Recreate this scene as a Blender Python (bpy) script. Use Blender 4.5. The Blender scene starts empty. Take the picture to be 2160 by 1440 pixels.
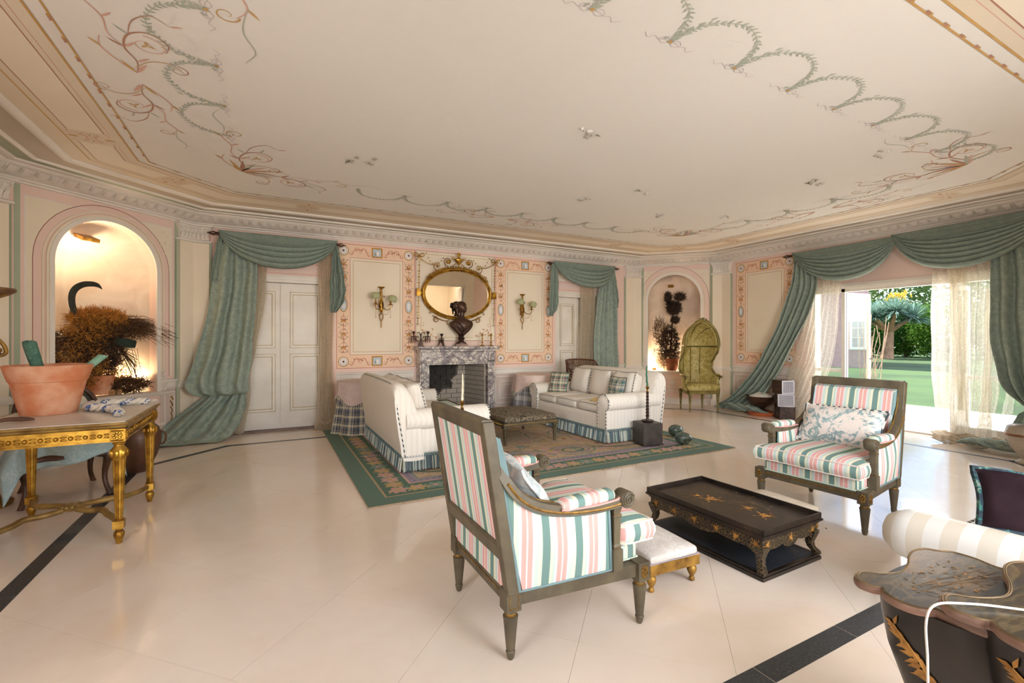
import bpy, math, random
from mathutils import Vector, Matrix
PI = math.pi; R = math.radians
rnd = random.Random(7)
sc = bpy.context.scene; COL = sc.collection
# ---------------------------------------------------------------- camera, world, light, exposure
YAW = R(27.73)
cam = bpy.data.cameras.new('camera'); cam.sensor_width = 36; cam.lens = 975/2160*36; cam.shift_y = -4/2160
cam.clip_start = .05; cam.clip_end = 400
camo = bpy.data.objects.new('camera', cam); COL.objects.link(camo)
camo.location = (0, 0, 1.35); camo.rotation_euler = (R(90), 0, -YAW); sc.camera = camo
W = bpy.data.worlds.new('world'); sc.world = W; W.use_nodes = True
_n = W.node_tree.nodes; _bg = _n['Background']
_sky = _n.new('ShaderNodeTexSky'); _sky.sky_type = 'NISHITA'; _sky.sun_disc = False
_sky.sun_elevation = R(52); _sky.sun_rotation = R(170)
W.node_tree.links.new(_sky.outputs[0], _bg.inputs[0]); _bg.inputs[1].default_value = .5
def lamp(name, kind, loc, energy, color=(1, 1, 1), direction=None, size=None, size_y=None, angle=None, spread=None):
    l = bpy.data.lights.new(name, kind); l.energy = energy; l.color = color
    if kind == 'AREA':
        l.shape = 'RECTANGLE' if size_y else 'SQUARE'; l.size = size
        if size_y: l.size_y = size_y
        if spread: l.spread = spread
    elif kind == 'SUN': l.angle = angle or R(.5)
    elif size: l.shadow_soft_size = size
    o = bpy.data.objects.new(name, l); COL.objects.link(o); o.location = loc
    if direction: o.rotation_euler = Vector(direction).to_track_quat('-Z', 'Z' if abs(Vector(direction).normalized().z) < .9 else 'Y').to_euler()
    return o
lamp('sun', 'SUN', (9, -5, 12), 13, (1, .95, .86), (-.02, -.6, -1))
# fill lamps added behind the camera, then daylight over the glazed garden doors
lamp('front_fill', 'AREA', (1.9, -2.5, 1.7), 400, (.97, .98, 1), (.12, 1, .0), 4.2, 3.4)
lamp('front_fill', 'AREA', (-2.2, -.1, 1.6), 120, (1, .98, .97), (1, 1, .05), 1.4, 2.2)
lamp('daylight_garden_doors', 'AREA', (9.35, 3.35, 3.2), 170, (1, .98, .96), (-1, 0, -.38), 3.2, 1.3)
sc.view_settings.view_transform = 'Standard'; sc.view_settings.look = 'None'
sc.view_settings.exposure = 0.38; sc.view_settings.gamma = 1.0; sc.view_settings.use_curve_mapping = False
# ---------------------------------------------------------------- helpers
def lin(c):
    if isinstance(c, str): c = tuple(int(c[i:i+2], 16) for i in (0, 2, 4))
    return tuple(((v/255)/12.92 if v/255 <= .04045 else ((v/255+.055)/1.055)**2.4) for v in c[:3]) + (1,)
class T:                                   # small node-tree wrapper
    def __init__(s, name):
        s.m = bpy.data.materials.new(name); s.m.use_nodes = True; s.t = s.m.node_tree
        s.b = s.t.nodes['Principled BSDF']; s.out = s.t.nodes['Material Output']
    def n(s, typ, **kw):
        x = s.t.nodes.new('ShaderNode'+typ)
        for k, v in kw.items(): setattr(x, k, v)
        return x
    def l(s, a, b): s.t.links.new(a, b)
    def co(s, scale=(1, 1, 1), rot=(0, 0, 0), kind='Object'):
        c = s.n('TexCoord'); mp = s.n('Mapping'); s.l(c.outputs[kind], mp.inputs[0])
        mp.inputs['Scale'].default_value = scale; mp.inputs['Rotation'].default_value = rot
        return mp.outputs[0]
    def noise(s, vec, scale, detail=3, dist=0, rough=.5):
        x = s.n('TexNoise'); x.inputs['Scale'].default_value = scale; x.inputs['Detail'].default_value = detail
        x.inputs['Distortion'].default_value = dist; x.inputs['Roughness'].default_value = rough
        s.l(vec, x.inputs['Vector']); return x.outputs['Fac']
    def ramp(s, fac, stops, interp='LINEAR'):
        r = s.n('ValToRGB'); r.color_ramp.interpolation = interp; e = r.color_ramp.elements
        while len(e) > 1: e.remove(e[-1])
        e[0].position = stops[0][0]; e[0].color = lin(stops[0][1])
        for p, c in stops[1:]:
            q = e.new(p); q.color = lin(c)
        s.l(fac, r.inputs[0]); return r.outputs[0]
    def mix(s, fac, a, b, mode='MIX'):
        x = s.n('MixRGB', blend_type=mode)
        for i, v in ((0, fac), (1, a), (2, b)):
            if hasattr(v, 'is_output'): s.l(v, x.inputs[i])
            elif i == 0: x.inputs[0].default_value = v
            else: x.inputs[i].default_value = lin(v)
        return x.outputs[0]
    def math(s, op, a, b=None, c=None):
        x = s.n('Math', operation=op)
        for i, v in enumerate((a, b, c)):
            if v is None: continue
            if hasattr(v, 'is_output'): s.l(v, x.inputs[i])
            else: x.inputs[i].default_value = v
        return x.outputs[0]
    def sep(s, vec):
        x = s.n('SeparateXYZ'); s.l(vec, x.inputs[0]); return x.outputs
    def fin(s, col=None, rough=.5, metal=0, bump=None, bs=.1, bd=.01, spec=None):
        if col is not None:
            if hasattr(col, 'is_output'): s.l(col, s.b.inputs['Base Color'])
            else: s.b.inputs['Base Color'].default_value = lin(col)
        if hasattr(rough, 'is_output'): s.l(rough, s.b.inputs['Roughness'])
        else: s.b.inputs['Roughness'].default_value = rough
        s.b.inputs['Metallic'].default_value = metal
        if spec is not None: s.b.inputs['Specular IOR Level'].default_value = spec
        if bump is not None:
            x = s.n('Bump'); x.inputs['Strength'].default_value = bs; x.inputs['Distance'].default_value = bd
            s.l(bump, x.inputs['Height']); s.l(x.outputs[0], s.b.inputs['Normal'])
        return s.m
_mc = {}
def simple(name, c, c2=None, rough=.6, metal=0, ns=6, bs=0, bscale=None, spec=None, detail=4, dist=0, lo=.35, hi=.65):
    if name in _mc: return _mc[name]
    t = T(name); v = t.co()
    col = c
    f = t.noise(v, ns, detail, dist)
    if c2 is not None: col = t.ramp(f, [(lo, c), (hi, c2)])
    b = t.noise(v, bscale or ns*6, 3) if bs else None
    _mc[name] = t.fin(col, rough, metal, b, bs, .004, spec); return _mc[name]
def at(M, p): return M @ Vector(p) if M is not None else Vector(p)
class MB:
    def __init__(s, M=None): s.v = []; s.f = []; s.mi = []; s.M = M; s.cur = 0
    def add(s, vs, fs, m=None):
        b = len(s.v); k = s.cur if m is None else m
        s.v += [tuple(at(s.M, p)) for p in vs]
        for f in fs: s.f.append(tuple(i+b for i in f)); s.mi.append(k)
        return s
    def box(s, a, b, m=None, T=None):
        x0, y0, z0 = a; x1, y1, z1 = b
        vs = [(x0, y0, z0), (x1, y0, z0), (x1, y1, z0), (x0, y1, z0), (x0, y0, z1), (x1, y0, z1), (x1, y1, z1), (x0, y1, z1)]
        if T is not None: vs = [T @ Vector(p) for p in vs]
        return s.add(vs, [(0, 3, 2, 1), (4, 5, 6, 7), (0, 1, 5, 4), (1, 2, 6, 5), (2, 3, 7, 6), (3, 0, 4, 7)], m)
    def loft(s, secs, cap=True, close=True, m=None):          # list of equal-length rings
        n = len(secs[0]); vs = [p for q in secs for p in q]; fs = []
        for i in range(len(secs)-1):
            for j in range(n if close else n-1):
                a = i*n+j; b = i*n+(j+1) % n; fs.append((a, b, b+n, a+n))
        if cap and close: fs.append(tuple(range(n-1, -1, -1))); fs.append(tuple((len(secs)-1)*n+j for j in range(n)))
        return s.add(vs, fs, m)
    def lathe(s, prof, c=(0, 0, 0), n=16, m=None, axis='z', T=None, sx=1, sy=1):
        secs = []
        for r, z in prof:
            ring = []
            for j in range(n):
                a = 2*PI*j/n; p = (r*math.cos(a)*sx, r*math.sin(a)*sy, z)
                if axis == 'x': p = (p[2], p[0], p[1])
                elif axis == 'y': p = (p[1], p[2], p[0])
                p = Vector(p)
                if T is not None: p = T @ p
                ring.append(tuple(p+Vector(c)))
            secs.append(ring)
        return s.loft(secs, True, True, m)
    def tube(s, pts, r, n=8, m=None, cap=True, smooth=0, closed=False, flat=1):
        P = [Vector(p) for p in pts]
        rr = list(r) if isinstance(r, (list, tuple)) else [r]*len(P)
        if smooth: P, rr = cr(P, smooth, rr, closed)
        secs = []; up = Vector((0, 0, 1)); pn = None
        N_ = len(P)
        for i, p in enumerate(P):
            d = (P[(i+1) % N_]-P[i-1]) if closed else (P[min(i+1, N_-1)]-P[max(i-1, 0)])
            if d.length < 1e-9: d = Vector((0, 0, 1))
            d.normalize()
            if pn is None:
                pn = up.cross(d) if abs(d.z) < .95 else Vector((1, 0, 0)).cross(d)
            pn = pn - d*pn.dot(d)
            if pn.length < 1e-6: pn = Vector((1, 0, 0)).cross(d)
            pn.normalize(); q = d.cross(pn)
            secs.append([tuple(p+pn*(rr[i]*math.cos(2*PI*j/n))+q*(rr[i]*flat*math.sin(2*PI*j/n))) for j in range(n)])
        if closed: secs.append(secs[0]); cap = False
        return s.loft(secs, cap, True, m)
    def grid(s, fn, nu, nv, m=None, wrapu=False):
        vs = [fn(i/nu, j/nv) for j in range(nv+1) for i in range(nu+1)]; w = nu+1; fs = []
        for j in range(nv):
            for i in range(nu): a = j*w+i; fs.append((a, a+1, a+1+w, a+w))
        return s.add(vs, fs, m)
    def prism(s, pts, h0, h1, T=None, m=None):                  # polygon in xy extruded in z
        n = len(pts); vs = [(x, y, h0) for x, y in pts]+[(x, y, h1) for x, y in pts]
        if T is not None: vs = [T @ Vector(p) for p in vs]
        fs = [tuple(range(n-1, -1, -1)), tuple(range(n, 2*n))]+[(j, (j+1) % n, n+(j+1) % n, n+j) for j in range(n)]
        return s.add(vs, fs, m)
    def ball(s, c, r, n=12, k=8, m=None, T=None):
        r = (r, r, r) if not isinstance(r, (tuple, list)) else r
        secs = []
        for i in range(k+1):
            a = PI*i/k; rr = max(math.sin(a), .01)
            ring = []
            for j in range(n):
                p = Vector((r[0]*rr*math.cos(2*PI*j/n), r[1]*rr*math.sin(2*PI*j/n), -r[2]*math.cos(a)))
                if T is not None: p = T @ p
                ring.append(tuple(p+Vector(c)))
            secs.append(ring)
        return s.loft(secs, True, True, m)
    def rbox(s, c, size, r, n=6, crown=0, T=None, m=None, wob=0, seed=1, crown_y=0):   # rounded, puffed cushion
        hx, hy, hz = size[0]/2, size[1]/2, size[2]/2; c = Vector(c); q = random.Random(seed); ph = [q.uniform(0, 6) for _ in range(6)]
        def f(ax, sg, u, v):
            p = [0, 0, 0]; p[ax] = sg; p[(ax+1) % 3] = u*sg; p[(ax+2) % 3] = v
            P = Vector((p[0]*hx, p[1]*hy, p[2]*hz))
            I = Vector((max(-hx+r, min(hx-r, P.x)), max(-hy+r, min(hy-r, P.y)), max(-hz+r, min(hz-r, P.z))))
            d = P-I
            if d.length > 1e-9: P = I+d.normalized()*min(r, max(d.length, r))
            ex = (1-(P.x/hx)**2); ey = (1-(P.y/hy)**2); ez = (1-(P.z/hz)**2)
            P.z += crown*max(ex, 0)*max(ey, 0)*(1 if P.z > 0 else -1)
            if wob: P.z += wob*math.sin(P.x/hx*4+ph[0])*math.sin(P.y/hy*5+ph[1]); P.x += wob*math.sin(P.y/hy*6+ph[2])*.7; P.y += wob*math.sin(P.x/hx*5+ph[3])*.7
            if crown_y: P.x += crown_y*max(ey, 0)*max(ez, 0)*(1 if P.x > 0 else -1)
            if T is not None: P = T @ P
            return tuple(P+c)
        g = [-1, -1+.35*r/max(hx, r), ] if False else None
        us = [math.sin(PI/2*(2*i/n-1)) for i in range(n+1)]
        for ax in range(3):
            for sg in (-1, 1):
                vs = [f(ax, sg, u, v) for v in us for u in us]; w = n+1; fs = []
                for j in range(n):
                    for i in range(n):
                        a = j*w+i; fs.append((a, a+1, a+1+w, a+w))
                s.add(vs, fs, m)
        return s
    def obj(s, name, mats, parent=None, kind=None, label=None, smooth=40, cat=None, group=None, weld=False, bevel=0, solid=0, sub=0, loc=None):
        me = bpy.data.meshes.new(name); me.from_pydata(s.v, [], s.f)
        mats = mats if isinstance(mats, (list, tuple)) else [mats]
        for q in mats: me.materials.append(q)
        if len(mats) > 1: me.polygons.foreach_set('material_index', s.mi)
        if weld:
            import bmesh
            b = bmesh.new(); b.from_mesh(me); bmesh.ops.remove_doubles(b, verts=b.verts, dist=1e-4); b.to_mesh(me); b.free()
        me.update()
        if smooth:
            me.shade_smooth(); me.set_sharp_from_angle(angle=R(smooth))
        o = bpy.data.objects.new(name, me); COL.objects.link(o)
        if parent is not None: o.parent = parent
        if loc is not None: o.location = loc
        if bevel:
            x = o.modifiers.new('bevel', 'BEVEL'); x.width = bevel; x.segments = 2; x.limit_method = 'ANGLE'; x.angle_limit = R(40)
        if solid:
            x = o.modifiers.new('solid', 'SOLIDIFY'); x.thickness = solid; x.offset = 0
        if sub:
            x = o.modifiers.new('sub', 'SUBSURF'); x.levels = sub; x.render_levels = sub
        if kind: o['kind'] = kind
        if label: o['label'] = label
        if cat: o['category'] = cat
        if group: o['group'] = group
        return o
def cr(P, k, rr=None, closed=False):                               # Catmull-Rom resample
    n = len(P); out = []; ro = []
    for i in range(n if closed else n-1):
        g = (lambda a: P[a % n]) if closed else (lambda a: P[max(0, min(n-1, a))])
        p0, p1, p2, p3 = g(i-1), g(i), g(i+1), g(i+2)
        for j in range(k):
            t = j/k
            out.append(.5*((2*p1)+(p2-p0)*t+(2*p0-5*p1+4*p2-p3)*t*t+(3*p1-p0-3*p2+p3)*t*t*t))
            if rr: ro.append(rr[i]*(1-t)+rr[(i+1) % n]*t)
    if not closed:
        out.append(P[-1].copy() if hasattr(P[-1], 'copy') else P[-1])
        if rr: ro.append(rr[-1])
    return out, ro
def cr2(pts, k=5):
    return [(p.x, p.y) for p in cr([Vector((a, b, 0)) for a, b in pts], k)[0]]
def thing(name, label, cat, loc=(0, 0, 0), rz=0, group=None, scale=1):
    o = bpy.data.objects.new(name, None); COL.objects.link(o); o.location = loc; o.rotation_euler = (0, 0, rz)
    o.empty_display_size = .1
    if scale != 1: o.scale = (scale,)*3
    o['label'] = label; o['category'] = cat
    if group: o['group'] = group
    return o
def kids(o): return [x for x in COL.objects if x.parent == o]
def dup(o, loc=None, rz=None, label=None, parent=None):
    c = o.copy(); COL.objects.link(c)
    if parent is not None: c.parent = parent
    if loc is not None: c.location = loc
    if rz is not None: c.rotation_euler = (0, 0, rz)
    if label: c['label'] = label
    for k in kids(o):
        dup(k, parent=c)
    return c
def frame(o, ang):                                                # local x along wall, y into the room, z up
    return Matrix.Translation(o) @ Matrix.Rotation(ang, 4, 'Z')
class Paint:                                                      # flat brushwork lying on a surface
    def __init__(s, O, U, V, lift=.0015):
        s.O = Vector(O); s.U = Vector(U); s.V = Vector(V); s.N = s.U.cross(s.V).normalized(); s.lift = lift; s.v = []; s.f = []; s.mi = []; s.k = 0; s.xf = None
    def P(s, x, y, e=0):
        if s.xf: x, y = s.xf(x, y)
        return tuple(s.O+s.U*x+s.V*y+s.N*(s.lift+e))
    def poly(s, pts, m, e=0):
        s.k += 1; e = e+.000004*(s.k % 41); b = len(s.v); s.v += [s.P(x, y, e) for x, y in pts]; s.f.append(tuple(range(b, b+len(pts)))); s.mi.append(m)
    def line(s, pts, w, m, e=0, taper=False, closed=False):
        n = len(pts)
        if n < 2: return
        b = len(s.v); s.k += 1; e = e+.000004*(s.k % 41)
        for i, (x, y) in enumerate(pts):
            if closed: a, c = pts[i-1], pts[(i+1) % n]
            else: a, c = pts[max(0, i-1)], pts[min(n-1, i+1)]
            dx, dy = c[0]-a[0], c[1]-a[1]; L = math.hypot(dx, dy) or 1; q = w/2
            if taper: q *= (.25+.75*math.sin(PI*(i+.5)/n)) if taper == 1 else (1-.85*i/(n-1))
            s.v.append(s.P(x-dy/L*q, y+dx/L*q, e)); s.v.append(s.P(x+dy/L*q, y-dx/L*q, e))
        for i in range(n if closed else n-1):
            a = b+2*i; c = b+2*((i+1) % n); s.f.append((a, a+1, c+1, c)); s.mi.append(m)
    def leaf(s, x, y, ang, L, w, m, e=.0001):
        c, q = math.cos(ang), math.sin(ang)
        pts = [(0, 0), (.3*L, w*.5), (.65*L, w*.42), (L, 0), (.65*L, -w*.42), (.3*L, -w*.5)]
        s.poly([(x+a*c-b*q, y+a*q+b*c) for a, b in pts], m, e)
    def disc(s, x, y, r, m, e=0, n=16, ry=None):
        s.poly([(x+r*math.cos(2*PI*i/n), y+(ry or r)*math.sin(2*PI*i/n)) for i in range(n)], m, e)
    def ring(s, x, y, r, w, m, e=0, n=18, ry=None):
        s.line([(x+r*math.cos(2*PI*i/n), y+(ry or r)*math.sin(2*PI*i/n)) for i in range(n)], w, m, e, closed=True)
    def rect(s, x0, y0, x1, y1, w, m, e=0):
        for a in (((x0-w/2, y0), (x1+w/2, y0)), ((x0-w/2, y1), (x1+w/2, y1)), ((x0, y0), (x0, y1)), ((x1, y0), (x1, y1))): s.line(list(a), w, m, e)
    def fill(s, x0, y0, x1, y1, m, e=0): s.poly([(x0, y0), (x1, y0), (x1, y1), (x0, y1)], m, e)
    def scroll(s, x, y, r, a0, turns, w, m, sgn=1, e=0):            # spiral winding inwards
        n = int(14*turns)+4
        s.line([(x+r*(1-.85*i/n)*math.cos(a0+sgn*2*PI*turns*i/n), y+r*(1-.85*i/n)*math.sin(a0+sgn*2*PI*turns*i/n)) for i in range(n+1)], w, m, e, taper=2)
    def obj(s, name, mats, parent, kind=None, label=None):
        me = bpy.data.meshes.new(name); me.from_pydata(s.v, [], s.f)
        for q in mats: me.materials.append(q)
        me.polygons.foreach_set('material_index', s.mi); me.update()
        o = bpy.data.objects.new(name, me); COL.objects.link(o); o.parent = parent
        if kind: o['kind'] = kind
        if label: o['label'] = label
        return o
# ---------------------------------------------------------------- materials
def m_plaster():
    t = T('painted_plaster'); v = t.co(); a = t.noise(v, .9, 5, .3); b = t.noise(v, 14, 4)
    c = t.mix(t.math('MULTIPLY', a, .5), 'EDE7DE', 'E5DCCF'); c = t.mix(t.math('MULTIPLY', b, .15), c, 'D2C8B8')
    return t.fin(c, .75, 0, t.noise(v, 30, 4), .15, .006)
def m_wall(name, c1, c2):
    t = T(name); v = t.co(); a = t.noise(v, 1.4, 4, .2)
    return t.fin(t.ramp(a, [(.3, c1), (.75, c2)]), .7, 0, t.noise(v, 40, 3), .08, .003)
PLASTER = m_plaster()
PINK = m_wall('pink_paint', 'F0D4C6', 'EACABB'); CREAM = m_wall('cream_paint', 'F2E4CE', 'EBDBC2'); PEACH = m_wall('peach_paint', 'F3D3B4', 'EEC9AA')
WHITEP = m_wall('white_plaster_mould', 'EFE7DC', 'E4D9CC'); GREENP = m_wall('sage_paint', 'B4BBA2', 'A6AF97'); GREYP = m_wall('grey_band_paint', 'C4B6A4', 'B8AA97')
DADO = m_wall('dado_paint', 'D9C6B8', 'CFBBAE'); OCHRE_C = m_wall('ochre_border_paint', 'E8D8C0', 'DFCDB2')
def m_tile():
    t = T('cream_marble_tile'); v = t.co(); g = t.n('NewGeometry')
    a = t.noise(g.outputs['Position'], 1.1, 6, .8); w = t.noise(g.outputs['Position'], 5, 6, 1.5)
    c = t.ramp(a, [(.3, 'EADFD0'), (.55, 'E6D8C8'), (.8, 'DEC8AE')]); c = t.mix(t.math('MULTIPLY', w, .22), c, 'C9B195')
    st = t.noise(g.outputs['Position'], .75, 3, .2); stn = t.ramp(st, [(.62, '000000'), (.74, 'FFFFFF')])
    c = t.mix(t.math('MULTIPLY', stn, .30), c, 'D9A970')
    r = t.ramp(w, [(.2, '404040'), (.8, '707070')])
    return t.fin(c, r, 0, w, .03, .003)
TILE = m_tile(); GROUT = simple('grout', 'D8CAB8', 'CDBDA8', .8)
def m_granite():
    t = T('black_granite'); g = t.n('NewGeometry'); a = t.noise(g.outputs['Position'], 90, 5); b = t.noise(g.outputs['Position'], 9, 3)
    c = t.ramp(a, [(.35, '15171A'), (.6, '33363A'), (.8, '6A6E72')]); return t.fin(t.mix(t.math('MULTIPLY', b, .35), c, '4A4D50'), .35)
GRANITE = m_granite()
GOLD = simple('burnished_gold', 'C79A3E', '8A6222', .35, .85, 14, .25, 60)
DGOLD = simple('dull_gilt_wood', 'B48A3C', '6E4A1C', .5, .55, 12, .4, 50)
BRASS = simple('brass', 'B98A3C', '6B4A20', .35, .9, 10)
BRONZE = simple('dark_bronze', '3B2A22', '5A4032', .38, .55, 8, .3, 30)
FRAMEW = simple('olive_painted_wood', '635842', '4C4232', .5, 0, 9, .25, 50)
GILTLINE = simple('gilt_line', '8E6B2C', '6C4A18', .45, .5, 30)
CREAMF = simple('ivory_jacquard', 'EFE6D6', 'E5D9C6', .85, 0, 3, .2, 120)
WHITEW = simple('white_gloss_paint', 'E9E2D6', 'DED5C8', .4, 0, 3)
DOORGOLD = simple('door_gold_line', 'B79A52', '9A7E3E', .5, .3)
TERRA = simple('terracotta', 'CC7E54', 'E2B596', .88, 0, 6, .3, 40, lo=.4, hi=.75)
DARKW = simple('dark_walnut', '3A2416', '5A3A26', .4, 0, 8, .3, 40)
LACQ = simple('black_lacquer', '1B1613', '2B221C', .32, 0, 5, .12, 40)
LACG = simple('lacquer_gold', 'C8934A', '9A6A30', .5, .35, 25)
IRON = simple('dark_iron', '2B2B24', '3E3F34', .5, .4)
BLUEG = simple('teal_piping', '7C9698', '6C8588', .8)
ROSEP = simple('rose_paint', 'CE7A5E', 'C06A50', .8); FROSE = simple('faded_rose_paint', 'DDAE9A', 'D8A48E', .8); FOCH = simple('faded_ochre_paint', 'CFA566', 'C49656', .8); FUMB = simple('faded_umber_paint', 'B07C62', 'BA8A70', .8); FSAG = simple('faded_sage_paint', 'B8BAA8', 'ACB09E', .8); FLIL = simple('faded_lilac_paint', 'CDBFC0', 'C2B3B6', .8)
OCHR = simple('ochre_paint', 'C9923E', 'B47C2C', .8); BROWNP = simple('umber_paint', '7A3E28', '8A4C30', .8)
SAGEP = simple('grey_green_paint', '97A08A', '7F8A74', .8); LILACP = simple('lilac_paint', 'B7A3B0', 'A894A4', .8); WHITEPT = simple('white_paint_stroke', 'EDE8E2', 'E3DCD6', .8)
BLUEW = simple('pale_blue_paint', 'C4CCD0', 'B4BEC4', .8)
def m_stripe(name, axis, period, phase=0):
    t = T(name); s_ = t.sep(t.co())
    x = t.math('FRACT', t.math('ADD', t.math('DIVIDE', s_[axis], period), phase+50))
    c = t.ramp(x, [(0, '688A84'), (.22, 'E2DDBE'), (.285, 'BED0C2'), (.37, 'D4D5DA'), (.43, 'DFA59C'), (.56, 'E6DDD4'), (.60, 'DFA59C'), (.73, 'DFD6D7'), (.78, 'C3D2C7'), (.90, 'E3DEC2')], 'CONSTANT')
    v = t.co(); w = t.noise(v, 260, 2)
    return t.fin(t.mix(t.math('MULTIPLY', w, .18), c, 'A8A090'), .9, 0, w, .25, .001, .2)
STY = m_stripe('striped_fabric_across', 1, .165, .1); STX = m_stripe('striped_fabric_along', 0, .165, .25)
def m_damask(name, c1, c2, scale, rough=.65, thr=.5):
    t = T(name); v = t.co(); vo = t.n('TexVoronoi', feature='SMOOTH_F1'); vo.inputs['Scale'].default_value = scale; t.l(v, vo.inputs['Vector'])
    n2 = t.noise(v, scale*2.2, 2, 2.5); f = t.math('ADD', t.math('MULTIPLY', vo.outputs['Distance'], .6), t.math('MULTIPLY', n2, .6))
    c = t.ramp(f, [(thr, c1), (thr+.06, c2), (thr+.14, c1)]); fine = t.noise(v, 220, 2)
    return t.fin(c, rough, 0, fine, .15, .001, .35)
TEAL = m_damask('teal_damask', '87958A', 'A2AD9C', 11); TEALIN = m_damask('teal_damask_swag', '7E8C81', '8D998C', 11)
SHEERC = None
def m_sheer(name, c, alpha):
    t = T(name); v = t.co((1, 1, .25)); n1 = t.noise(t.co(), 34, 3, 1.5); lace = t.ramp(n1, [(.47, '404040'), (.52, 'FFFFFF'), (.58, '404040')])
    d = t.n('BsdfDiffuse'); d.inputs[0].default_value = lin(c); tr = t.n('BsdfTranslucent'); tr.inputs[0].default_value = lin(c); tp = t.n('BsdfTransparent')
    m1 = t.n('MixShader'); m1.inputs[0].default_value = .65; t.l(d.outputs[0], m1.inputs[1]); t.l(tr.outputs[0], m1.inputs[2])
    m2 = t.n('MixShader'); f = t.math('ADD', t.math('MULTIPLY', lace, .3), alpha); t.l(f, m2.inputs[0]); t.l(tp.outputs[0], m2.inputs[1]); t.l(m1.outputs[0], m2.inputs[2])
    t.l(m2.outputs[0], t.out.inputs[0]); return t.m
SHEER = m_sheer('lace_sheer', 'F2EADA', .40); SHEERD = m_sheer('lace_sheer_dense', 'E4D8C2', .66)
def m_marble(name, base, vein, scale, w=.05, rough=.25, vein2=None):
    t = T(name); v = t.co(); n1 = t.noise(v, scale, 6, 1.8, .6); n2 = t.noise(v, scale*2.7, 6, 2.4, .6)
    a = t.ramp(n1, [(.5-w*2, base), (.5, vein), (.5+w, base)]); c = t.mix(t.ramp(n2, [(.44, '000000'), (.52, 'FFFFFF'), (.6, '000000')]), a, vein2 or vein)
    return t.fin(c, rough)
MARB = m_marble('violet_breche_marble', 'E8DFD0', '4A4048', 2.6, .04, .28, '8E828A'); GMARB = m_marble('green_marble', '4C5A50', '8FA090', 12, .03, .2, '26302B')
WMARB = m_marble('white_table_marble', 'DDD6CC', 'CFC5BA', 3, .08, .35)
# ---------------------------------------------------------------- room shell
C = [(-2.41, 6.14), (-.93, 7.62), (6.93, 7.62), (8.2, 6.35), (8.2, 1.45), (6.5, -.25), (-.7, -.25), (-2.41, 1.46)]
NC = len(C)
def wdir(i):
    a, b = C[i], C[(i+1) % NC]; L = math.hypot(b[0]-a[0], b[1]-a[1]); return ((b[0]-a[0])/L, (b[1]-a[1])/L), L
def wf(i):
    (ux, uy), L = wdir(i); return frame((C[i][0], C[i][1], 0), math.atan2(uy, ux))       # local y points out of the room
def inset(d):
    out = []
    for i in range(NC):
        (ax, ay), _ = wdir(i-1); (bx, by), _ = wdir(i); nA = (ay, -ax); nB = (by, -bx); k = d/(1+nA[0]*nB[0]+nA[1]*nB[1])
        out.append((C[i][0]+(nA[0]+nB[0])*k, C[i][1]+(nA[1]+nB[1])*k))
    return out
ROOM_H = 3.075
def structure(o): o['kind'] = 'structure'; return o
def wall(name, i, holes=(), mat=PINK, th=.3, top=3.3):
    _, L = wdir(i); M = wf(i); mb = MB(M); xs = sorted({-.1, L+.1, *[h[0] for h in holes], *[h[1] for h in holes]})
    for a, b in zip(xs, xs[1:]):
        hs = [h for h in holes if h[0] <= a+1e-6 and h[1] >= b-1e-6]
        if not hs: mb.box((a, 0, 0), (b, th, top)); continue
        h = hs[0]
        if h[2] > 0: mb.box((a, 0, 0), (b, th, h[2]))
        mb.box((a, 0, h[3]), (b, th, top))
    return structure(mb.obj(name, mat, smooth=0))
DL = (-.50, .84); DR = (4.97, 6.13); DT = 2.235
def bx(X): return X-C[1][0]                      # world X -> local x on the back wall
WALL_B = wall('wall_back', 1, [(bx(DL[0]), bx(DL[1]), 0, DT), (bx(2.34), bx(3.40), 0, 1.02), (bx(DR[0]), bx(DR[1]), 0, DT)])
WALL_R = wall('wall_right', 3, [(6.35-4.62, 6.35-2.06, 0, 2.2)])
WALL_FR = wall('wall_front_right', 4); WALL_F = wall('wall_front', 5, [(.4, 1.8, 0, 2.25), (2.4, 5.4, .35, 2.55)], CREAM)
WALL_FL = wall('wall_front_left', 6, [(.7, 1.7, .4, 2.5)], CREAM); WALL_L = wall('wall_left', 7)
NICHES = {}
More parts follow.
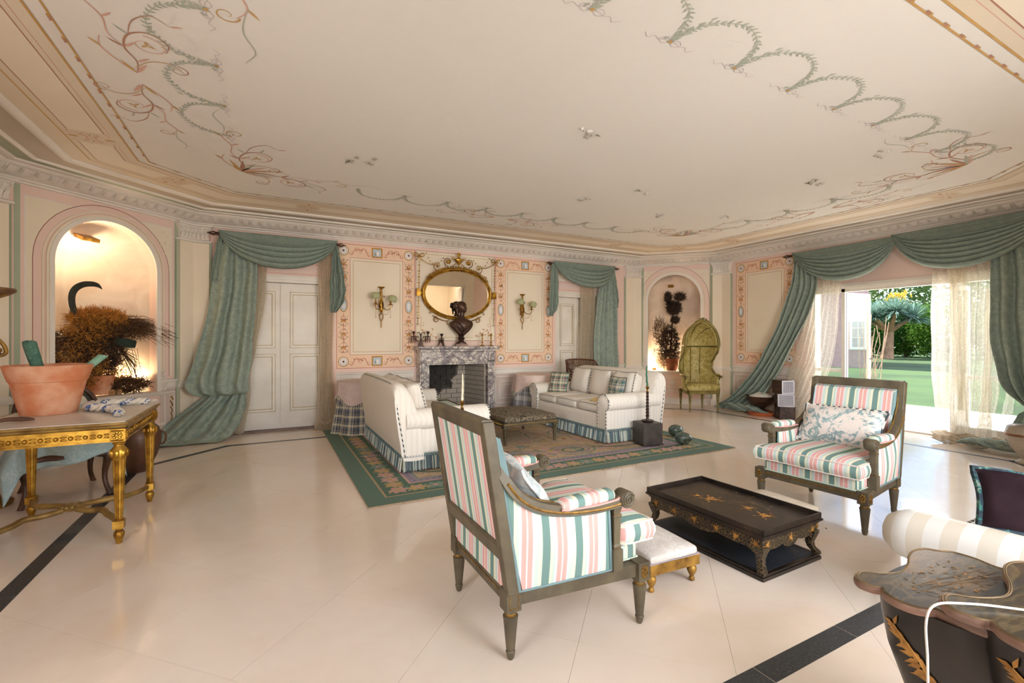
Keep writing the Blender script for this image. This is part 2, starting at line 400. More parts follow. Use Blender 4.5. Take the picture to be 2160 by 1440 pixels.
def niche_wall(name, i, cx, sill, spring=2.19, rx=.52, dep=.40, th=.12):
    _, L = wdir(i); M = wf(i); mb = MB(M); n = 24
    mb.box((-.05, 0, 0), (cx-rx, th, 3.3)); mb.box((cx+rx, 0, 0), (L+.05, th, 3.3)); mb.box((cx-rx, 0, 0), (cx+rx, .5, sill))
    for k in range(n):
        a, b = PI-PI*k/n, PI-PI*(k+1)/n
        xa, za, xb, zb = cx+rx*math.cos(a), spring+rx*math.sin(a), cx+rx*math.cos(b), spring+rx*math.sin(b)
        mb.add([(xa, 0, za), (xb, 0, zb), (xb, 0, 3.3), (xa, 0, 3.3), (xa, th, za), (xb, th, zb), (xb, th, 3.3), (xa, th, 3.3)],
               [(0, 1, 2, 3), (7, 6, 5, 4), (0, 4, 5, 1), (2, 6, 7, 3)])
    w = structure(mb.obj(name, PINK, smooth=0))
    sh = MB(M)
    sh.grid(lambda u, v: (cx-rx*math.cos(PI*u), th*.9+dep*math.sin(PI*u), sill+(spring-sill)*v), 32, 6)
    sh.grid(lambda u, v: (cx-rx*math.cos(PI*u)*math.cos(PI/2*v), th*.9+dep*math.sin(PI*u)*math.cos(PI/2*v), spring+rx*math.sin(PI/2*v)), 32, 14)
    sh.add([(cx-rx, th, sill), (cx-rx, 0, sill), (cx-rx, 0, spring), (cx-rx, th, spring)], [(0, 1, 2, 3)])
    t = T('niche_plaster'); v = t.co(); f = t.noise(v, 2.2, 5, 1.2)
    sh.obj('niche', NICHEM, w)
    # white arch frame, cream mouldings
    ar = MB(M)
    def arch(r, w_, d, m):
        secs = []
        P_ = [(cx-r, sill)]+[(cx+r*math.cos(PI-PI*k/24), spring+r*math.sin(PI-PI*k/24)) for k in range(25)]+[(cx+r, sill)]
        for k, (x, z) in enumerate(P_):
            dx, dz = (x-cx)/r, max(0, z-spring)/r
            if z <= spring: dx, dz = (1 if x > cx else -1), 0
            secs.append([(x, 0, z), (x, -d, z), (x+dx*w_, -d, z+dz*w_), (x+dx*w_, 0, z+dz*w_)])
        ar.loft(secs, True, True, m)
    arch(rx, .045, .03, 0); arch(rx+.045, .02, .018, 1); arch(rx+.085, .014, .014, 1)
    ar.obj('arch_moulding', [WHITEP, CREAM], w, smooth=50)
    NICHES[i] = (M, cx, rx, sill, dep, w, L, spring)
    return w
NICHEM = simple('niche_stucco', 'D9CCC0', 'C9B7A6', .8, 0, 2.4, .15, 14, dist=1.2)
NW_L = niche_wall('wall_back_left', 0, 1.09, .69); NW_R = niche_wall('wall_back_right', 2, .85, .69)
# floor: grout bed, diagonal marble tiles, black granite border
fl = MB(); fl.add([(x, y, -.03) for x, y in inset(-.3)]+[(x, y, -.016) for x, y in inset(-.3)], [tuple(range(7, -1, -1)), tuple(range(8, 16))]+[(k, (k+1) % 8, 8+(k+1) % 8, 8+k) for k in range(8)])
FLOOR = structure(fl.obj('floor', GROUT, smooth=0))
def clip(poly, clipc):
    out = poly
    for i in range(len(clipc)):
        a, b = clipc[i], clipc[(i+1) % len(clipc)]
        def side(p): return (b[0]-a[0])*(p[1]-a[1])-(b[1]-a[1])*(p[0]-a[0])     # clockwise: inside is negative
        inp, out = out, []
        for j in range(len(inp)):
            p, q = inp[j-1], inp[j]; sp, sq = side(p), side(q)
            if (sp <= 0) != (sq <= 0):
                t_ = sp/(sp-sq); out.append((p[0]+(q[0]-p[0])*t_, p[1]+(q[1]-p[1])*t_))
            if sq <= 0: out.append(q)
        if not out: return []
    return out
S2 = 2**-.5; side_ = .9055; TS = side_*S2; RO = C
full = None; ntile = 0
def tile_poly(ia, ib, g=.0008):
    # joints at x-y = .44+.9055k and x+y = 3.82+.9055k
    d0, d1 = .44+side_*ia+g, .44+side_*(ia+1)-g; s0, s1 = 3.82+side_*ib+g, 3.82+side_*(ib+1)-g
    return [((s0+d0)/2, (s0-d0)/2), ((s1+d0)/2, (s1-d0)/2), ((s1+d1)/2, (s1-d1)/2), ((s0+d1)/2, (s0-d1)/2)]
base_t = None
for ia in range(-14, 14):
    for ib in range(-10, 18):
        p = tile_poly(ia, ib); c = clip(p, RO)
        if len(c) < 3: continue
        ar_ = abs(sum(c[k-1][0]*c[k][1]-c[k][0]*c[k-1][1] for k in range(len(c))))/2
        if ar_ < .004: continue
        if ar_ > .406 and len(c) == 4:
            o = (sum(q[0] for q in p)/4, sum(q[1] for q in p)/4)
            if base_t is None:
                m_ = MB(); m_.prism([(q[0]-o[0], q[1]-o[1]) for q in p][::-1], -.016, 0); base_t = m_.obj('tile', TILE, FLOOR, smooth=0, loc=(o[0], o[1], 0)).data
            else:
                t_ = bpy.data.objects.new('tile', base_t); COL.objects.link(t_); t_.parent = FLOOR; t_.location = (o[0], o[1], 0)
        else:
            m_ = MB(); m_.prism(c, -.016, 0); m_.obj('tile', TILE, FLOOR, smooth=0)
BP = [(-1.225, 1.175), (-1.225, 6.12), (-.47, 6.876), (6.65, 6.876), (7.36, 6.13), (7.30, 1.95), (6.55, 1.175)]
BW = [.095, .08, .068, .07, .062, .08, .097]
for i, (a, w_) in enumerate(zip(BP, BW)):
    b = BP[(i+1) % len(BP)]; L = math.hypot(b[0]-a[0], b[1]-a[1]); n = max(1, round(L/.58)); M = frame((a[0], a[1], 0), math.atan2(b[1]-a[1], b[0]-a[0])); off = .03 if i == 6 else 0
    for k in range(n):
        g = .0018; mb = MB(M); e0 = -.02 if k == 0 else g; e1 = .02 if k == n-1 else -g
        mb.box((L*k/n+e0, -w_/2, -.01), (L*(k+1)/n+e1, w_/2, .0012)); mb.obj('border_strip', GRANITE, FLOOR, smooth=0)
# ceiling
ce = MB(); I0 = inset(-.3)[::-1]
ce.add([(x, y, ROOM_H-.01) for x, y in inset(.30)[::-1]]+[(x, y, ROOM_H+.25) for x, y in I0], [tuple(range(7, -1, -1)), tuple(range(8, 16))]+[(k, (k+1) % 8, 8+(k+1) % 8, 8+k) for k in range(8)])
CEIL = structure(ce.obj('ceiling', PLASTER, smooth=0))
def sweep(name, prof, mats, mi=None, parent=None, segs=None):      # profile of (inset, z) run round the octagon
    mb = MB(); rings = [[(x, y, z) for x, y in inset(d)] for d, z in prof]
    for k in range(len(prof)-1):
        for i in range(NC):
            if segs is not None and i not in segs: continue
            j = (i+1) % NC; a, b = rings[k], rings[k+1]; mb.add([a[i], a[j], b[j], b[i]], [(0, 1, 2, 3)], (mi[k] if mi else 0))
    return mb.obj(name, mats, parent, smooth=35, weld=True)
prof = [(.0, 2.905), (.025, 2.905), (.03, 2.925), (.055, 2.93), (.06, 2.945), (.075, 2.948), (.10, 2.965), (.17, 3.0), (.22, 3.025), (.235, 3.045), (.29, 3.05), (.295, 3.062), (.31, 3.064)]
CORN = structure(sweep('trim_1', prof, [WHITEP]))
sweep('flat_band', [(.31, 3.063), (.43, 3.063)], [GREENP], parent=CORN)
sweep('moulding', [(.43, 3.063), (.432, 3.048), (.455, 3.040), (.47, 3.048), (.475, 3.063)], [WHITEP], parent=CORN)
sweep('flat_band', [(.475, 3.062), (.68, 3.062)], [GREYP], parent=CORN)
sweep('moulding', [(.68, 3.063), (.683, 3.046), (.705, 3.036), (.735, 3.04), (.755, 3.05), (.76, 3.064)], [WHITEP], parent=CORN)
# egg and dart leaves along the cornice slope
ed = MB()
for i in (7, 0, 1, 2, 3):
    (ux, uy), L = wdir(i); nx, ny = uy, -ux; n = int(L/.115)
    for k in range(n):
        s_ = (k+.5)*L/n; x, y = C[i][0]+ux*s_, C[i][1]+uy*s_
        def q(du, d, z, b=0): return (x+ux*du+nx*d, y+uy*du+ny*d, z-b)
        ed.add([q(-.045, .2, 3.012), q(0, .215, 3.016, .012), q(.045, .2, 3.012), q(.04, .13, 2.975, .004), q(0, .10, 2.962, .012), q(-.04, .13, 2.975, .004), q(0, .16, 2.99, .03)],
               [(0, 1, 6), (1, 2, 6), (2, 3, 6), (3, 4, 6), (4, 5, 6), (5, 0, 6)])
        ed.add([q(.05, .21, 3.016), q(.065, .21, 3.016), q(.0575, .12, 2.972), q(.0575, .17, 2.994, .02)], [(0, 1, 3), (1, 2, 3), (2, 0, 3)])
ed.obj('egg_and_dart', WHITEP, CORN, kind='stuff', smooth=60)
# pilasters folded round the corners
def pilaster(i, w=.2):
    c = C[i]; (ax, ay), _ = wdir(i-1); (bx_, by), _ = wdir(i); nA = (ay, -ax); nB = (by, -bx_)
    def poly(w_, d):
        k = d/(1+nA[0]*nB[0]+nA[1]*nB[1]); m = (c[0]+(nA[0]+nB[0])*k, c[1]+(nA[1]+nB[1])*k)
        return [(c[0]-ax*w_, c[1]-ay*w_), (c[0]-ax*w_+nA[0]*d, c[1]-ay*w_+nA[1]*d), m, (c[0]+bx_*w_+nB[0]*d, c[1]+by*w_+nB[1]*d), (c[0]+bx_*w_, c[1]+by*w_), c]
    def ring(w_, d, z): return [(x, y, z) for x, y in poly(w_, d)]
    sh = MB(); sh.loft([ring(w, .045, .0), ring(w, .045, 2.70)], True, True, 0); sh.loft([ring(w+.035, .06, 0), ring(w+.035, .06, .11), ring(w+.015, .05, .14)], True, True, 1)
    sh.loft([ring(w+.02, .055, .72), ring(w+.02, .06, .76), ring(w+.005, .05, .80)], True, True, 1)
    for s_, (u, n_) in ((-1, ((ax, ay), nA)), (1, ((bx_, by), nB))):      # edge beads
        for q in (w+.012,):
            x, y = c[0]+s_*u[0]*q+n_[0]*.02, c[1]+s_*u[1]*q+n_[1]*.02
            sh.box((x-.014, y-.014, .1), (x+.014, y+.014, 2.68), 2)
    o = structure(sh.obj('trim_%d' % (i+2), [CREAM, WHITEP, GREENP], smooth=0))
    cp = MB(); cp.loft([ring(w+.0, .045, 2.665), ring(w+.03, .07, 2.675), ring(w+.03, .07, 2.695), ring(w, .05, 2.705), ring(w-.01, .045, 2.72), ring(w-.005, .05, 2.80), ring(w+.03, .08, 2.885), ring(w+.05, .10, 2.89), ring(w+.05, .10, 2.915)], True, True)
    for s_, (u, n_) in ((-1, ((ax, ay), nA)), (1, ((bx_, by), nB))):
        for row, (z0, z1, cnt) in enumerate(((2.71, 2.80, 4), (2.78, 2.87, 3))):
            for k in range(cnt):
                q = w*(k+.5)/cnt*s_; x, y = c[0]+u[0]*q, c[1]+u[1]*q; d0 = .045
                def pt(du, d, z): return (x+u[0]*du+n_[0]*d, y+u[1]*du+n_[1]*d, z)
                a = w/cnt*.48
                cp.add([pt(-a, d0, z0), pt(a, d0, z0), pt(a*.9, d0+.02, z0+.05), pt(-a*.9, d0+.02, z0+.05), pt(a*.7, d0+.05, z1-.01), pt(-a*.7, d0+.05, z1-.01), pt(0, d0+.06, z1-.025), pt(0, d0+.035, z0+.04)],
                       [(0, 1, 7), (1, 2, 7), (3, 0, 7), (2, 4, 7), (5, 3, 7), (4, 5, 7), (4, 6, 5)])
        x, y = c[0]+u[0]*w*s_+n_[0]*.08, c[1]+u[1]*w*s_+n_[1]*.08
        cp.tube([(x, y, 2.86), (x+.012, y, 2.845), (x+.005, y-.01, 2.83), (x-.012, y, 2.84), (x-.01, y, 2.86), (x+.005, y, 2.87)], .009, 6)
    cp.obj('capital', WHITEP, o, smooth=50)
for i in (0, 1, 2, 3): pilaster(i)
# ---------------------------------------------------------------- painted decoration of the walls and ceiling
PM = [PEACH, CREAM, ROSEP, OCHR, BROWNP, SAGEP, LILACP, WHITEPT, BLUEW, GREENP, PINK, GREYP, OCHRE_C]
def panel(P, x0, x1, z0=.9, z1=2.85, ix=.20, iz=.21):
    P.fill(x0, z0, x1, z1, 0); P.rect(x0, z0, x1, z1, .008, 2, .0004)
    a0, a1, b0, b1 = x0+ix, x1-ix, z0+iz, z1-iz
    P.fill(a0, b0, a1, b1, 1, .0005); P.rect(a0, b0, a1, b1, .006, 2, .0008)
    P.rect(a0+.045, b0+.045, a1-.045, b1-.045, .006, 3, .0008)
    xm, zm = (x0+x1)/2, (z0+z1)/2; hx, hz = ix/2, iz/2
    for x in (x0+hx, x1-hx):
        for z in (z0+hz, z1-hz):
            P.disc(x, z, .085, 12, .0008); P.disc(x, z, .066, 7, .001); P.ring(x, z, .075, .012, 3, .0012); P.disc(x, z, .018, 4, .0013, 6); P.ring(x, z, .05, .004, 2, .0013)
        P.disc(x, zm+.02, .062, 3, .0008, 20, .115); P.disc(x, zm+.02, .05, 8, .001, 20, .1); P.disc(x, zm+.02, .026, 7, .0012, 10, .06)
        for sg in (1, -1):                                           # candelabrum arabesques above and below the cameo
            zc = zm+.02+sg*.13; top = (z1-iz-.02) if sg > 0 else (z0+iz+.02); H_ = abs(top-zc)
            P.line([(x, zc), (x, top)], .006, 2, .001)
            n = 9
            for k in range(n):
                t_ = (k+.5)/n; z = zc+sg*H_*t_; w = .055*(.5+.5*abs(math.sin(k*1.3)))
                for s_ in (1, -1):
                    kind = k % 3
                    if kind == 0:
                        P.line([(x, z), (x+s_*w*.8, z+sg*.02), (x+s_*w*1.1, z+sg*.06), (x+s_*w*.6, z+sg*.085)], .006, 4, .001, taper=2)
                        P.leaf(x+s_*w*1.05, z+sg*.05, PI/2*sg+s_*.4, .03, .014, 5)
                    elif kind == 1:
                        P.leaf(x, z, PI/2*sg-s_*.7*sg, .07, .02, 3); P.leaf(x, z-sg*.01, PI/2*sg-s_*1.2*sg, .055, .016, 2)
                    else:
                        P.scroll(x+s_*.03, z, .026, PI if s_ > 0 else 0, 1.1, .006, 4, s_)
                        P.disc(x+s_*.065, z+.015, .009, 5, .001, 6)
                if k % 3 == 1: P.disc(x, z, .012, 3, .0011, 8)
                for q in range(3): P.leaf(x+rnd.uniform(-.06, .06), z+rnd.uniform(-.04, .04), rnd.uniform(0, 6), .025, .012, rnd.choice((5, 3, 4)))
    for z, s_ in ((z0+hz, -1), (z1-hz, 1)):
        P.fill(xm-.085, z-.08, xm+.085, z+.08, 3, .0008); P.fill(xm-.065, z-.06, xm+.065, z+.06, 8, .001); P.disc(xm+.01, z-.01, .028, 7, .0012, 8, .04); P.disc(xm-.025, z-.02, .012, 5, .0013, 6, .03)
        for q in (-1, 1):
            xa, xb = xm+q*.1, (x1-hx-.09 if q > 0 else x0+hx+.09); L = xb-xa
            pts = [(xa, z-.05), (xa+L*.12, z-.06), (xa+L*.2, z+.0), (xa+L*.32, z+.05), (xa+L*.5, z+.02), (xa+L*.68, z+.05), (xa+L*.8, z), (xa+L*.88, z-.055), (xb, z-.04)]
            P.line(cr2(pts, 5), .009, 2, .001); P.scroll(xa+L*.08, z-.03, .03, -PI/2, 1.1, .007, 3, q); P.scroll(xb-L*.08, z-.03, .03, -PI/2, 1.1, .007, 3, -q)
            for k in range(6): P.leaf(xa+L*(.25+.1*k), z+.02, rnd.uniform(-3, 3), .035, .013, rnd.choice((2, 3, 4)))
            P.line(cr2([(xa+L*.42, z+.02), (xa+L*.45, z+.05), (xa+L*.5, z+.01), (xa+L*.55, z+.05), (xa+L*.58, z+.02), (xa+L*.5, z-.035), (xa+L*.42, z+.02)], 4), .004, 2, .001)
PB = Paint((0, 7.62, 0), (1, 0, 0), (0, 0, 1))
panel(PB, .93, 2.16); panel(PB, 3.67, 4.90)
PB.fill(2.18, 1.33, 3.645, 2.85, 1); PB.rect(2.18, 1.33, 3.645, 2.85, .006, 4, .0006)
PB.line(cr2([(2.24, 1.75), (2.24, 2.3), (2.24, 2.8)], 2), .005, 3, .0007); PB.line([(2.24, 2.8), (3.585, 2.8)], .005, 3, .0007); PB.line([(3.585, 2.8), (3.585, 1.75)], .005, 3, .0007); PB.line([(2.6, 1.39), (3.22, 1.39)], .005, 3, .0007)
for s_, x in ((1, 2.24), (-1, 3.585)):
    PB.line(cr2([(x, 1.75), (x+s_*.04, 1.72), (x+s_*.03, 1.64), (x+s_*.02, 1.6), (x+s_*.06, 1.58), (x+s_*.08, 1.62), (x+s_*.05, 1.64)], 4), .006, 3, .0008)
    PB.line(cr2([(x+s_*.02, 1.6), (x+s_*.04, 1.5), (x+s_*.12, 1.5), (x+s_*.2, 1.45), (x+s_*.25, 1.4), (x+s_*.32, 1.4)], 4), .006, 2, .0008)
    for k in range(8): PB.leaf(x+s_*rnd.uniform(.03, .3), 1.4+rnd.uniform(0, .14), rnd.uniform(0, 6), .05, .02, rnd.choice((2, 3, 12)))
for x0, x1 in ((-.72, -.56), (.86, .93), (4.90, 4.96), (6.2, 6.7)): PB.line([(x0, .9), (x0, 2.8)], .005, 2)
for xm in ((DL[0]+DL[1])/2, (DR[0]+DR[1])/2):                           # painted lintels above the doors
    PB.fill(xm-.6, 2.31, xm+.6, 2.50, 10, .0004); PB.rect(xm-.56, 2.33, xm+.56, 2.48, .004, 2, .0008); PB.fill(xm-.6, 2.54, xm+.6, 2.80, 1, .0004)
    for s_ in (-1, 1):
        PB.line(cr2([(xm+s_*.05, 2.37), (xm+s_*.15, 2.43), (xm+s_*.25, 2.38), (xm+s_*.35, 2.43), (xm+s_*.48, 2.38)], 5), .006, 7, .001)
        for k in range(14): PB.leaf(xm+s_*rnd.uniform(.1, .5), 2.6+rnd.uniform(0, .12), rnd.uniform(0, 6), .05, .02, rnd.choice((3, 5, 12)))
PB.obj('painted_ornament', PM, WALL_B)
PR = Paint((8.2, 0, 0), (0, -1, 0), (0, 0, 1)); PR.xf = lambda x, y: (-x, y)
panel(PR, -6.03, -4.86) if False else None
PR.xf = lambda x, y: (x, y)
panel(PR, -6.04, -4.88); PR.obj('painted_ornament', PM, WALL_R)
for i in (0, 2):
    M, cx, rx, sill, dep, w, L, spring = NICHES[i]; (ux, uy), _ = wdir(i)
    P = Paint((C[i][0], C[i][1], 0), (ux, uy, 0), (0, 0, 1)); x0, x1 = .36 if i == 0 else .28, L-.28
    r = rx+.17
    if i == 0: x0 = .34
    for sg, xe in ((-1, x0), (1, x1)):                                # cream spandrels outside the pink arch band
        pts = [(cx+sg*r*math.cos(PI/2*k/12), spring+r*math.sin(PI/2*k/12)) for k in range(13)]
        for a, b in zip(pts, pts[1:]):
            zt = 2.80
            if abs(a[0]-cx) < .02: continue
            if a[1] < zt: P.poly([a, b, (b[0], max(zt, b[1])), (a[0], zt)][::(-1 if sg > 0 else 1)] if False else [a, (a[0], zt), (b[0], max(zt, b[1])), b], 1)
        xo = cx+sg*r
        if abs(xe-xo) > .03:
            P.fill(min(xe, xo), .88, max(xe, xo), 2.80, 1)
            P.line([(xe, .88), (xe, 2.80)], .008, 7, .0004)
        P.line([(xe, 2.80), (cx+sg*.1, 2.80)], .008, 7, .0004)
        P.line([(xo, .88)]+pts, .006, 4, .0005)
        P.line([(xe+sg*.06, .1), (xe+sg*.06, 2.9)], .05, 9, .0003)
        if i == 0 and sg > 0 or i == 2:
            for k in range(9): P.leaf(xe-sg*rnd.uniform(.02, .16), 2.45+rnd.uniform(0, .3), rnd.uniform(0, 6), .05, .014, 12, .0006)
    P.obj('painted_ornament', PM, w)
# ceiling painting
PC = Paint((0, 0, ROOM_H-.0105), (1, 0, 0), (0, -1, 0)); PC.xf = lambda x, y: (x, -y)
def ring_fill(d0, d1, m, e=0):
    a, b = inset(d0), inset(d1)
    for i in range(NC): j = (i+1) % NC; PC.poly([a[i], b[i], b[j], a[j]], m, e)
def ring_line(d, w, m, e=.0005): PC.line(inset(d), w, m, e, closed=True)
ring_fill(.74, 1.30, 12); ring_fill(.955, 1.19, 1, .0003)
ring_line(.90, .011, 3); ring_line(.955, .008, 4); ring_line(1.19, .008, 4); ring_line(1.225, .005, 2); ring_line(1.30, .014, 3)
ring_line(1.385, .012, 3)
a = inset(1.385)
for i in range(NC):
    p, q = a[i], a[(i+1) % NC]; L = math.hypot(q[0]-p[0], q[1]-p[1]); n = int(L/.2); ux, uy = (q[0]-p[0])/L, (q[1]-p[1])/L
    for k in range(n):
        for t_ in (.0, .1, .2): x, y = p[0]+ux*(L*(k+t_)/n), p[1]+uy*(L*(k+t_)/n); PC.leaf(x, y, math.atan2(uy, ux)+.5, .035, .018, 4 if t_ else 3, .001)
    for t_ in ((.12, .88) if L > 2 else (.5,)):                       # strapwork knots breaking the border panels
        x, y = p[0]+ux*L*t_, p[1]+uy*L*t_; nx, ny = -uy, ux
        def kp(u, v): return (x+ux*u+nx*(v+.31), y+uy*u+ny*(v+.31))
        PC.poly([kp(-.14, -.16), kp(.14, -.16), kp(.14, .16), kp(-.14, .16)], 12, .0006)
        for s1 in (1, -1):
            for s2 in (1, -1):
                PC.line(cr2([kp(s1*.14, s2*.12), kp(s1*.06, s2*.13), kp(s1*.03, s2*.04), kp(-s1*.05, s2*.03), kp(-s1*.10, s2*.08)], 5), .006, 2, .001)
                PC.line(cr2([kp(s1*.02, 0), kp(s1*.06, s2*.06), kp(s1*.10, s2*.02), kp(s1*.05, 0)], 4), .006, 3, .001)
            PC.leaf(*kp(0, s1*.08), math.atan2(ny, nx)*1.0+(0 if s1 > 0 else PI), .09, .03, 3, .0012)
def garland(ax, ay, bx1, by1, n, sag):
    ux, uy = (bx1-ax)/n, (by1-ay)/n; L = math.hypot(ux, uy); nx, ny = uy/L*sag, -ux/L*sag
    for k in range(n):
        x, y = ax+ux*k, ay+uy*k
        pts = cr2([(x, y), (x+ux*.04+nx*.35, y+uy*.04+ny*.35), (x+ux*.17+nx*.76, y+uy*.17+ny*.76), (x+ux*.5+nx, y+uy*.5+ny), (x+ux*.83+nx*.76, y+uy*.83+ny*.76), (x+ux*.96+nx*.35, y+uy*.96+ny*.35), (x+ux, y+uy)], 5)
        PC.line(pts, .004, 5)
        for i, (px, py) in enumerate(pts[1:-1]):
            a_ = math.atan2(pts[i+2][1]-pts[i][1], pts[i+2][0]-pts[i][0])
            for s_ in (.7, -.7): PC.leaf(px, py, a_+s_+rnd.uniform(-.3, .3), .038, .013, 5)
        for q in range(5): PC.leaf(x+ux*(-.1+.05*q)+nx*.2*q, y+uy*(-.1+.05*q)+ny*.2*q, math.atan2(ny, nx)+.5, .04, .015, 5)
        PC.disc(x, y, .013, 3, .0006, 8)
        for s_ in (1, -1):
            PC.line(cr2([(x, y), (x+s_*ux/L*.04-nx*.1, y+s_*uy/L*.04-ny*.1), (x+s_*ux/L*.08-nx*.02, y+s_*uy/L*.08-ny*.02), (x+s_*ux/L*.05+nx*.08, y+s_*uy/L*.05+ny*.08), (x, y)], 4), .004, 6)
            PC.line(cr2([(x+s_*ux/L*t_, y+s_*uy/L*t_) if j % 2 else (x+s_*ux/L*t_-nx*.12*j/5, y+s_*uy/L*t_-ny*.12*j/5) for j, t_ in enumerate((0, .05, .08, .12, .15, .19))], 4), .0035, 6)
garland(5.9, 1.93, .37, 1.93, 10, .29) if False else garland(.37, 1.93, 5.95, 1.93, 10, .29)
garland(-.29, 4.55, -.29, 2.3, 4, .30)
garland(1.0, 5.45, 5.9, 5.45, 9, -.28) if False else garland(5.2, 5.47, .9, 5.47, 8, .28)
garland(6.05, 2.6, 6.05, 4.9, 4, .28)
def acanthus(ox, oy, rot, s=1, fx=1):
    c, q = math.cos(rot)*s, math.sin(rot)*s
    def f(x, y): x *= fx; return (ox+x*c-y*q, oy+x*q+y*c)
    def L(pts, w, m, tp=1): PC.line(cr2([f(*p) for p in pts], 6), w*s*.62, m, .0004, taper=tp)
    def S(x, y, r, a, t_, m, sg):
        n = int(14*t_)+3; PC.line([f(x+r*(1-.8*i/n)*math.cos(a+sg*2*PI*t_*i/n), y+r*(1-.8*i/n)*math.sin(a+sg*2*PI*t_*i/n)) for i in range(n+1)], .014*s, m, .0005, taper=2)
    def lf(x, y, a, l, w, m): X, Y_ = f(x, y); PC.leaf(X, Y_, rot+(a if fx > 0 else PI-a), l*s*.9, w*s*.55, m, .0007)
    L([(0, 0), (.25, .05), (.5, .0), (.75, .08), (.85, .25), (.72, .38), (.55, .34)], .03, 4, 1); S(.62, .2, .17, 0, 1.3, 2, 1)
    L([(0, 0), (.2, -.12), (.42, -.2), (.62, -.16)], .026, 2); L([(.1, .0), (.3, .16), (.35, .34), (.2, .45)], .02, 3); S(.24, .4, .1, 0, 1.2, 4, 1)
    L([(.5, 0), (.7, -.08), (.95, -.06), (1.2, -.14), (1.35, -.06)], .02, 2); S(1.33, -.0, .09, -1.5, 1.2, 3, 1)
    L([(.75, .08), (1.0, .16), (1.15, .32), (1.05, .44)], .018, 4); L([(1.2, -.14), (1.5, -.1), (1.75, -.18), (1.95, -.1)], .014, 5)
    L([(.3, .3), (.5, .55), (.8, .62), (1.0, .55)], .012, 7); L([(.9, .3), (1.2, .5), (1.45, .45)], .012, 7)
    for x, y, a, l, w, m in ((0, 0, .5, .3, .07, 2), (0, 0, -.4, .28, .06, 3), (.25, .05, .8, .2, .05, 2), (.5, 0, -.8, .18, .05, 4), (.5, 0, .7, .2, .05, 2), (.75, .08, -.6, .18, .04, 5), (.85, .25, .3, .16, .05, 5), (.42, -.2, -.5, .16, .05, 3), (.95, -.06, .7, .16, .04, 2), (1.2, -.14, -.7, .14, .04, 3), (.62, .2, 0, .08, .05, 3), (.62, .2, 2, .08, .05, 3), (.62, .2, 4, .08, .05, 3), (1.05, .44, 1.2, .14, .04, 2)):
        lf(x, y, a, l, w, m)
for ox, oy, b in ((-.25, 5.45, R(-45)), (6.05, 5.47, R(-135)), (6.05, 1.93, R(135)), (-.2, 1.9, R(45))):
    acanthus(ox, oy, b+R(45), .72); acanthus(ox, oy, b-R(45), .72, -1) if False else acanthus(ox, oy, b+PI/2+R(45)-R(180), .72)
    for a_ in range(-3, 4): PC.leaf(ox, oy, b+a_*.35, .34, .03, (2, 3, 4, 5)[a_ % 4], .0008)
acanthus(-.75, 3.9, R(90), .6); acanthus(-.75, 3.75, R(-90), .6, 1); acanthus(3.0, 5.85, 0, .6); acanthus(2.8, 5.85, PI, .6); acanthus(6.5, 3.6, R(90), .6); acanthus(6.5, 3.4, R(-90), .6)
PC.obj('painted_ornament', [PEACH, CREAM, FROSE, FOCH, FUMB, FSAG, FLIL, WHITEPT, BLUEW, GREENP, PINK, GREYP, OCHRE_C], CEIL)
# peeling paint flakes hanging from the ceiling
fk = MB()
for x, y, n in ((3.35, 4.6, 9), (3.75, 4.05, 6), (5.05, 2.2, 4), (5.3, 2.9, 8), (2.35, 3.1, 8), (.75, 4.6, 10), (5.6, 4.3, 5), (5.9, 5.2, 10), (4.7, 4.7, 4)):
    for k in range(n):
        a, b = x+rnd.gauss(0, .07), y+rnd.gauss(0, .05); r = rnd.uniform(.012, .035); an = rnd.uniform(0, 6)
        fk.add([(a+r*math.cos(an+t_)*rnd.uniform(.5, 1.2), b+r*math.sin(an+t_)*rnd.uniform(.5, 1.2), ROOM_H-.013-(.02 if t_ > 4 else 0)) for t_ in (0, 1.1, 2.3, 3.4, 4.5, 5.4)], [(0, 1, 2, 3, 4, 5)])
fk.obj('peeling_paint', [simple('old_undercoat', 'EDE8DF', '9C8E7A', .8, 0, 20)], CEIL, kind='stuff')
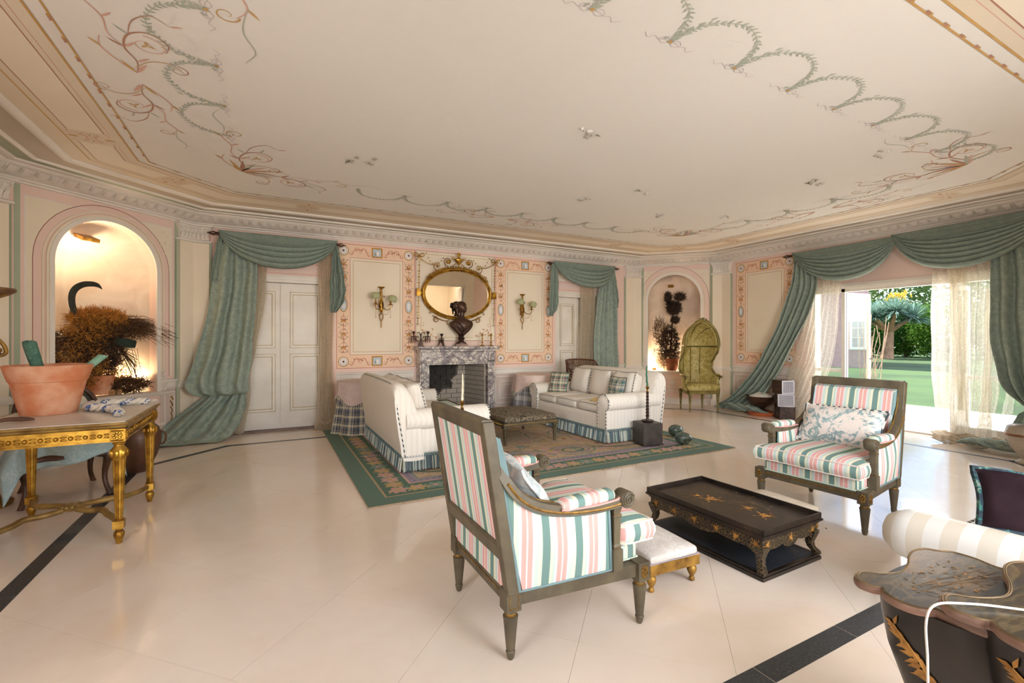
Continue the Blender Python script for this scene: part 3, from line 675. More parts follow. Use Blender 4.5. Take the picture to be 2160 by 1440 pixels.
# dado rails, skirtings and raised panels
def rail(name, i, x0, x1, prof, mat, parent, k='structure'):
    mb = MB(wf(i)); mb.loft([[(x0, -d, z) for d, z in prof], [(x1, -d, z) for d, z in prof]]); return mb.obj(name, mat, parent, smooth=30)
RP = [(0, .72), (.012, .72), (.015, .735), (.006, .74), (.006, .795), (.02, .80), (.03, .82), (.03, .835), (0, .84)]
BPf = [(0, 0), (.02, 0), (.02, .10), (.012, .13), (0, .14)]
for nm, i, spans, par in (('back', 1, [(bx(.93), bx(2.14)), (bx(3.60), bx(4.9)), (.2, bx(-.58)), (bx(6.2), 7.66)], WALL_B), ('back_left', 0, [(.2, .52), (1.66, 1.9)], NW_L), ('back_right', 2, [(.2, .30), (1.42, 1.6)], NW_R), ('right', 3, [(.2, 1.66)], WALL_R)):
    first = True
    for a, b in spans:
        rail('chair_rail', i, a, b, RP, WHITEP, par)
        o = rail('baseboard_'+nm if first else 'skirting', i, a, b, BPf, DADO, None if first else par)
        if first: structure(o)
        first = False
    mb = MB(wf(i))
    for a, b in spans:
        mb.box((a, -.002, .14), (b, .0, .72))
        if b-a > .15:
            def fr(x0, z0, x1, z1, w=.016, d=.012):
                mb.box((x0, -d, z0), (x1, 0, z0+w), 1); mb.box((x0, -d, z1-w), (x1, 0, z1), 1); mb.box((x0, -d, z0), (x0+w, 0, z1), 1); mb.box((x1-w, -d, z0), (x1, 0, z1), 1)
            fr(a+.05, .18, b-.05, .68)
            if b-a > .5: fr(a+.14, .27, b-.14, .59, .012); fr(a+.2, .33, b-.2, .53, .008)
            if b-a > .8: fr(a+.05, .748, b-.05, .79, .008, .014)
    mb.obj('dado_panelling', [DADO, WHITEP], par, smooth=0)
# niche shelves with carved scrolls, dado below
for i in (0, 2):
    M, cx, rx, sill, dep, w, L, spring = NICHES[i]
    mb = MB(M); mb.loft([[(x, -d, z) for d, z in ((-.0, sill-.045), (.05, sill-.045), (.075, sill-.02), (.085, sill), (0, sill))] for x in (cx-rx-.13, cx+rx+.13)])
    mb.box((cx-rx, 0, sill-.002), (cx+rx, dep+.1, sill+.002)); mb.obj('shelf', WHITEP, w, smooth=20)
    sc_ = MB(M)
    for s_ in (-1, 1):
        x = cx+s_*(rx+.075)
        for r, z0, tr in ((.062, sill+.075, .013), (.036, sill+.175, .009), (.026, sill+.25, .007)):
            pts = [(x+s_*(r*(1-.8*k/16))*math.cos(-PI/2+2.6*PI*k/16), -.02, z0+(r*(1-.8*k/16))*math.sin(-PI/2+2.6*PI*k/16)) for k in range(17)]
            sc_.tube(pts, [tr*(1-.5*k/16) for k in range(17)], 6)
        sc_.tube([(x-s_*.05, -.02, sill+.01), (x, -.02, sill+.02), (x+s_*.06, -.02, sill+.1), (x+s_*.02, -.02, sill+.16), (x-s_*.03, -.02, sill+.2), (x, -.02, sill+.28)], .008, 6, smooth=4)
        for k in range(6): sc_.ball((x-s_*.03+.01*(k % 3)*s_, -.02, sill+.03+.012*k), .011, 6, 4)
    sc_.obj('carved_scroll', WHITEP, w, smooth=60)
    dd = MB(M)
    for a, b in ((cx-rx-.02, cx+rx+.02),):
        def fr(x0, z0, x1, z1, w_=.016, d=.012):
            dd.box((x0, -d, z0), (x1, 0, z0+w_)); dd.box((x0, -d, z1-w_), (x1, 0, z1)); dd.box((x0, -d, z0), (x0+w_, 0, z1)); dd.box((x1-w_, -d, z0), (x1, 0, z1))
        fr(a, .34, b, .56); fr(a+.03, .37, b-.03, .53, .008); dd.box((a-.1, -.02, .0), (b+.1, 0, .12)); dd.box((a-.1, -.012, .26), (b+.1, 0, .285))
    for q in (-1, 0, 1):                                             # rosette with trailing leaves
        dd.ball((cx+q*.3, -.01, .45), (.03, .015, .03), 10, 6)
        for k in range(10):
            an = k*PI/5; dd.ball((cx+q*.3+.055*math.cos(an), -.006, .45+.055*math.sin(an)), (.014, .008, .014), 6, 4)
    dd.obj('dado_panelling', [WHITEP], w, smooth=50)
    dr = MB(M)                                                       # little gilt husk drop beside the niche
    x = cx+rx+.2 if i == 0 else cx-rx-.15
    if i == 0:
        for k in range(12): dr.ball((x+.018*math.sin(k*2.1)*(1-k/14), -.006, .60-.026*k), (.013-.0006*k, .008, .014), 6, 4)
        dr.obj('gilt_husk_drop', GOLD, w)
# ---------------------------------------------------------------- doors in the back wall
def door(name, X0, X1, ajar=False):
    xm = (X0+X1)/2; root = bpy.data.objects.new(name, None); COL.objects.link(root); root.location = (xm, 7.62, 0); structure(root)
    hw = (X1-X0)/2; fr_ = MB()
    for s in (-1, 1): fr_.box((s*hw-(.0 if s < 0 else .05), .0, 0), (s*hw+(.05 if s < 0 else 0), .2, DT))
    fr_.box((-hw, 0, DT-.04), (hw, .2, DT)); fr_.box((-hw-.06, -.02, DT), (hw+.06, .0, DT+.035)); fr_.box((-hw-.08, -.04, DT+.035), (hw+.08, .0, DT+.06)); fr_.obj('frame', WHITEW, root, smooth=0)
    th = MB(); th.box((-hw, -.015, 0), (hw, .3, .025)); th.obj('threshold', simple('brown_marble', '8A7260', '6F5A4A', .4), root, smooth=0)
    fr2 = MB(); fr2.box((-.62, -.018, 2.515), (.62, 0, 2.535)); fr2.obj('moulding', WHITEP, root, smooth=0)
    lw = hw-.05
    def leaf(x0, x1, T_=None, name='door_leaf'):
        mb = MB(T_); mb.box((x0, .08, .03), (x1, .12, DT-.045))
        for z0, z1 in ((.30, 1.12), (1.24, 2.05)):
            a, b = x0+.12, x1-.10
            w = .022
            for q in ((a, z0, b, z0+w), (a, z1-w, b, z1), (a, z0+w, a+w, z1-w), (b-w, z0+w, b, z1-w)): mb.box((q[0], .068, q[1]), (q[2], .08, q[3]), 0)
            w2 = .007
            for q in ((a+w, z0+w, b-w, z0+w+w2), (a+w, z1-w-w2, b-w, z1-w), (a+w, z0+w+w2, a+w+w2, z1-w-w2), (b-w-w2, z0+w+w2, b-w, z1-w-w2)): mb.box((q[0], .070, q[1]), (q[2], .08, q[3]), 1)
            w3 = .005; g = .016
            for q in ((a-g, z0-g, b+g, z0-g+w3), (a-g, z1+g-w3, b+g, z1+g), (a-g, z0-g+w3, a-g+w3, z1+g-w3), (b+g-w3, z0-g+w3, b+g, z1+g-w3)): mb.box((q[0], .076, q[1]), (q[2], .08, q[3]), 1)
        mb.obj(name, [WHITEW, DOORGOLD], root, smooth=0)
    leaf(-lw, -.003)
    if ajar: leaf(0, lw, Matrix.Translation((lw, .1, 0)) @ Matrix.Rotation(R(-34), 4, 'Z') @ Matrix.Translation((-lw, -.1, 0)))
    else: leaf(.003, lw)
    st = MB(); st.box((-.018, .062, .03), (.012, .08, DT-.05)); st.obj('meeting_strip', WHITEW, root, smooth=0)
    bk = MB(); bk.box((-hw-.3, .75, 0), (hw+.3, .8, 2.6)); bk.box((-hw-.3, .3, 0), (-hw-.25, .8, 2.6)); bk.box((hw+.25, .3, 0), (hw+.3, .8, 2.6)); bk.box((-hw-.3, .3, 2.4), (hw+.3, .8, 2.45)); bk.box((-hw-.3, .3, -.03), (hw+.3, .8, 0)); bk.obj('passage', CREAM, root, smooth=0)
    return root
door('door_1', *DL); door('door_2', *DR, True)
# front wall (behind the camera): two unseen windows added for fill light; doorway to a bright hall, seen only in the mirror
def window(name, i, x0, x1, z0, z1, nx, nz):
    mb = MB(wf(i)); w = .05
    mb.box((x0, .05, z0), (x0+w, .12, z1)); mb.box((x1-w, .05, z0), (x1, .12, z1)); mb.box((x0, .05, z0), (x1, .12, z0+w)); mb.box((x0, .05, z1-w), (x1, .12, z1))
    for k in range(1, nx): x = x0+(x1-x0)*k/nx; mb.box((x-.018, .07, z0), (x+.018, .1, z1))
    for k in range(1, nz): z = z0+(z1-z0)*k/nz; mb.box((x0, .07, z-.015), (x1, .1, z+.015))
    structure(mb.obj(name, WHITEW, smooth=0))
window('fill_window_2', 5, 2.4, 5.4, .35, 2.55, 4, 3); window('fill_window_3', 6, .7, 1.7, .4, 2.5, 2, 3)
mb = MB(wf(5))
mb.box((-.1, 3.0, 0), (3.0, 3.05, 2.9)); mb.box((-.15, .3, 0), (-.1, 3.05, 2.9)); mb.box((2.3, .3, 0), (2.35, 3.05, 2.9)); mb.box((-.1, .3, 2.85), (2.35, 3.05, 2.9)); mb.box((-.1, .3, -.03), (2.35, 3.05, 0))
structure(mb.obj('wall_hall', CREAM, smooth=0))
mb = MB(wf(5)); mb.box((.34, -.02, 0), (.40, .02, 2.31)); mb.box((1.8, -.02, 0), (1.86, .02, 2.31)); mb.box((.34, -.02, 2.25), (1.86, .02, 2.31)); mb.box((.42, -.0, .02), (.46, .55, 2.2)); mb.box((1.3, 2.9, 0), (1.9, 2.98, 2.1), 1)
structure(mb.obj('door_3', [WHITEW, simple('hall_panel', 'F2EEE4')], smooth=0))
lamp('hall_daylight', 'AREA', (5.4, -1.5, 2.78), 40, (1, .95, .88), (0, .1, -1), 1.8, 1.4)
# ---------------------------------------------------------------- garden doors in the right wall
GX = 8.24
glass = T('window_glass'); tp = glass.n('BsdfTransparent'); gl = glass.n('BsdfGlossy'); gl.inputs['Roughness'].default_value = .02; tp.inputs[0].default_value = (.93, .95, .95, 1)
mx = glass.n('MixShader'); mx.inputs[0].default_value = .10; glass.l(tp.outputs[0], mx.inputs[1]); glass.l(gl.outputs[0], mx.inputs[2]); glass.l(mx.outputs[0], glass.out.inputs[0]); GLASS = glass.m
wr = bpy.data.objects.new('window_1', None); COL.objects.link(wr); wr.location = (8.2, 3.34, 0); structure(wr)
y0, y1 = 2.06-3.34, 4.62-3.34
fb = MB()
for a in ((y0, y0+.05), (y1-.05, y1), (2.76-3.34, 2.81-3.34), (4.11-3.34, 4.16-3.34)): fb.box((.04, a[0], 0), (.12, a[1], 2.2))
fb.box((.04, y0, 2.12), (.12, y1, 2.2)); fb.box((.04, y0, 0), (.12, y1, .025)); fb.box((-.025, y0-.05, 2.2), (.06, y1+.05, 2.245)); fb.box((.0, y0-.02, 2.17), (.04, y1+.02, 2.2))
fb.obj('frame', WHITEW, wr, smooth=0)
for nm, a, b in (('a', y0+.05, 2.76-3.34), ('b', 4.16-3.34, y1-.05)):
    p = MB(); p.box((.078, a, .1), (.082, b, 2.12)); p.obj('pane', GLASS, wr, smooth=0)
    p = MB(); p.box((.05, a, .025), (.11, b, .18)); p.box((.05, a, .82), (.11, b, .87)); p.obj('rail', WHITEW, wr, smooth=0)
def gleaf(hy, ang, sg):
    Tm = Matrix.Translation((.08, hy, 0)) @ Matrix.Rotation(ang, 4, 'Z'); w_ = .64
    p = MB(Tm); p.box((0, -.02, .03), (.05, .02, 2.11)); p.box((w_-.05, -.02, .03), (w_, .02, 2.11)); p.box((0, -.02, .03), (w_, .02, .17)); p.box((0, -.02, 2.05), (w_, .02, 2.11)); p.box((.0, -.024, .03), (.012, .024, 2.11), 1)
    p.box((w_-.04, -.07*sg-.005, 1.02), (w_-.02, .0, 1.04), 1)
    o = p.obj('door_leaf', [WHITEW, simple('grey_seal', '6B6460')], wr, smooth=0)
    q = MB(Tm); q.box((.05, -.003, .17), (w_-.05, .003, 2.05)); q.obj('pane', GLASS, o, smooth=0)
gleaf(4.13-3.34, R(-5), 1); gleaf(2.79-3.34, R(4), -1)
# ---------------------------------------------------------------- garden
def m_grass():
    t = T('lawn_grass'); g = t.n('NewGeometry'); a = t.noise(g.outputs['Position'], .35, 4); b = t.noise(g.outputs['Position'], 14, 4)
    c = t.ramp(a, [(.35, '2A4216'), (.6, '405A24')]); return t.fin(t.mix(t.math('MULTIPLY', b, .5), c, '1C2E0D'), .9, 0, b, .6, .03)
gr = MB(); gr.box((8.5, -40, -.35), (95, 70, -.06)); g_ = structure(gr.obj('lawn', m_grass(), smooth=0))
pt = MB()
PATIO = simple('pale_patio_stone', 'E8E0D2', 'D6CCBA', .8, 0, 3)
for a in range(4):
    for b in range(14): pt.box((8.21+a*.9, -3+b*.9+.005, -.06), (8.21+(a+1)*.9-.01, -3+(b+1)*.9-.005, -.03))
PA = structure(pt.obj('patio', PATIO, smooth=0)) if False else None
base = MB(); base.box((8.2, -4, -.2), (12.0, 11, -.045)); PA = structure(base.obj('patio', simple('patio_mortar', 'C9BFAE'), smooth=0)); pm = None
for a in range(4):
    for b in range(10):
        if pm is None: q = MB(); q.box((0, .004, -.05), (.89, .896, -.03)); o = q.obj('paving_slab', PATIO, PA, smooth=0, loc=(8.41+a*.9, 0+b*.9, 0)); pm = o.data
        else: o = bpy.data.objects.new('paving_slab', pm); COL.objects.link(o); o.parent = PA; o.location = (8.41+a*.9, b*.9, 0)
lw_ = MB(); lw_.box((10.6, -3, -.03), (10.9, 1.6, .55)); structure(lw_.obj('wall_terrace', simple('white_render', 'F0ECE4'), smooth=0))
# far leaf clouds
def m_leaf(name, c1, c2, tr=.4):
    t = T(name); g = t.n('NewGeometry'); a = t.n('ObjectInfo'); n = t.noise(g.outputs['Position'], 2.5, 3); c = t.ramp(n, [(.3, c1), (.7, c2)])
    d = t.n('BsdfDiffuse'); x = t.n('BsdfTranslucent'); t.l(c, d.inputs[0]); t.l(c, x.inputs[0]); m = t.n('MixShader'); m.inputs[0].default_value = tr
    t.l(d.outputs[0], m.inputs[1]); t.l(x.outputs[0], m.inputs[2]); t.l(m.outputs[0], t.out.inputs[0]); return t.m
LF = [m_leaf('hedge_leaf', '34561E', '628434'), m_leaf('dark_leaf', '1E3C1A', '3C6028'), m_leaf('olive_leaf', '4C6634', '7C8F54'), m_leaf('agave_leaf', '355C50', '5A8276', .2)]
def cloud(mb, c, r, n, s, q):
    for _ in range(n):
        a, b = q.uniform(0, 2*PI), math.acos(q.uniform(-1, 1)); k = q.uniform(.6, 1)
        p = Vector((c[0]+r[0]*k*math.sin(b)*math.cos(a), c[1]+r[1]*k*math.sin(b)*math.sin(a), c[2]+r[2]*k*math.cos(b)))
        if p.z < -.05: p.z = q.uniform(-.05, .4)
        u = Vector((q.gauss(0, 1), q.gauss(0, 1), q.gauss(0, 1))).normalized(); v = u.cross(Vector((q.gauss(0, 1), q.gauss(0, 1), q.gauss(0, 1)))).normalized()
        L = s*q.uniform(.6, 1.3); mb.add([p-u*L, p+v*L*.35, p+u*L, p-v*L*.35], [(0, 1, 2, 3)])
BUSH = [(44, 20.6, 2.9, 4.6, 1, 'dark leafy bush at the left edge of the garden view'), (46.5, 18.6, 2.2, 4.4, 0, 'bright green bush directly behind the spiky tree trunk'),
        (44, 15.4, 2.2, 4.2, 0, 'broad bright green bush right of the spiky tree trunk'), (47, 12.9, 2.6, 4.4, 1, 'dark rounded bush seen past the left edge of the lace curtain'),
        (42.5, 11.0, 2.2, 4.0, 2, 'pale olive bush seen through the pale left lace curtain'), (45, 6.9, 3.4, 5.0, 0, 'green bush seen through the middle of the lace curtain'),
        (56, 24.5, 5.2, 11, 2, 'big pale green tree crown far behind the garden hedge'), (57.5, 14.6, 5.0, 10.5, 0, 'tall sunlit tree behind the right end of the hedge')]
for k, (x, y, r, h, mi_, lab) in enumerate(BUSH):
    t_ = thing('bush' if h < 6 else 'tree', lab, 'bush' if h < 6 else 'tree', (x, y, -.06)); q = random.Random(k); mb = MB()
    cloud(mb, (0, 0, h*.5), (r*.8, r, h*.52), 3600 if h < 6 else 6000, .17 if h < 6 else .28, q); mb.obj('foliage', LF[mi_], t_, kind='stuff', smooth=0)
    mb = MB()
    for j in range(4): a = j*1.7; mb.tube([(0, 0, -.2), (r*.2*math.cos(a), r*.2*math.sin(a), h*.4), (r*.5*math.cos(a), r*.5*math.sin(a), h*.8)], [.1, .07, .03], 6)
    mb.obj('trunk', simple('brown_bark', '6E5A44', '4E3E2E', .9), t_)
dt = thing('dragon_tree', 'spiky dragon tree with a forked trunk standing on the lawn', 'tree', (40.3, 17.3, -.06), scale=1.05)
mb = MB(); mb.tube([(0, 0, -.2), (.05, -.05, .9), (.1, -.1, 2.0)], [.42, .32, .28], 10, smooth=4)
tips = []
for k in range(7):
    a = k*2*PI/7+.2; e = Vector((.1+1.25*math.cos(a), -.1+1.35*math.sin(a), 3.0+.25*math.sin(k*2))); tips.append(e)
    mb.tube([(.1, -.1, 1.9), (.1+.6*math.cos(a), -.1+.6*math.sin(a), 2.35), tuple(e)], [.2, .15, .12], 8, smooth=4)
tips.append(Vector((.1, -.1, 3.3))); mb.obj('trunk', simple('dragon_bark', 'B08A6A', '8A6A50', .9, 0, 3, .4, 14), dt)
mb = MB(); q = random.Random(5)
for e in tips:
    for _ in range(210):
        a, b = q.uniform(0, 2*PI), q.uniform(-.45, 1.25); L = q.uniform(.9, 1.45)
        d = Vector((math.cos(a)*math.cos(b), math.sin(a)*math.cos(b), math.sin(b))); s = d.cross(Vector((0, 0, 1))).normalized()*.035
        m_ = e+d*L*.6; tip = e+d*L-Vector((0, 0, .12)); mb.add([e-s, e+s, m_+s, m_-s, tip], [(0, 1, 2, 3), (3, 2, 4)])
mb.obj('leaf_rosettes', m_leaf('dragon_leaf', '5E7F6E', '93AC9C', .2), dt, kind='stuff', smooth=0)
mb = MB()
for _ in range(80): p = Vector((.1+q.gauss(0, .2), -.6+q.gauss(0, .3), 4.35+q.gauss(0, .13))); mb.ball(p, (.05, .05, .12), 5, 3)
mb.obj('yellow_flower_spike', simple('yellow_bloom', 'F0D03C', 'D8A828'), dt, kind='stuff')
hb = thing('garden_house', 'pink rendered house with a white framed window beyond the glass door leaf', 'building', (26, 11.9, -.06))
mb = MB(); mb.prism([(0, 0), (8, 3.75), (8, 12), (0, 12)], 0, 6.5); mb.obj('wall', simple('pink_render', 'CFA29A', 'C4968E', .9), hb, smooth=0)
mb = MB(); mb.box((-.06, .05, .9), (.02, .82, 2.6)); o = mb.obj('window', WHITEW, hb, smooth=0)
mb = MB(); mb.box((-.07, .17, 1.05), (-.055, .7, 2.48)); mb.obj('pane', simple('dusky_glass', '8A949C', '6E7A84', .15), o, smooth=0)
mb = MB(); mb.box((-.085, .42, 1.05), (-.06, .45, 2.48)); mb.box((-.085, .17, 1.97), (-.06, .7, 2.0)); mb.box((-.085, .17, 1.5), (-.06, .7, 1.53)); mb.obj('glazing_bar', WHITEW, o, smooth=0)
mb = MB()
vq = random.Random(9)
for k in range(15):
    x, y, z = 9.6, 4.42+vq.uniform(-.08, .12), -.05; pts = [(x, y, z)]
    for j in range(5): x += vq.uniform(-.05, .08); y -= vq.uniform(-.03, .09)*(1 if k % 3 else 0); z += vq.uniform(.15, .5); pts.append((x, y, z))
    mb.tube(pts, .006, 4)
vi = mb.obj('dry_vine', simple('dry_vine', '94806A', '6E5C4A'), None, label='bare tangled climbing vine just outside the open glass door', cat='vine')
# ---------------------------------------------------------------- fireplace
fp = bpy.data.objects.new('fireplace', None); COL.objects.link(fp); fp.location = (2.86, 7.62, 0); fp['label'] = 'violet veined marble fireplace with a sooty brick firebox'; fp['category'] = 'fireplace'
HB = .69; OP = .53; D = .27
for s in (-1, 1):
    mb = MB(); a, b = sorted((s*OP, s*(HB-.02))); mb.box((a, -D+.04, 0), (b, .02, .98))
    mb.loft([[(s*(OP+.03)+dx, -D+dy, z) for dx, dy in ((-.03 if s > 0 else -.09, 0), (.09 if s > 0 else .03, 0), (.09 if s > 0 else .03, .06), (-.03 if s > 0 else -.09, .06))] for z in (.10, .97)])
    mb.box((a-.0, -D-.02, 0), (b+.0, -.0, .12))
    for k in range(3): mb.box((s*(OP+.02+.035*k)-.009, -D-.008, .16), (s*(OP+.02+.035*k)+.009, -D, .93))
    mb.obj('jamb', MARB, fp, smooth=30)
mb = MB(); mb.loft([[(-HB, -y_, z) for y_, z in prof_] for prof_ in ([],)] if False else [[(x, -d, z) for d, z in ((0, .93), (D-.03, .93), (D-.03, .955), (D+.0, .965), (D+.0, .98), (D-.02, .99), (D-.02, 1.14), (D+.01, 1.155), (D+.01, 1.18), (0, 1.18))] for x in (-HB+.01, HB-.01)])
mb.obj('frieze', MARB, fp, smooth=20)
mb = MB(); mb.loft([[(x, -d, z) for d, z in ((0, 1.18), (D+.02, 1.18), (D+.05, 1.195), (D+.06, 1.21), (D+.06, 1.235), (0, 1.235))] for x in (-HB-.04, HB+.04)]); mb.obj('mantel_shelf', MARB, fp, smooth=20)
for s in (-1, 1):
    mb = MB(); mb.box((s*(HB-.085)-.06, -D-.015, .99), (s*(HB-.085)+.06, -D+.03, 1.14)); mb.obj('corner_block', MARB, fp, smooth=0, bevel=.004)
# firebox of bricks: individual blocks, blackened by soot at the back left
def m_brick():
    t = T('firebox_brick'); g = t.n('NewGeometry'); p = t.sep(g.outputs['Position']); n = t.noise(g.outputs['Position'], 5, 5, .6); n2 = t.noise(g.outputs['Position'], 18, 4)
    dx = t.math('SUBTRACT', p[0], 2.62); dz = t.math('SUBTRACT', p[2], .82)
    r = t.math('ADD', t.math('MULTIPLY', t.math('MULTIPLY', dx, dx), 2.2), t.math('MULTIPLY', t.math('MULTIPLY', dz, dz), 2.2))
    f = t.math('ADD', r, t.math('MULTIPLY', t.math('SUBTRACT', n, .5), 1.1))
    c = t.ramp(f, [(.45, '0E0C0B'), (.54, '35302B'), (.61, 'B9AC9C')]); return t.fin(t.mix(t.math('MULTIPLY', n2, .3), c, '948A7E'), .9, 0, n2, .4, .01)
BR = m_brick()
fx = MB(); fx.box((-.56, .50, 0), (.56, .54, 1.0)); fx.box((-.58, -.2, 0), (-.54, .54, 1.0)); fx.box((.54, -.2, 0), (.58, .54, 1.0)); fx.box((-.56, -.2, .955), (.56, .54, 1.0)); fx.box((-.56, -.2, 0), (.56, .54, .02)); fb_ = fx.obj('firebox', simple('mortar', '6E665C', '4A443E', .9), fp, smooth=0)
bh, bw = .085, .21; bk_ = [0]
for row in range(11):
    z = .022+row*bh
    for side, (L0, L1) in (('b', (-.40, .40)), ('l', (-.16, .5)), ('r', (-.16, .5))):
        x = L0-(bw/2 if row % 2 else 0)
        while x < L1-.02:
            a, b = max(L0, x)+.004, min(L1, x+bw)-.004; x += bw
            if b-a < .02: continue
            m_ = MB(); j = rnd.uniform(0, .006)
            if side == 'b': m_.box((a, .46-j, z+.003), (b, .50, z+bh-.004))
            elif side == 'l':
                Tm = Matrix.Translation((-.53, -.16, 0)) @ Matrix.Rotation(R(-11), 4, 'Z'); m_.box((-.03, a+.16, z+.003), (.02+j, b+.16, z+bh-.004), None, Tm)
            else:
                Tm = Matrix.Translation((.53, -.16, 0)) @ Matrix.Rotation(R(11), 4, 'Z'); m_.box((-.02-j, a+.16, z+.003), (.03, b+.16, z+bh-.004), None, Tm)
            m_.obj('brick', BR, fb_, smooth=0)
ash = MB(); ash.grid(lambda u, v: (-.45+.9*u, -.1+.5*v, .022+.03*abs(math.sin(7*u)*math.sin(5*v))), 16, 10); ash.obj('ash', simple('grey_ash', '9A9086', '6E665E', .95, 0, 12), fp)
for k, (a, b, z, an, L) in enumerate(((2.88, 7.80, .10, .08, .5), (3.1, 7.60, .09, -.12, .36))):
    mb = MB(); mb.tube([(-L/2, 0, 0), (-L*.1, .01, .01), (L/2, 0, -.01)], [.04, .045, .035], 9, smooth=3)
    o = mb.obj('log', simple('charred_log', '4A3A2E', '1E1814', .95, 0, 9, .5, 30), None, label=('charred log lying at the back of the fireplace', 'thin charred log leaning at the right of the fireplace')[k], cat='log'); o.location = (a, b, z-.01); o.rotation_euler = (0, 0, an)
t_ = thing('log_box', 'grey green slope-topped wooden box with two bolt heads before the hearth', 'box', (2.42, 6.93, .0135), R(0))
mb = MB(); GB = simple('grey_green_box', 'A9AC98', '989C88', .7)
mb.prism([(-.24, 0), (.40, 0), (.40, .22), (.02, .40), (-.24, .40)], -.15, .15, Matrix.Rotation(R(90), 4, 'X')); mb.obj('body', GB, t_, smooth=0, bevel=.004)
mb = MB(); mb.tube([(-.26, -.15, .405), (.02, -.15, .405), (.42, -.15, .222)], .009, 6); mb.obj('edge_trim', DARKW, t_)
for z in (.30, .34): mb = MB(); mb.ball((-.08, -.15, z-.02), .012, 8, 5); mb.obj('bolt_head', IRON, t_)
# ---------------------------------------------------------------- curtains
def swag(name, M, x0, x1, z0, z1, sag, folds, bulge, parent, mat, topsag=.03, skew=0, drop0=0, drop1=0, seed=1):
    q = random.Random(seed); mb = MB(M); ph = [q.uniform(-.06, .06) for _ in range(folds+2)]
    def fn(u, v):
        s = u; e = math.sin(PI*s)
        sh = s+skew*e*v*.5
        arc = (4*s*(1-s))**.72 if 0 < s < 1 else 0
        z = z0+(z1-z0)*s-(topsag+(sag-topsag)*v)*arc-.05*v*(drop0*(1-s)+drop1*s)
        x = x0+(x1-x0)*(sh-.02*math.sin(2*PI*s)*v)
        w = abs(math.sin(PI*folds*v+ph[int(v*folds)])) if v > .0 else 0
        y = -.195-.6*bulge*e*(.25+.75*math.sin(PI*min(v*.8, 1)))-.042*w*(.35+.65*e)*(0 if v < .28 else 1)
        return (x, y, z+.012*w*e)
    mb.grid(fn, 40, folds*6); return mb.obj(name, mat, parent, smooth=80, solid=.006)
def rows(name, M, rr, folds, mat, parent, nu=90, k=6, seed=1, solid=.004, noise=.006, sharp=1.0, **kw):
    # rr: (z, xl, xr, y, amp) from the top down; cloth hangs between xl and xr with pleats of depth amp
    q = random.Random(seed); V = [Vector((a, b, c)) for a, b, c, d, e in rr]; D_ = [Vector((d, e, 0)) for a, b, c, d, e in rr]
    V, _ = cr(V, k); D_, _ = cr(D_, k); ph = [q.uniform(0, 6) for _ in range(4)]; n = len(V)-1; mb = MB(M)
    def fn(u, v):
        i = min(n, int(round(v*n))); z, xl, xr = V[i]; y, amp = D_[i].x, D_[i].y
        uu = u+.018*math.sin(4*PI*u+ph[0]+v*1.3)
        w = math.sin(2*PI*folds*uu+.5*math.sin(2*v+ph[1])); w2 = math.sin(2*PI*(folds*.47)*uu+ph[2]+v*2)
        w = math.copysign(abs(w)**sharp, w)
        return (xl+(xr-xl)*u+noise*math.sin(9*v*3+u*7), y+amp*(.75*w+.35*w2), z+noise*math.sin(u*13+ph[3]))
    mb.grid(fn, nu, n); return mb.obj(name, mat, parent, smooth=80, solid=solid, **kw)
def rod(name, M, x0, x1, z, y, lab, par_label=None, z1=None):
    t = thing(name, lab, 'curtain rod'); z1 = z if z1 is None else z1
    mb = MB(M); mb.tube([(x0, y, z), (x1, y, z1)], .014, 8); mb.obj('pole', BRONZE, t)
    for s, x, zz in ((-1, x0, z), (1, x1, z1)):
        mb = MB(M); mb.tube([(x, y, zz), (x+s*.03, y, zz)], .022, 8)
        mb.ball((x+s*.035, y, zz), .02, 8, 5)
        for k in range(5):
            a = 2*PI*k/5; mb.tube([(x+s*.03, y, zz), (x+s*.07, y+.028*math.cos(a), zz+.028*math.sin(a)), (x+s*.10, y+.012*math.cos(a), zz+.012*math.sin(a)), (x+s*.135, y, zz)], .006, 5, smooth=3)
        mb.ball((x+s*.135, y, zz), .009, 6, 4); mb.obj('finial', BRONZE, t)
        mb = MB(M); mb.tube([(x-s*.04, y, zz), (x-s*.04, .0, zz)], .012, 6); mb.obj('bracket', BRONZE, t)
    return t
I = Matrix.Translation((0, 7.62, 0))                 # back wall frame: y out of the room, x world
rod('curtain_rod', I, -.60, .90, 2.80, -.16, 'dark bronze curtain rod above the left double door', z1=2.79)
rod('curtain_rod', I, 4.80, 6.30, 2.81, -.16, 'dark bronze curtain rod above the right double door')
# left door set
t = thing('curtain', 'grey green damask curtain set draped over the left double door and trailing on the floor', 'curtain')
swag('swag', I, -.61, .92, 2.845, 2.845, .48, 6, .16, t, TEALIN, .01, drop0=.2)
rows('drape', I, [(2.70, -.60, -.18, -.16, .03), (2.3, -.66, -.14, -.17, .05), (1.9, -.71, -.16, -.18, .055), (1.5, -.78, -.19, -.20, .06), (1.15, -.86, -.21, -.22, .07), (.90, -.93, -.24, -.27, .07), (.74, -.96, -.25, -.32, .06), (.64, -.90, -.26, -.32, .05), (.60, -.76, -.30, -.26, .03), (.63, -.66, -.36, -.2, .02)], 3.3, TEAL, t, seed=3, sharp=.85)
rows('drape_tail', I, [(.72, -.66, -.30, -.17, .02), (.56, -.80, -.28, -.2, .04), (.42, -.98, -.29, -.24, .05), (.28, -1.15, -.33, -.28, .055), (.15, -1.28, -.39, -.34, .05), (.07, -1.36, -.46, -.38, .035), (.035, -1.40, -.52, -.44, .02), (.02, -1.36, -.58, -.50, .012)], 4, TEAL, t, seed=9, sharp=.8)
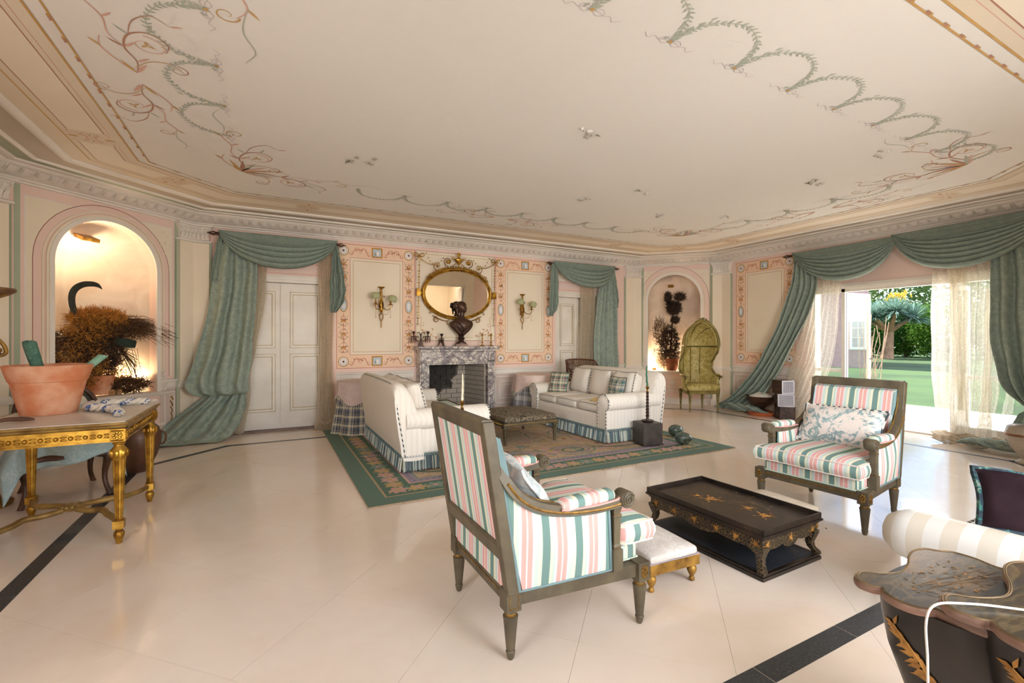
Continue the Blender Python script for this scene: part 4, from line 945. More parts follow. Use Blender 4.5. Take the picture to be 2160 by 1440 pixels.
rows('tail', I, [(2.80, -.60, -.52, -.14, .02), (2.5, -.66, -.53, -.15, .03), (2.2, -.70, -.55, -.15, .035), (2.16, -.68, -.56, -.15, .03)], 2, TEALIN, t, nu=24)
rows('tail', I, [(2.80, .86, .92, -.16, .01), (2.5, .84, .98, -.16, .035), (2.2, .82, 1.03, -.16, .05), (2.02, .82, 1.03, -.16, .05), (1.88, .82, .99, -.16, .045), (1.76, .82, .90, -.16, .03)], 2.5, TEALIN, t, nu=40)
t = thing('lace_curtain', 'narrow ivory lace curtain between the grey green drape and the left door', 'curtain')
rows('cloth', I, [(2.5, -.18, -.03, -.07, .02), (2.0, -.22, -.04, -.07, .02), (1.4, -.26, -.13, -.07, .02), (.9, -.30, -.22, -.07, .015), (.4, -.36, -.25, -.08, .015), (.03, -.5, -.32, -.10, .01)], 5, SHEERD, t, nu=60, solid=0)
t = thing('lace_curtain', 'ivory lace curtain gathered at the right side of the left double door', 'curtain')
rows('cloth', I, [(2.7, .66, .87, -.10, .02), (2.2, .66, .87, -.10, .025), (1.5, .665, .87, -.10, .03), (.8, .66, .86, -.10, .03), (.3, .63, .90, -.11, .03), (.03, .61, .94, -.14, .03), (.015, .60, .93, -.18, .02)], 7, SHEERD, t, nu=90, solid=0)
mb = MB(I); q = random.Random(2)
mb.tube([(.62, -.13, .02), (.63, -.16, .1), (.68, -.19, .13), (.74, -.17, .08), (.82, -.18, .12), (.9, -.15, .06), (.93, -.14, .02)], [.02, .03, .04, .03, .035, .03, .02], 8, smooth=3, flat=.6); mb.obj('puddled_hem', SHEERD, t)
# right door set
t = thing('curtain', 'grey green damask curtain set draped over the right double door behind the sofa', 'curtain')
swag('swag', I, 4.80, 6.30, 2.855, 2.855, .48, 6, .16, t, TEALIN, .01, skew=.10, seed=5)
rows('drape', I, [(2.74, 6.06, 6.28, -.15, .02), (2.4, 5.94, 6.33, -.16, .035), (2.0, 5.86, 6.37, -.17, .04), (1.5, 5.80, 6.39, -.17, .04), (1.0, 5.78, 6.40, -.18, .04), (.8, 5.78, 6.41, -.19, .04), (.72, 5.79, 6.40, -.19, .04), (.3, 5.78, 6.42, -.18, .04), (.02, 5.76, 6.44, -.18, .04)], 5, TEAL, t, seed=4)
rows('tail', I, [(2.82, 4.76, 4.90, -.18, .02), (2.5, 4.74, 4.92, -.18, .03), (2.2, 4.72, 4.92, -.18, .04), (1.95, 4.72, 4.90, -.18, .04), (1.85, 4.72, 4.82, -.18, .03), (1.8, 4.72, 4.80, -.18, .02)], 2.5, TEALIN, t, nu=40)
rows('tail', I, [(2.80, 6.28, 6.33, -.15, .01), (2.5, 6.31, 6.38, -.15, .02), (2.2, 6.34, 6.42, -.15, .03), (2.0, 6.35, 6.40, -.15, .02)], 1.5, TEALIN, t, nu=20)
t = thing('lace_curtain', 'ivory lace curtain hanging in front of the right double door', 'curtain')
rows('cloth', I, [(2.66, 5.50, 5.90, -.09, .02), (2.0, 5.50, 5.86, -.09, .03), (1.2, 5.46, 5.83, -.09, .03), (.5, 5.44, 5.82, -.09, .03), (.02, 5.44, 5.84, -.09, .03)], 7, SHEERD, t, nu=90, solid=0)
# garden door set (right wall): local x runs towards the camera, x = 6.35 - Y
RW = wf(3)
def yx(Y): return 6.35-Y
rod('curtain_rod', RW, yx(4.86), yx(1.72), 2.80, -.17, 'long dark bronze curtain rod above the garden doors')
t = thing('curtain', 'double grey green swag with drapes framing the bright garden doors', 'curtain')
swag('swag', RW, yx(4.82), yx(3.30), 2.845, 2.845, .57, 8, .17, t, TEALIN, .01, skew=.12, seed=7)
swag('swag', RW, yx(3.38), yx(1.80), 2.87, 2.90, .60, 9, .20, t, TEALIN, .015, skew=-.02, seed=8)
mb = MB(RW)
for k in range(4): mb.tube([(yx(3.34)-.02*k, -.2, 2.84-.01*k), (yx(3.2)+.02*k, -.25, 2.66-.03*k), (yx(3.02)+.03*k, -.24, 2.48-.03*k), (yx(2.86)+.03*k, -.2, 2.40-.02*k)], [.01, .05, .06, .02], 8, smooth=4, flat=.4)
mb.obj('crossing_fold', TEALIN, t)
rows('drape', RW, [(2.72, yx(4.80), yx(4.52), -.16, .03), (2.3, yx(4.84), yx(4.38), -.18, .045), (1.85, yx(4.98), yx(4.48), -.2, .05), (1.45, yx(5.12), yx(4.66), -.22, .055), (1.05, yx(5.32), yx(4.85), -.24, .06), (.72, yx(5.52), yx(5.02), -.26, .06), (.42, yx(5.76), yx(5.20), -.29, .06), (.2, yx(5.98), yx(5.42), -.34, .055), (.07, yx(6.16), yx(5.55), -.40, .04), (.03, yx(6.2), yx(5.5), -.46, .02)], 5, TEAL, t, seed=6, sharp=.75)
mb = MB(RW)
for k in range(7): mb.tube([(yx(6.1)+.1*k, -.36, .04), (yx(5.95)+.1*k, -.44-.02*(k % 3), .12+.02*(k % 2)), (yx(5.7)+.08*k, -.42, .06), (yx(5.5)+.07*k, -.36, .03)], [.03, .055, .05, .02], 8, smooth=4, flat=.6)
mb.obj('puddled_hem', TEAL, t)
rows('drape', RW, [(2.80, yx(2.36), yx(1.74), -.16, .03), (2.3, yx(2.33), yx(1.66), -.18, .06), (1.8, yx(2.34), yx(1.62), -.18, .065), (1.3, yx(2.32), yx(1.60), -.19, .07), (.95, yx(2.26), yx(1.62), -.2, .08), (.72, yx(2.18), yx(1.68), -.22, .08), (.58, yx(2.06), yx(1.80), -.2, .04), (.50, yx(2.0), yx(1.86), -.18, .02)], 4.5, TEAL, t, seed=10, sharp=.75)
rows('drape_tail', RW, [(.52, yx(2.0), yx(1.86), -.18, .02), (.42, yx(2.10), yx(1.76), -.22, .05), (.25, yx(2.14), yx(1.66), -.26, .06), (.10, yx(2.2), yx(1.6), -.32, .06), (.03, yx(2.35), yx(1.6), -.42, .03)], 4, TEAL, t, nu=50)
mb = MB(RW); mb.tube([(yx(2.02), -.14, .53), (yx(1.97), -.26, .53), (yx(1.88), -.26, .53), (yx(1.84), -.14, .53)], .022, 8, closed=True, smooth=3); mb.obj('tieback_cord', simple('silver_green_cord', 'A8AE9C', '8E9484', .7), t)
mb = MB(RW); q = random.Random(12)
for k in range(9):
    a = q.uniform(0, .6); mb.tube([(yx(2.5)+a-.1, -.42, .05), (yx(2.4)+a, -.5-q.uniform(0, .1), .10+q.uniform(0, .06)), (yx(2.25)+a, -.52, .07), (yx(2.05)+a, -.40, .04)], [.03, .06, .055, .03], 8, smooth=4, flat=.55)
mb.obj('puddled_hem', TEAL, t)
t = thing('lace_curtain', 'ivory lace curtain swept left beside the open glass door leaf', 'curtain')
rows('cloth', RW, [(2.5, yx(4.56), yx(4.10), -.08, .02), (2.0, yx(4.62), yx(4.13), -.08, .03), (1.5, yx(4.72), yx(4.16), -.09, .03), (1.0, yx(4.86), yx(4.22), -.10, .03), (.5, yx(5.04), yx(4.40), -.13, .035), (.2, yx(5.14), yx(4.52), -.17, .04), (.05, yx(5.2), yx(4.5), -.22, .04), (.02, yx(5.16), yx(4.46), -.3, .02)], 8, SHEER, t, nu=110, solid=0)
rows('puddled_hem', RW, [(.09, yx(5.12), yx(4.45), -.22, .03), (.06, yx(5.1), yx(4.40), -.3, .03), (.02, yx(5.06), yx(4.42), -.38, .02)], 9, SHEERD, t, nu=70, solid=.004, noise=.015)
t = thing('lace_curtain', 'long ivory lace curtain hanging across the right half of the garden doors', 'curtain')
rows('thin_edge', RW, [(2.5, yx(2.96), yx(2.78), -.06, .012), (1.6, yx(2.97), yx(2.76), -.07, .012), (.9, yx(2.96), yx(2.74), -.08, .012), (.45, yx(2.92), yx(2.72), -.10, .012), (.15, yx(2.80), yx(2.68), -.16, .012), (.05, yx(2.72), yx(2.62), -.2, .01)], 2, SHEER, t, nu=30, solid=0)
rows('cloth', RW, [(2.7, yx(2.80), yx(2.24), -.07, .02), (2.0, yx(2.76), yx(2.26), -.08, .035), (1.3, yx(2.76), yx(2.28), -.09, .035), (.7, yx(2.78), yx(2.28), -.11, .035), (.3, yx(2.78), yx(2.30), -.15, .04), (.1, yx(2.82), yx(2.26), -.2, .04), (.03, yx(2.86), yx(2.26), -.28, .03)], 6.5, SHEER, t, nu=110, solid=0)
rows('gathered_strip', RW, [(2.7, yx(2.80), yx(2.60), -.11, .02), (2.0, yx(2.76), yx(2.60), -.11, .02), (1.2, yx(2.72), yx(2.60), -.12, .02), (.5, yx(2.68), yx(2.58), -.15, .02), (.05, yx(2.72), yx(2.5), -.22, .03)], 3, SHEERD, t, nu=40, solid=0)
rows('gathered_strip', RW, [(2.0, yx(2.40), yx(2.34), -.13, .015), (1.0, yx(2.41), yx(2.34), -.15, .015), (.4, yx(2.44), yx(2.33), -.20, .02), (.05, yx(2.48), yx(2.3), -.27, .03)], 2, SHEERD, t, nu=24, solid=0)
rows('thin_edge', RW, [(1.6, yx(2.24), yx(2.20), -.1, .01), (.9, yx(2.22), yx(2.14), -.12, .01), (.5, yx(2.24), yx(2.15), -.14, .01), (.22, yx(2.32), yx(2.22), -.18, .01)], 1, SHEER, t, nu=16, solid=0)
rows('puddled_hem', RW, [(.12, yx(2.80), yx(2.22), -.2, .04), (.10, yx(2.88), yx(2.24), -.3, .04), (.05, yx(2.86), yx(2.2), -.38, .03), (.015, yx(2.82), yx(2.24), -.43, .02)], 8, SHEERD, t, nu=90, solid=.004, noise=.02)
# ---------------------------------------------------------------- rug
def m_rug():
    t = T('aubusson_wool'); v = t.co(); n = t.noise(v, 2.2, 5, 1.5); f = t.noise(v, 160, 3); big = t.noise(v, 5, 4, 2.5)
    c = t.ramp(n, [(.35, 'B79A78'), (.55, 'C4AA8A'), (.7, 'AE8F6C')]); c = t.mix(t.ramp(big, [(.56, '000000'), (.6, 'FFFFFF'), (.64, '000000')]), c, '94786A')
    return t.fin(t.mix(t.math('MULTIPLY', f, .35), c, '8E755A'), .95, 0, f, .5, .004)
def wool(name, c): t = T(name); v = t.co(); f = t.noise(v, 150, 3); n = t.noise(v, 6, 3); return t.fin(t.mix(t.math('MULTIPLY', t.math('ADD', f, n), .28), c, '6E6A5C'), .95, 0, f, .5, .004)
RX0, RX1, RY0, RY1 = .70, 5.13, 3.79, 7.33
t = thing('rug', 'large wool rug with a green edge, flower border and tan field under both sofas', 'rug', (RX0, RY0, 0)); RW_, RH_ = RX1-RX0, RY1-RY0
mb = MB(); mb.box((0, 0, .0015), (RW_, RH_, .012)); mb.obj('pile', m_rug(), t, smooth=0)
RM = [wool('green_wool', '54786A'), wool('tan_wool', 'B79C72'), wool('dark_green_wool', '3E6A58'), wool('lilac_wool', '9C8A9C'), wool('rose_wool', 'CFA095'), wool('gold_wool', 'C4A468'), wool('slate_wool', '6A6E86'), wool('red_wool', 'A2463A'), wool('sage_wool', '7E9482')]
P = Paint((0, 0, .012), (1, 0, 0), (0, 1, 0), .0008); q = random.Random(3)
def band(d0, d1, m, e=0):
    for x0, y0, x1, y1 in ((d0, d0, RW_-d0, d1), (d0, RH_-d1, RW_-d0, RH_-d0), (d0, d1, d1, RH_-d1), (RW_-d1, d1, RW_-d0, RH_-d1)): P.fill(x0, y0, x1, y1, m, e)
band(0, .17, 0); band(.17, .19, 1); band(.19, .45, 2); band(.45, .475, 4); band(.475, .56, 3); band(.56, .58, 8)
def along(d, step):
    n = int((RW_-2*d)/step); m = int((RH_-2*d)/step)
    for k in range(n+1):
        for y, s in ((d, 1), (RH_-d, -1)): yield d+(RW_-2*d)*k/n, y, 0
    for k in range(1, m):
        for x, s in ((d, 1), (RW_-d, -1)): yield x, d+(RH_-2*d)*k/m, PI/2
for k, (x, y, a) in enumerate(along(.32, .17)):                     # border blossoms
    c = (4, 5, 5, 4, 8)[k % 5]; n = 5 if k % 2 else 6
    for j in range(n): an = a+2*PI*j/n+k; P.leaf(x, y, an, .10, .06, c, .0003)
    P.disc(x, y, .028, 5 if c == 4 else 4, .0006, 8); P.leaf(x+.05*math.cos(a), y+.05*math.sin(a), a+.9, .09, .03, 8, .0002); P.leaf(x-.05*math.cos(a), y-.05*math.sin(a), a-2.2, .09, .03, 1, .0002)
for k, (x, y, a) in enumerate(along(.518, .062)): P.leaf(x-.02*math.cos(a+.9), y-.02*math.sin(a+.9), a+.9, .055, .022, 6, .0004)
for cx_, cy_ in ((RW_/2, .85), (RW_/2, RH_-.85), (.95, RH_/2), (RW_-.95, RH_/2)):
    for s in (-1, 1):
        for r_ in (.30, .22, .14): P.ring(cx_+s*.36, cy_, r_, .028, (8, 2, 3)[int(r_*10) % 3], .0006, 22, r_*.7)
        P.line(cr2([(cx_+s*.65, cy_), (cx_+s*1.0, cy_-.12), (cx_+s*1.45, cy_-.12), (cx_+s*1.6, cy_+.02)], 6), .035, 2, .0006) if 1.3 < cx_ < RW_-1.3 else None
    for j in range(9): P.leaf(cx_, cy_, j*.7, .17, .08, (4, 5, 4, 8)[j % 4], .0008)
for k in range(150):
    x, y = q.uniform(.7, RW_-.7), q.uniform(.7, RH_-.7); c = q.choice((4, 4, 5, 1, 7, 8, 3))
    for j in range(5): P.leaf(x, y, j*1.26+k, .035 if c == 7 else .085, .04, c, .0003)
    P.line(cr2([(x, y), (x+q.uniform(-.2, .2), y+q.uniform(-.15, .15)), (x+q.uniform(-.35, .35), y+q.uniform(-.2, .2))], 5), .014, q.choice((8, 5, 1, 2)), .0002)
P.obj('woven_flowers', RM, t)
# ---------------------------------------------------------------- striped armchairs
def sidemat(o):
    for p in o.data.polygons:
        if abs(p.normal.y) > .75: p.material_index = 1
def bergere(name, lab, loc, rz, group):
    t = thing(name, lab, 'armchair', loc, rz, group); FW = FRAMEW
    for x, y in ((.33, -.365), (.33, .365), (-.33, -.30), (-.33, .30)):
        mb = MB(); mb.lathe([(.011, 0), (.016, .01), (.02, .03), (.021, .035), (.0165, .04), (.019, .045), (.0205, .06), (.031, .17), (.033, .185), (.024, .19), (.022, .2), (.03, .205), (.03, .213)], (x, y, 0), 14)
        mb.box((x-.034, y-.034, .213), (x+.034, y+.034, .30))
        o = mb.obj('leg', FW, t, smooth=40)
        mb = MB(); mb.lathe([(.024, .186), (.027, .191), (.027, .199), (.024, .204)], (x, y, 0), 14)
        if x > 0:
            sy = 1 if y > 0 else -1
            for k in range(7): a = k*2*PI/7; mb.ball((x+.035, y+.014*math.cos(a), .257+.022*math.sin(a)), (.008, .009, .010), 6, 4); mb.ball((x+.014*math.cos(a), y+sy*.035, .257+.022*math.sin(a)), (.009, .008, .010), 6, 4)
            mb.ball((x+.036, y, .257), .009, 6, 4); mb.ball((x, y+sy*.036, .257), .009, 6, 4)
        else:
            sy = 1 if y > 0 else -1
            for z in (.225, .288): mb.box((x-.022, y+sy*.0335-.0015, z), (x+.022, y+sy*.0335+.0015, z+.004))
            for xx in (-.022, .018): mb.box((x+xx, y+sy*.0335-.0015, .225), (x+xx+.004, y+sy*.0335+.0015, .292))
        mb.obj('gilt_collar', GILTLINE, o)
    def railbox(a, b, z0=.232, z1=.292):
        mb = MB(); A, B = Vector((a[0], a[1], 0)), Vector((b[0], b[1], 0)); d = (B-A).normalized(); n = Vector((-d.y, d.x, 0))
        pr = [(-.022, z0), (.022, z0), (.026, z0+.012), (.026, z0+.02), (.020, z0+.026), (.027, z0+.034), (.027, z1-.006), (.022, z1), (-.022, z1)]
        mb.loft([[tuple(P_+n*u+Vector((0, 0, z))) for u, z in pr] for P_ in (A, B)]); o = mb.obj('seat_rail', FW, t, smooth=25)
        g = MB(); g.loft([[tuple(P_+n*u+Vector((0, 0, z))) for u, z in ((.026, z0+.036), (.029, z0+.036), (.029, z0+.044), (.026, z0+.044))] for P_ in (A, B)]); g.obj('gilt_line', GILTLINE, o, smooth=0)
    railbox((.33, .36), (-.33, .30)); railbox((-.33, -.30), (.33, -.36)); railbox((.33, -.35), (.33, .35)) if False else railbox((.335, -.34), (.335, .34), .232, .292) if False else railbox((.33, -.33), (.33, .33)) if False else None
    railbox((.33, -.34), (.33, .34)) if False else None
    mb = MB(); mb.box((.308, -.34, .232), (.358, .34, .292)); o = mb.obj('seat_rail', FW, t, smooth=0, bevel=.005); g = MB(); g.box((.358, -.33, .268), (.361, .33, .275)); g.obj('gilt_line', GILTLINE, o, smooth=0)
    mb = MB(); mb.box((-.352, -.28, .232), (-.31, .28, .292)); o = mb.obj('seat_rail', FW, t, smooth=0, bevel=.005); g = MB(); g.box((-.355, -.27, .266), (-.352, .27, .273)); g.obj('gilt_line', GILTLINE, o, smooth=0)
    def bk(z): return -.335-.115*(z-.29)/.72
    for s in (-1, 1):
        mb = MB(); ys = s*.315
        mb.loft([[(bk(z)-.026, ys-.024, z), (bk(z)+.026+.02*(z < .5), ys-.024, z), (bk(z)+.026+.02*(z < .5), ys+.024, z), (bk(z)-.026, ys+.024, z)] for z in (.285, .5, .75, 1.015)]); mb.obj('back_post', FW, t, smooth=0, bevel=.005)
    for z0, z1, nm in ((.955, 1.02, 'top_rail'), (.43, .495, 'cross_rail')):
        mb = MB(); mb.loft([[(bk(z0)-.026, y, z0), (bk(z0)+.024, y, z0), (bk(z1)+.024, y, z1), (bk(z1)-.02, y, z1+.004), (bk(z1)-.026, y, z1-.008)] for y in (-.325, .325)]); mb.obj(nm, FW, t, smooth=25)
    mb = MB(); mb.loft([[(bk(z)+o1, y, z) for z, o1 in ((.49, -.012), (.49, .055), (.72, .085), (.93, .062), (.957, .03), (.957, -.012))] for y in (-.292, -.28, -.15, 0, .15, .28, .292)])
    o = mb.obj('back_panel', [STY, BLUEG], t, smooth=50)
    for p in o.data.polygons:
        if abs(p.normal.y) > .6: p.material_index = 1
    mb = MB(); mb.box((-.352, -.292, .292), (-.335, .292, .432)); mb.obj('back_apron', STY, t, smooth=0)
    mb = MB()
    for s in (-1, 1): mb.tube([(bk(z)+.058+.02*math.sin(PI*(z-.5)/.45), s*.288, z) for z in (.5, .6, .7, .8, .9, .935)], .004, 6, smooth=2)
    mb.tube([(bk(.957)+.045, -.288, .952), (bk(.957)+.045, .288, .952)], .004, 6); mb.obj('back_gusset', BLUEG, t)
    arm = [(-.425, .93), (-.408, .83), (-.37, .765), (-.32, .70), (-.25, .65), (-.16, .618), (-.05, .60), (.07, .595), (.16, .60), (.20, .607)]
    def ay(x): return .318+.045*(x+.42)/.62
    armc = cr2(arm, 4)
    for s in (-1, 1):
        mb = MB(); secs = []
        for i, (x, z) in enumerate(armc):
            a = armc[max(0, i-1)]; b = armc[min(len(armc)-1, i+1)]; dx, dz = b[0]-a[0], b[1]-a[1]; L = math.hypot(dx, dz); nx, nz = -dz/L, dx/L; tp_ = min(1, .25+i/12); w = .028*tp_; h = .022*tp_; y = s*(ay(x)*min(1, i/10)+.315*(1-min(1, i/10)))
            secs.append([(x-nx*h, y-w, z-nz*h), (x+nx*h, y-w*.9, z+nz*h), (x+nx*h*1.1, y, z+nz*h*1.2), (x+nx*h, y+w*.9, z+nz*h), (x-nx*h, y+w, z-nz*h)])
        mb.loft(secs); o = mb.obj('arm', FW, t, smooth=45)
        g = MB(); g.tube([(x+.004, s*(ay(x)+.026), z-.008) for x, z in armc[8:]], .006, 6); g.tube([(x+.01, s*(ay(x)-.02), z+.022) for x, z in armc[2:22]], .005, 5); g.obj('gilt_line', GILTLINE, o)
        g = MB(); y = s*ay(.24); g.lathe([(.036, -.035), (.04, -.03), (.04, .03), (.036, .035)], (.232, y, .612), 18, axis='y')
        for e in (-1, 1):
            pts = [(.232+(.034-.0016*k)*math.cos(k*.7+.5), y+e*.037, .612+(.034-.0016*k)*math.sin(k*.7+.5)) for k in range(19)]; g.tube(pts, .005, 5)
            g.ball((.232, y+e*.038, .612), .007, 6, 4)
        g.obj('arm_scroll', FW, o, smooth=50)
        mb = MB(); xp = .182; y = s*ay(.18); mb.loft([[(xp+dx*w_, y+dy*w_, z) for dx, dy in ((-1, -1), (1, -1), (1, 1), (-1, 1))] for z, w_ in ((.29, .027), (.385, .027), (.39, .018), (.40, .022), (.41, .017), (.53, .02), (.54, .024), (.55, .018), (.59, .026))]); mb.obj('arm_post', FW, t, smooth=20)
        g = MB(); g.box((xp-.02, y-.02, .392), (xp+.02, y+.02, .399)); g.box((xp-.022, y-.022, .54), (xp+.022, y+.022, .547)); g.obj('gilt_collar', GILTLINE, o, smooth=0)
        # padded arm rest
        mb = MB(); Tm = Matrix.Rotation(R(-2), 4, 'Y'); mb.rbox((.03, s*ay(.02), .632), (.29, .076, .052), .024, 6, .004, Tm); mb.obj('arm_pad', STX, t, smooth=80)
        mb = MB(); mb.tube([(-.12, s*ay(-.1)-.036, .616), (.03, s*ay(0)-.04, .612), (.175, s*ay(.15)-.034, .622), (.182, s*ay(.15), .624), (.175, s*ay(.15)+.034, .622), (.03, s*ay(0)+.04, .612), (-.12, s*ay(-.1)+.036, .616)], .005, 5, smooth=3); mb.obj('pad_piping', simple('rose_piping', 'D99A92', None, .8), t)
        # upholstered side
        lo = [(bk(.30)+.03, .30), (.155, .30)]; up = [(x, z-.024) for x, z in armc if x <= .155 and x > -.40]
        n = len(up); vs = []
        for k, (x, z) in enumerate(up):
            f_ = k/(n-1); xb = lo[0][0]+(lo[1][0]-lo[0][0])*f_; xt = x if x > xb else max(x, bk(z)+.026); vs.append((xb, xt, z))
        mb = MB()
        def fn(u, v, off):
            i = u*(n-1); k = min(int(i), n-2); f_ = i-k; xb = vs[k][0]*(1-f_)+vs[k+1][0]*f_; xt = vs[k][1]*(1-f_)+vs[k+1][1]*f_; zt = vs[k][2]*(1-f_)+vs[k+1][2]*f_
            x = xb+(xt-xb)*v; z = .295+(zt-.295)*v; bul = .018*math.sin(PI*u)*math.sin(PI*v)
            return (x, s*(ay(x)-.004+off+(bul if off > 0 else -bul)), z)
        mb.grid(lambda u, v: fn(u, v, .014), 26, 12); mb.grid(lambda u, v: fn(u, v, -.02), 26, 12); mb.obj('side_panel', STX, t, smooth=60)
        mb = MB(); ed = [fn(u/20, 1, .016) for u in range(21)]+[fn(1, 1-v/8, .016) for v in range(1, 9)]+[fn(1-u/16, 0, .016) for u in range(1, 17)]+[fn(0, v/8, .016) for v in range(1, 8)]
        mb.tube(ed, .0055, 5, closed=True); mb.tube([(x*.985-.002, y+s*.001, z*.985+.006) for x, y, z in ed], .004, 5, closed=True); mb.obj('piping', BLUEG, t)
    mb = MB(); mb.rbox((.025, 0, .328), (.65, .66, .09), .02, 6, 0); o = mb.obj('seat_deck', [STY, STX], t, smooth=80); sidemat(o)
    mb = MB(); mb.tube([(.352, -.322, .296), (.352, .322, .296)], .005, 5); mb.tube([(.2, -.335, .37), (.2, -.335, .30), (.345, -.335, .30)], .004, 5); mb.tube([(.2, .335, .37), (.2, .335, .30), (.345, .335, .30)], .004, 5); mb.obj('deck_piping', simple('mint_piping', 'C6D8C4', None, .8), t)
    # T-shaped seat cushion, crowned
    mb = MB()
    def W_(x): return .292+.075/(1+math.exp(-(x-.21)*60))
    def top(u, v, sgn):
        x = -.29+.70*u; w = W_(x); y = (2*v-1); e = (1-abs(2*u-1)**6)*(1-abs(y)**6); return (x+.008*math.sin(y*3), w*y, .435+sgn*(.045+.035*e**.5*(1-.4*abs(y)**2)*(1 if sgn > 0 else .2)))
    N1, N2 = 30, 20
    mb.grid(lambda u, v: top(u, v, 1), N1, N2); mb.grid(lambda u, v: top(u, v, -1), N1, N2)
    def edge(tt):                                                    # perimeter
        tt = tt % 4
        if tt < 1: return (tt, 0)
        if tt < 2: return (1, tt-1)
        if tt < 3: return (3-tt, 1)
        return (0, 4-tt)
    def band_(a, b):
        u, v = edge(a*4); x, y, z0 = top(u, v, -1); _, _, z1 = top(u, v, 1); k = math.sin(PI*b)*.018; cx_ = x-.06; L = math.hypot(cx_, y) or 1
        return (x+cx_/L*k, y+y/L*k, z0+(z1-z0)*b)
    mb.grid(band_, 100, 6); o = mb.obj('seat_cushion', [STY, STX], t, smooth=60, weld=True); sidemat(o)
    mb = MB()
    for b in (0, 1): mb.tube([band_(a/80, b) for a in range(80)], .005, 5, closed=True)
    mb.obj('cushion_piping', simple('cream_rose_piping', 'E6D4C8', None, .8), t)
    return t
G_ = 'striped armchairs facing each other across the low table'
A1 = bergere('armchair', 'striped armchair in the foreground seen from behind, with peeling lower back rail', (1.235, 2.035, 0), 0, G_)
A2 = dup(A1, (3.953, 2.079, 0), R(183.6), 'striped armchair facing the camera with a wide toile cushion, beside the garden doors')
def m_toile():
    t = T('toile_print'); v = t.co(); n = t.noise(v, 9, 6, 2.2, .7); n2 = t.noise(v, 3.5, 4, 1.5); m = t.math('MULTIPLY', n, t.math('ADD', n2, .5))
    c = t.ramp(m, [(.50, 'DCCFC4'), (.53, '9AAAA8'), (.60, '6F8A8C'), (.66, 'A9B4AE')]); f = t.noise(v, 30, 4, 2); c = t.mix(t.ramp(f, [(.58, '000000'), (.6, '808080')]), c, '8A9C9A')
    return t.fin(c, .85, 0, t.noise(v, 220, 2), .15, .001)
TOI = m_toile(); CORD = None
def m_cord(name, a, b, s=90):
    t = T(name); w = t.n('TexWave', wave_type='BANDS', bands_direction='DIAGONAL'); w.inputs['Scale'].default_value = s; t.l(t.co(), w.inputs[0]); return t.fin(t.ramp(w.outputs['Fac'], [(.45, a), (.55, b)]), .8)
CORD = m_cord('two_tone_cord', '2F3A40', 'DCD6C8', 14); CORDB = m_cord('navy_cord', '3A4048', 'E6DED0', 22)
def cushion(name, lab, loc, size, mat, tilt, rz, cord=None, cat='cushion', group=None, wob=.008, roll=0, crown=.05, seed=1, frill=False, cord_r=.007):
    t = thing(name, lab, cat, loc, rz, group); h, w, d = size      # height, width, thickness; stands on its lower edge, face +x
    Tm = Matrix.Rotation(R(roll), 4, 'X') @ Matrix.Rotation(tilt, 4, 'Y') @ Matrix.Rotation(R(90), 4, 'Y')
    q = random.Random(seed); n = 18; P0 = {}
    def f(u, v, s):
        a, b = 2*u-1, 2*v-1; e = max(0, (1-a*a))**.5*max(0, (1-b*b))**.5
        px = a*(h/2)*(1-.05*(1-b*b)*abs(a)); py = b*(w/2)*(1-.05*(1-a*a)*abs(b))
        z = s*(d/2)*e**.8+wob*math.sin(a*3+seed)*math.sin(b*4+seed*2)
        return Tm @ Vector((px, py, z))+Vector((0, 0, (h/2)*math.cos(tilt)*math.cos(R(roll))+.5*w*abs(math.sin(R(roll)))))
    mb = MB(); mb.grid(lambda u, v: tuple(f(u, v, 1)), n, n); mb.grid(lambda u, v: tuple(f(u, v, -1)), n, n); mb.obj('cover', mat, t, smooth=80, weld=True)
    if cord:
        mb = MB(); ed = [f(i/12, 0, 0) for i in range(12)]+[f(1, i/12, 0) for i in range(12)]+[f(1-i/12, 1, 0) for i in range(12)]+[f(0, 1-i/12, 0) for i in range(12)]
        mb.tube(ed, cord_r, 8, closed=True, flat=.7 if cord_r > .01 else 1); mb.obj('corded_edge', cord, t)
    if frill:
        mb = MB(); ed = [f(i/24, 0, 0) for i in range(24)]+[f(1, i/24, 0) for i in range(24)]+[f(1-i/24, 1, 0) for i in range(24)]+[f(0, 1-i/24, 0) for i in range(24)]; c0 = f(.5, .5, 0)
        ed.append(ed[0])
        N_ = Tm.to_3x3() @ Vector((0, 0, 1))
        mb.loft([[tuple(p+(p-c0).normalized()*o_+N_*(.006*(1 if i % 2 else -1)*(o_/.03))) for o_ in (0, .015, .03)] for i, p in enumerate(ed)], False, False); mb.obj('ruffle', mat, t, smooth=60)
    return t
def on(A, p):                                                      # chair local -> world
    M = Matrix.Translation(A.location) @ Matrix.Rotation(A.rotation_euler[2], 4, 'Z'); return tuple(M @ Vector(p))
cushion('cushion', 'wide toile print cushion with a striped cord edge on the armchair by the garden doors', on(A2, (-.165, .0, .50)), (.34, .60, .13), TOI, R(-30), R(183.6), CORD, seed=2)
cushion('cushion', 'pale toile cushion slumped against the back of the foreground armchair', on(A1, (-.185, -.02, .50)), (.34, .58, .14), simple('pale_toile', 'D8D6D2', 'A9B6B8', .85, 0, 14, .2, 90, dist=2), R(-30), 0, simple('pale_toile', 'D8D6D2'), seed=4, wob=.016)
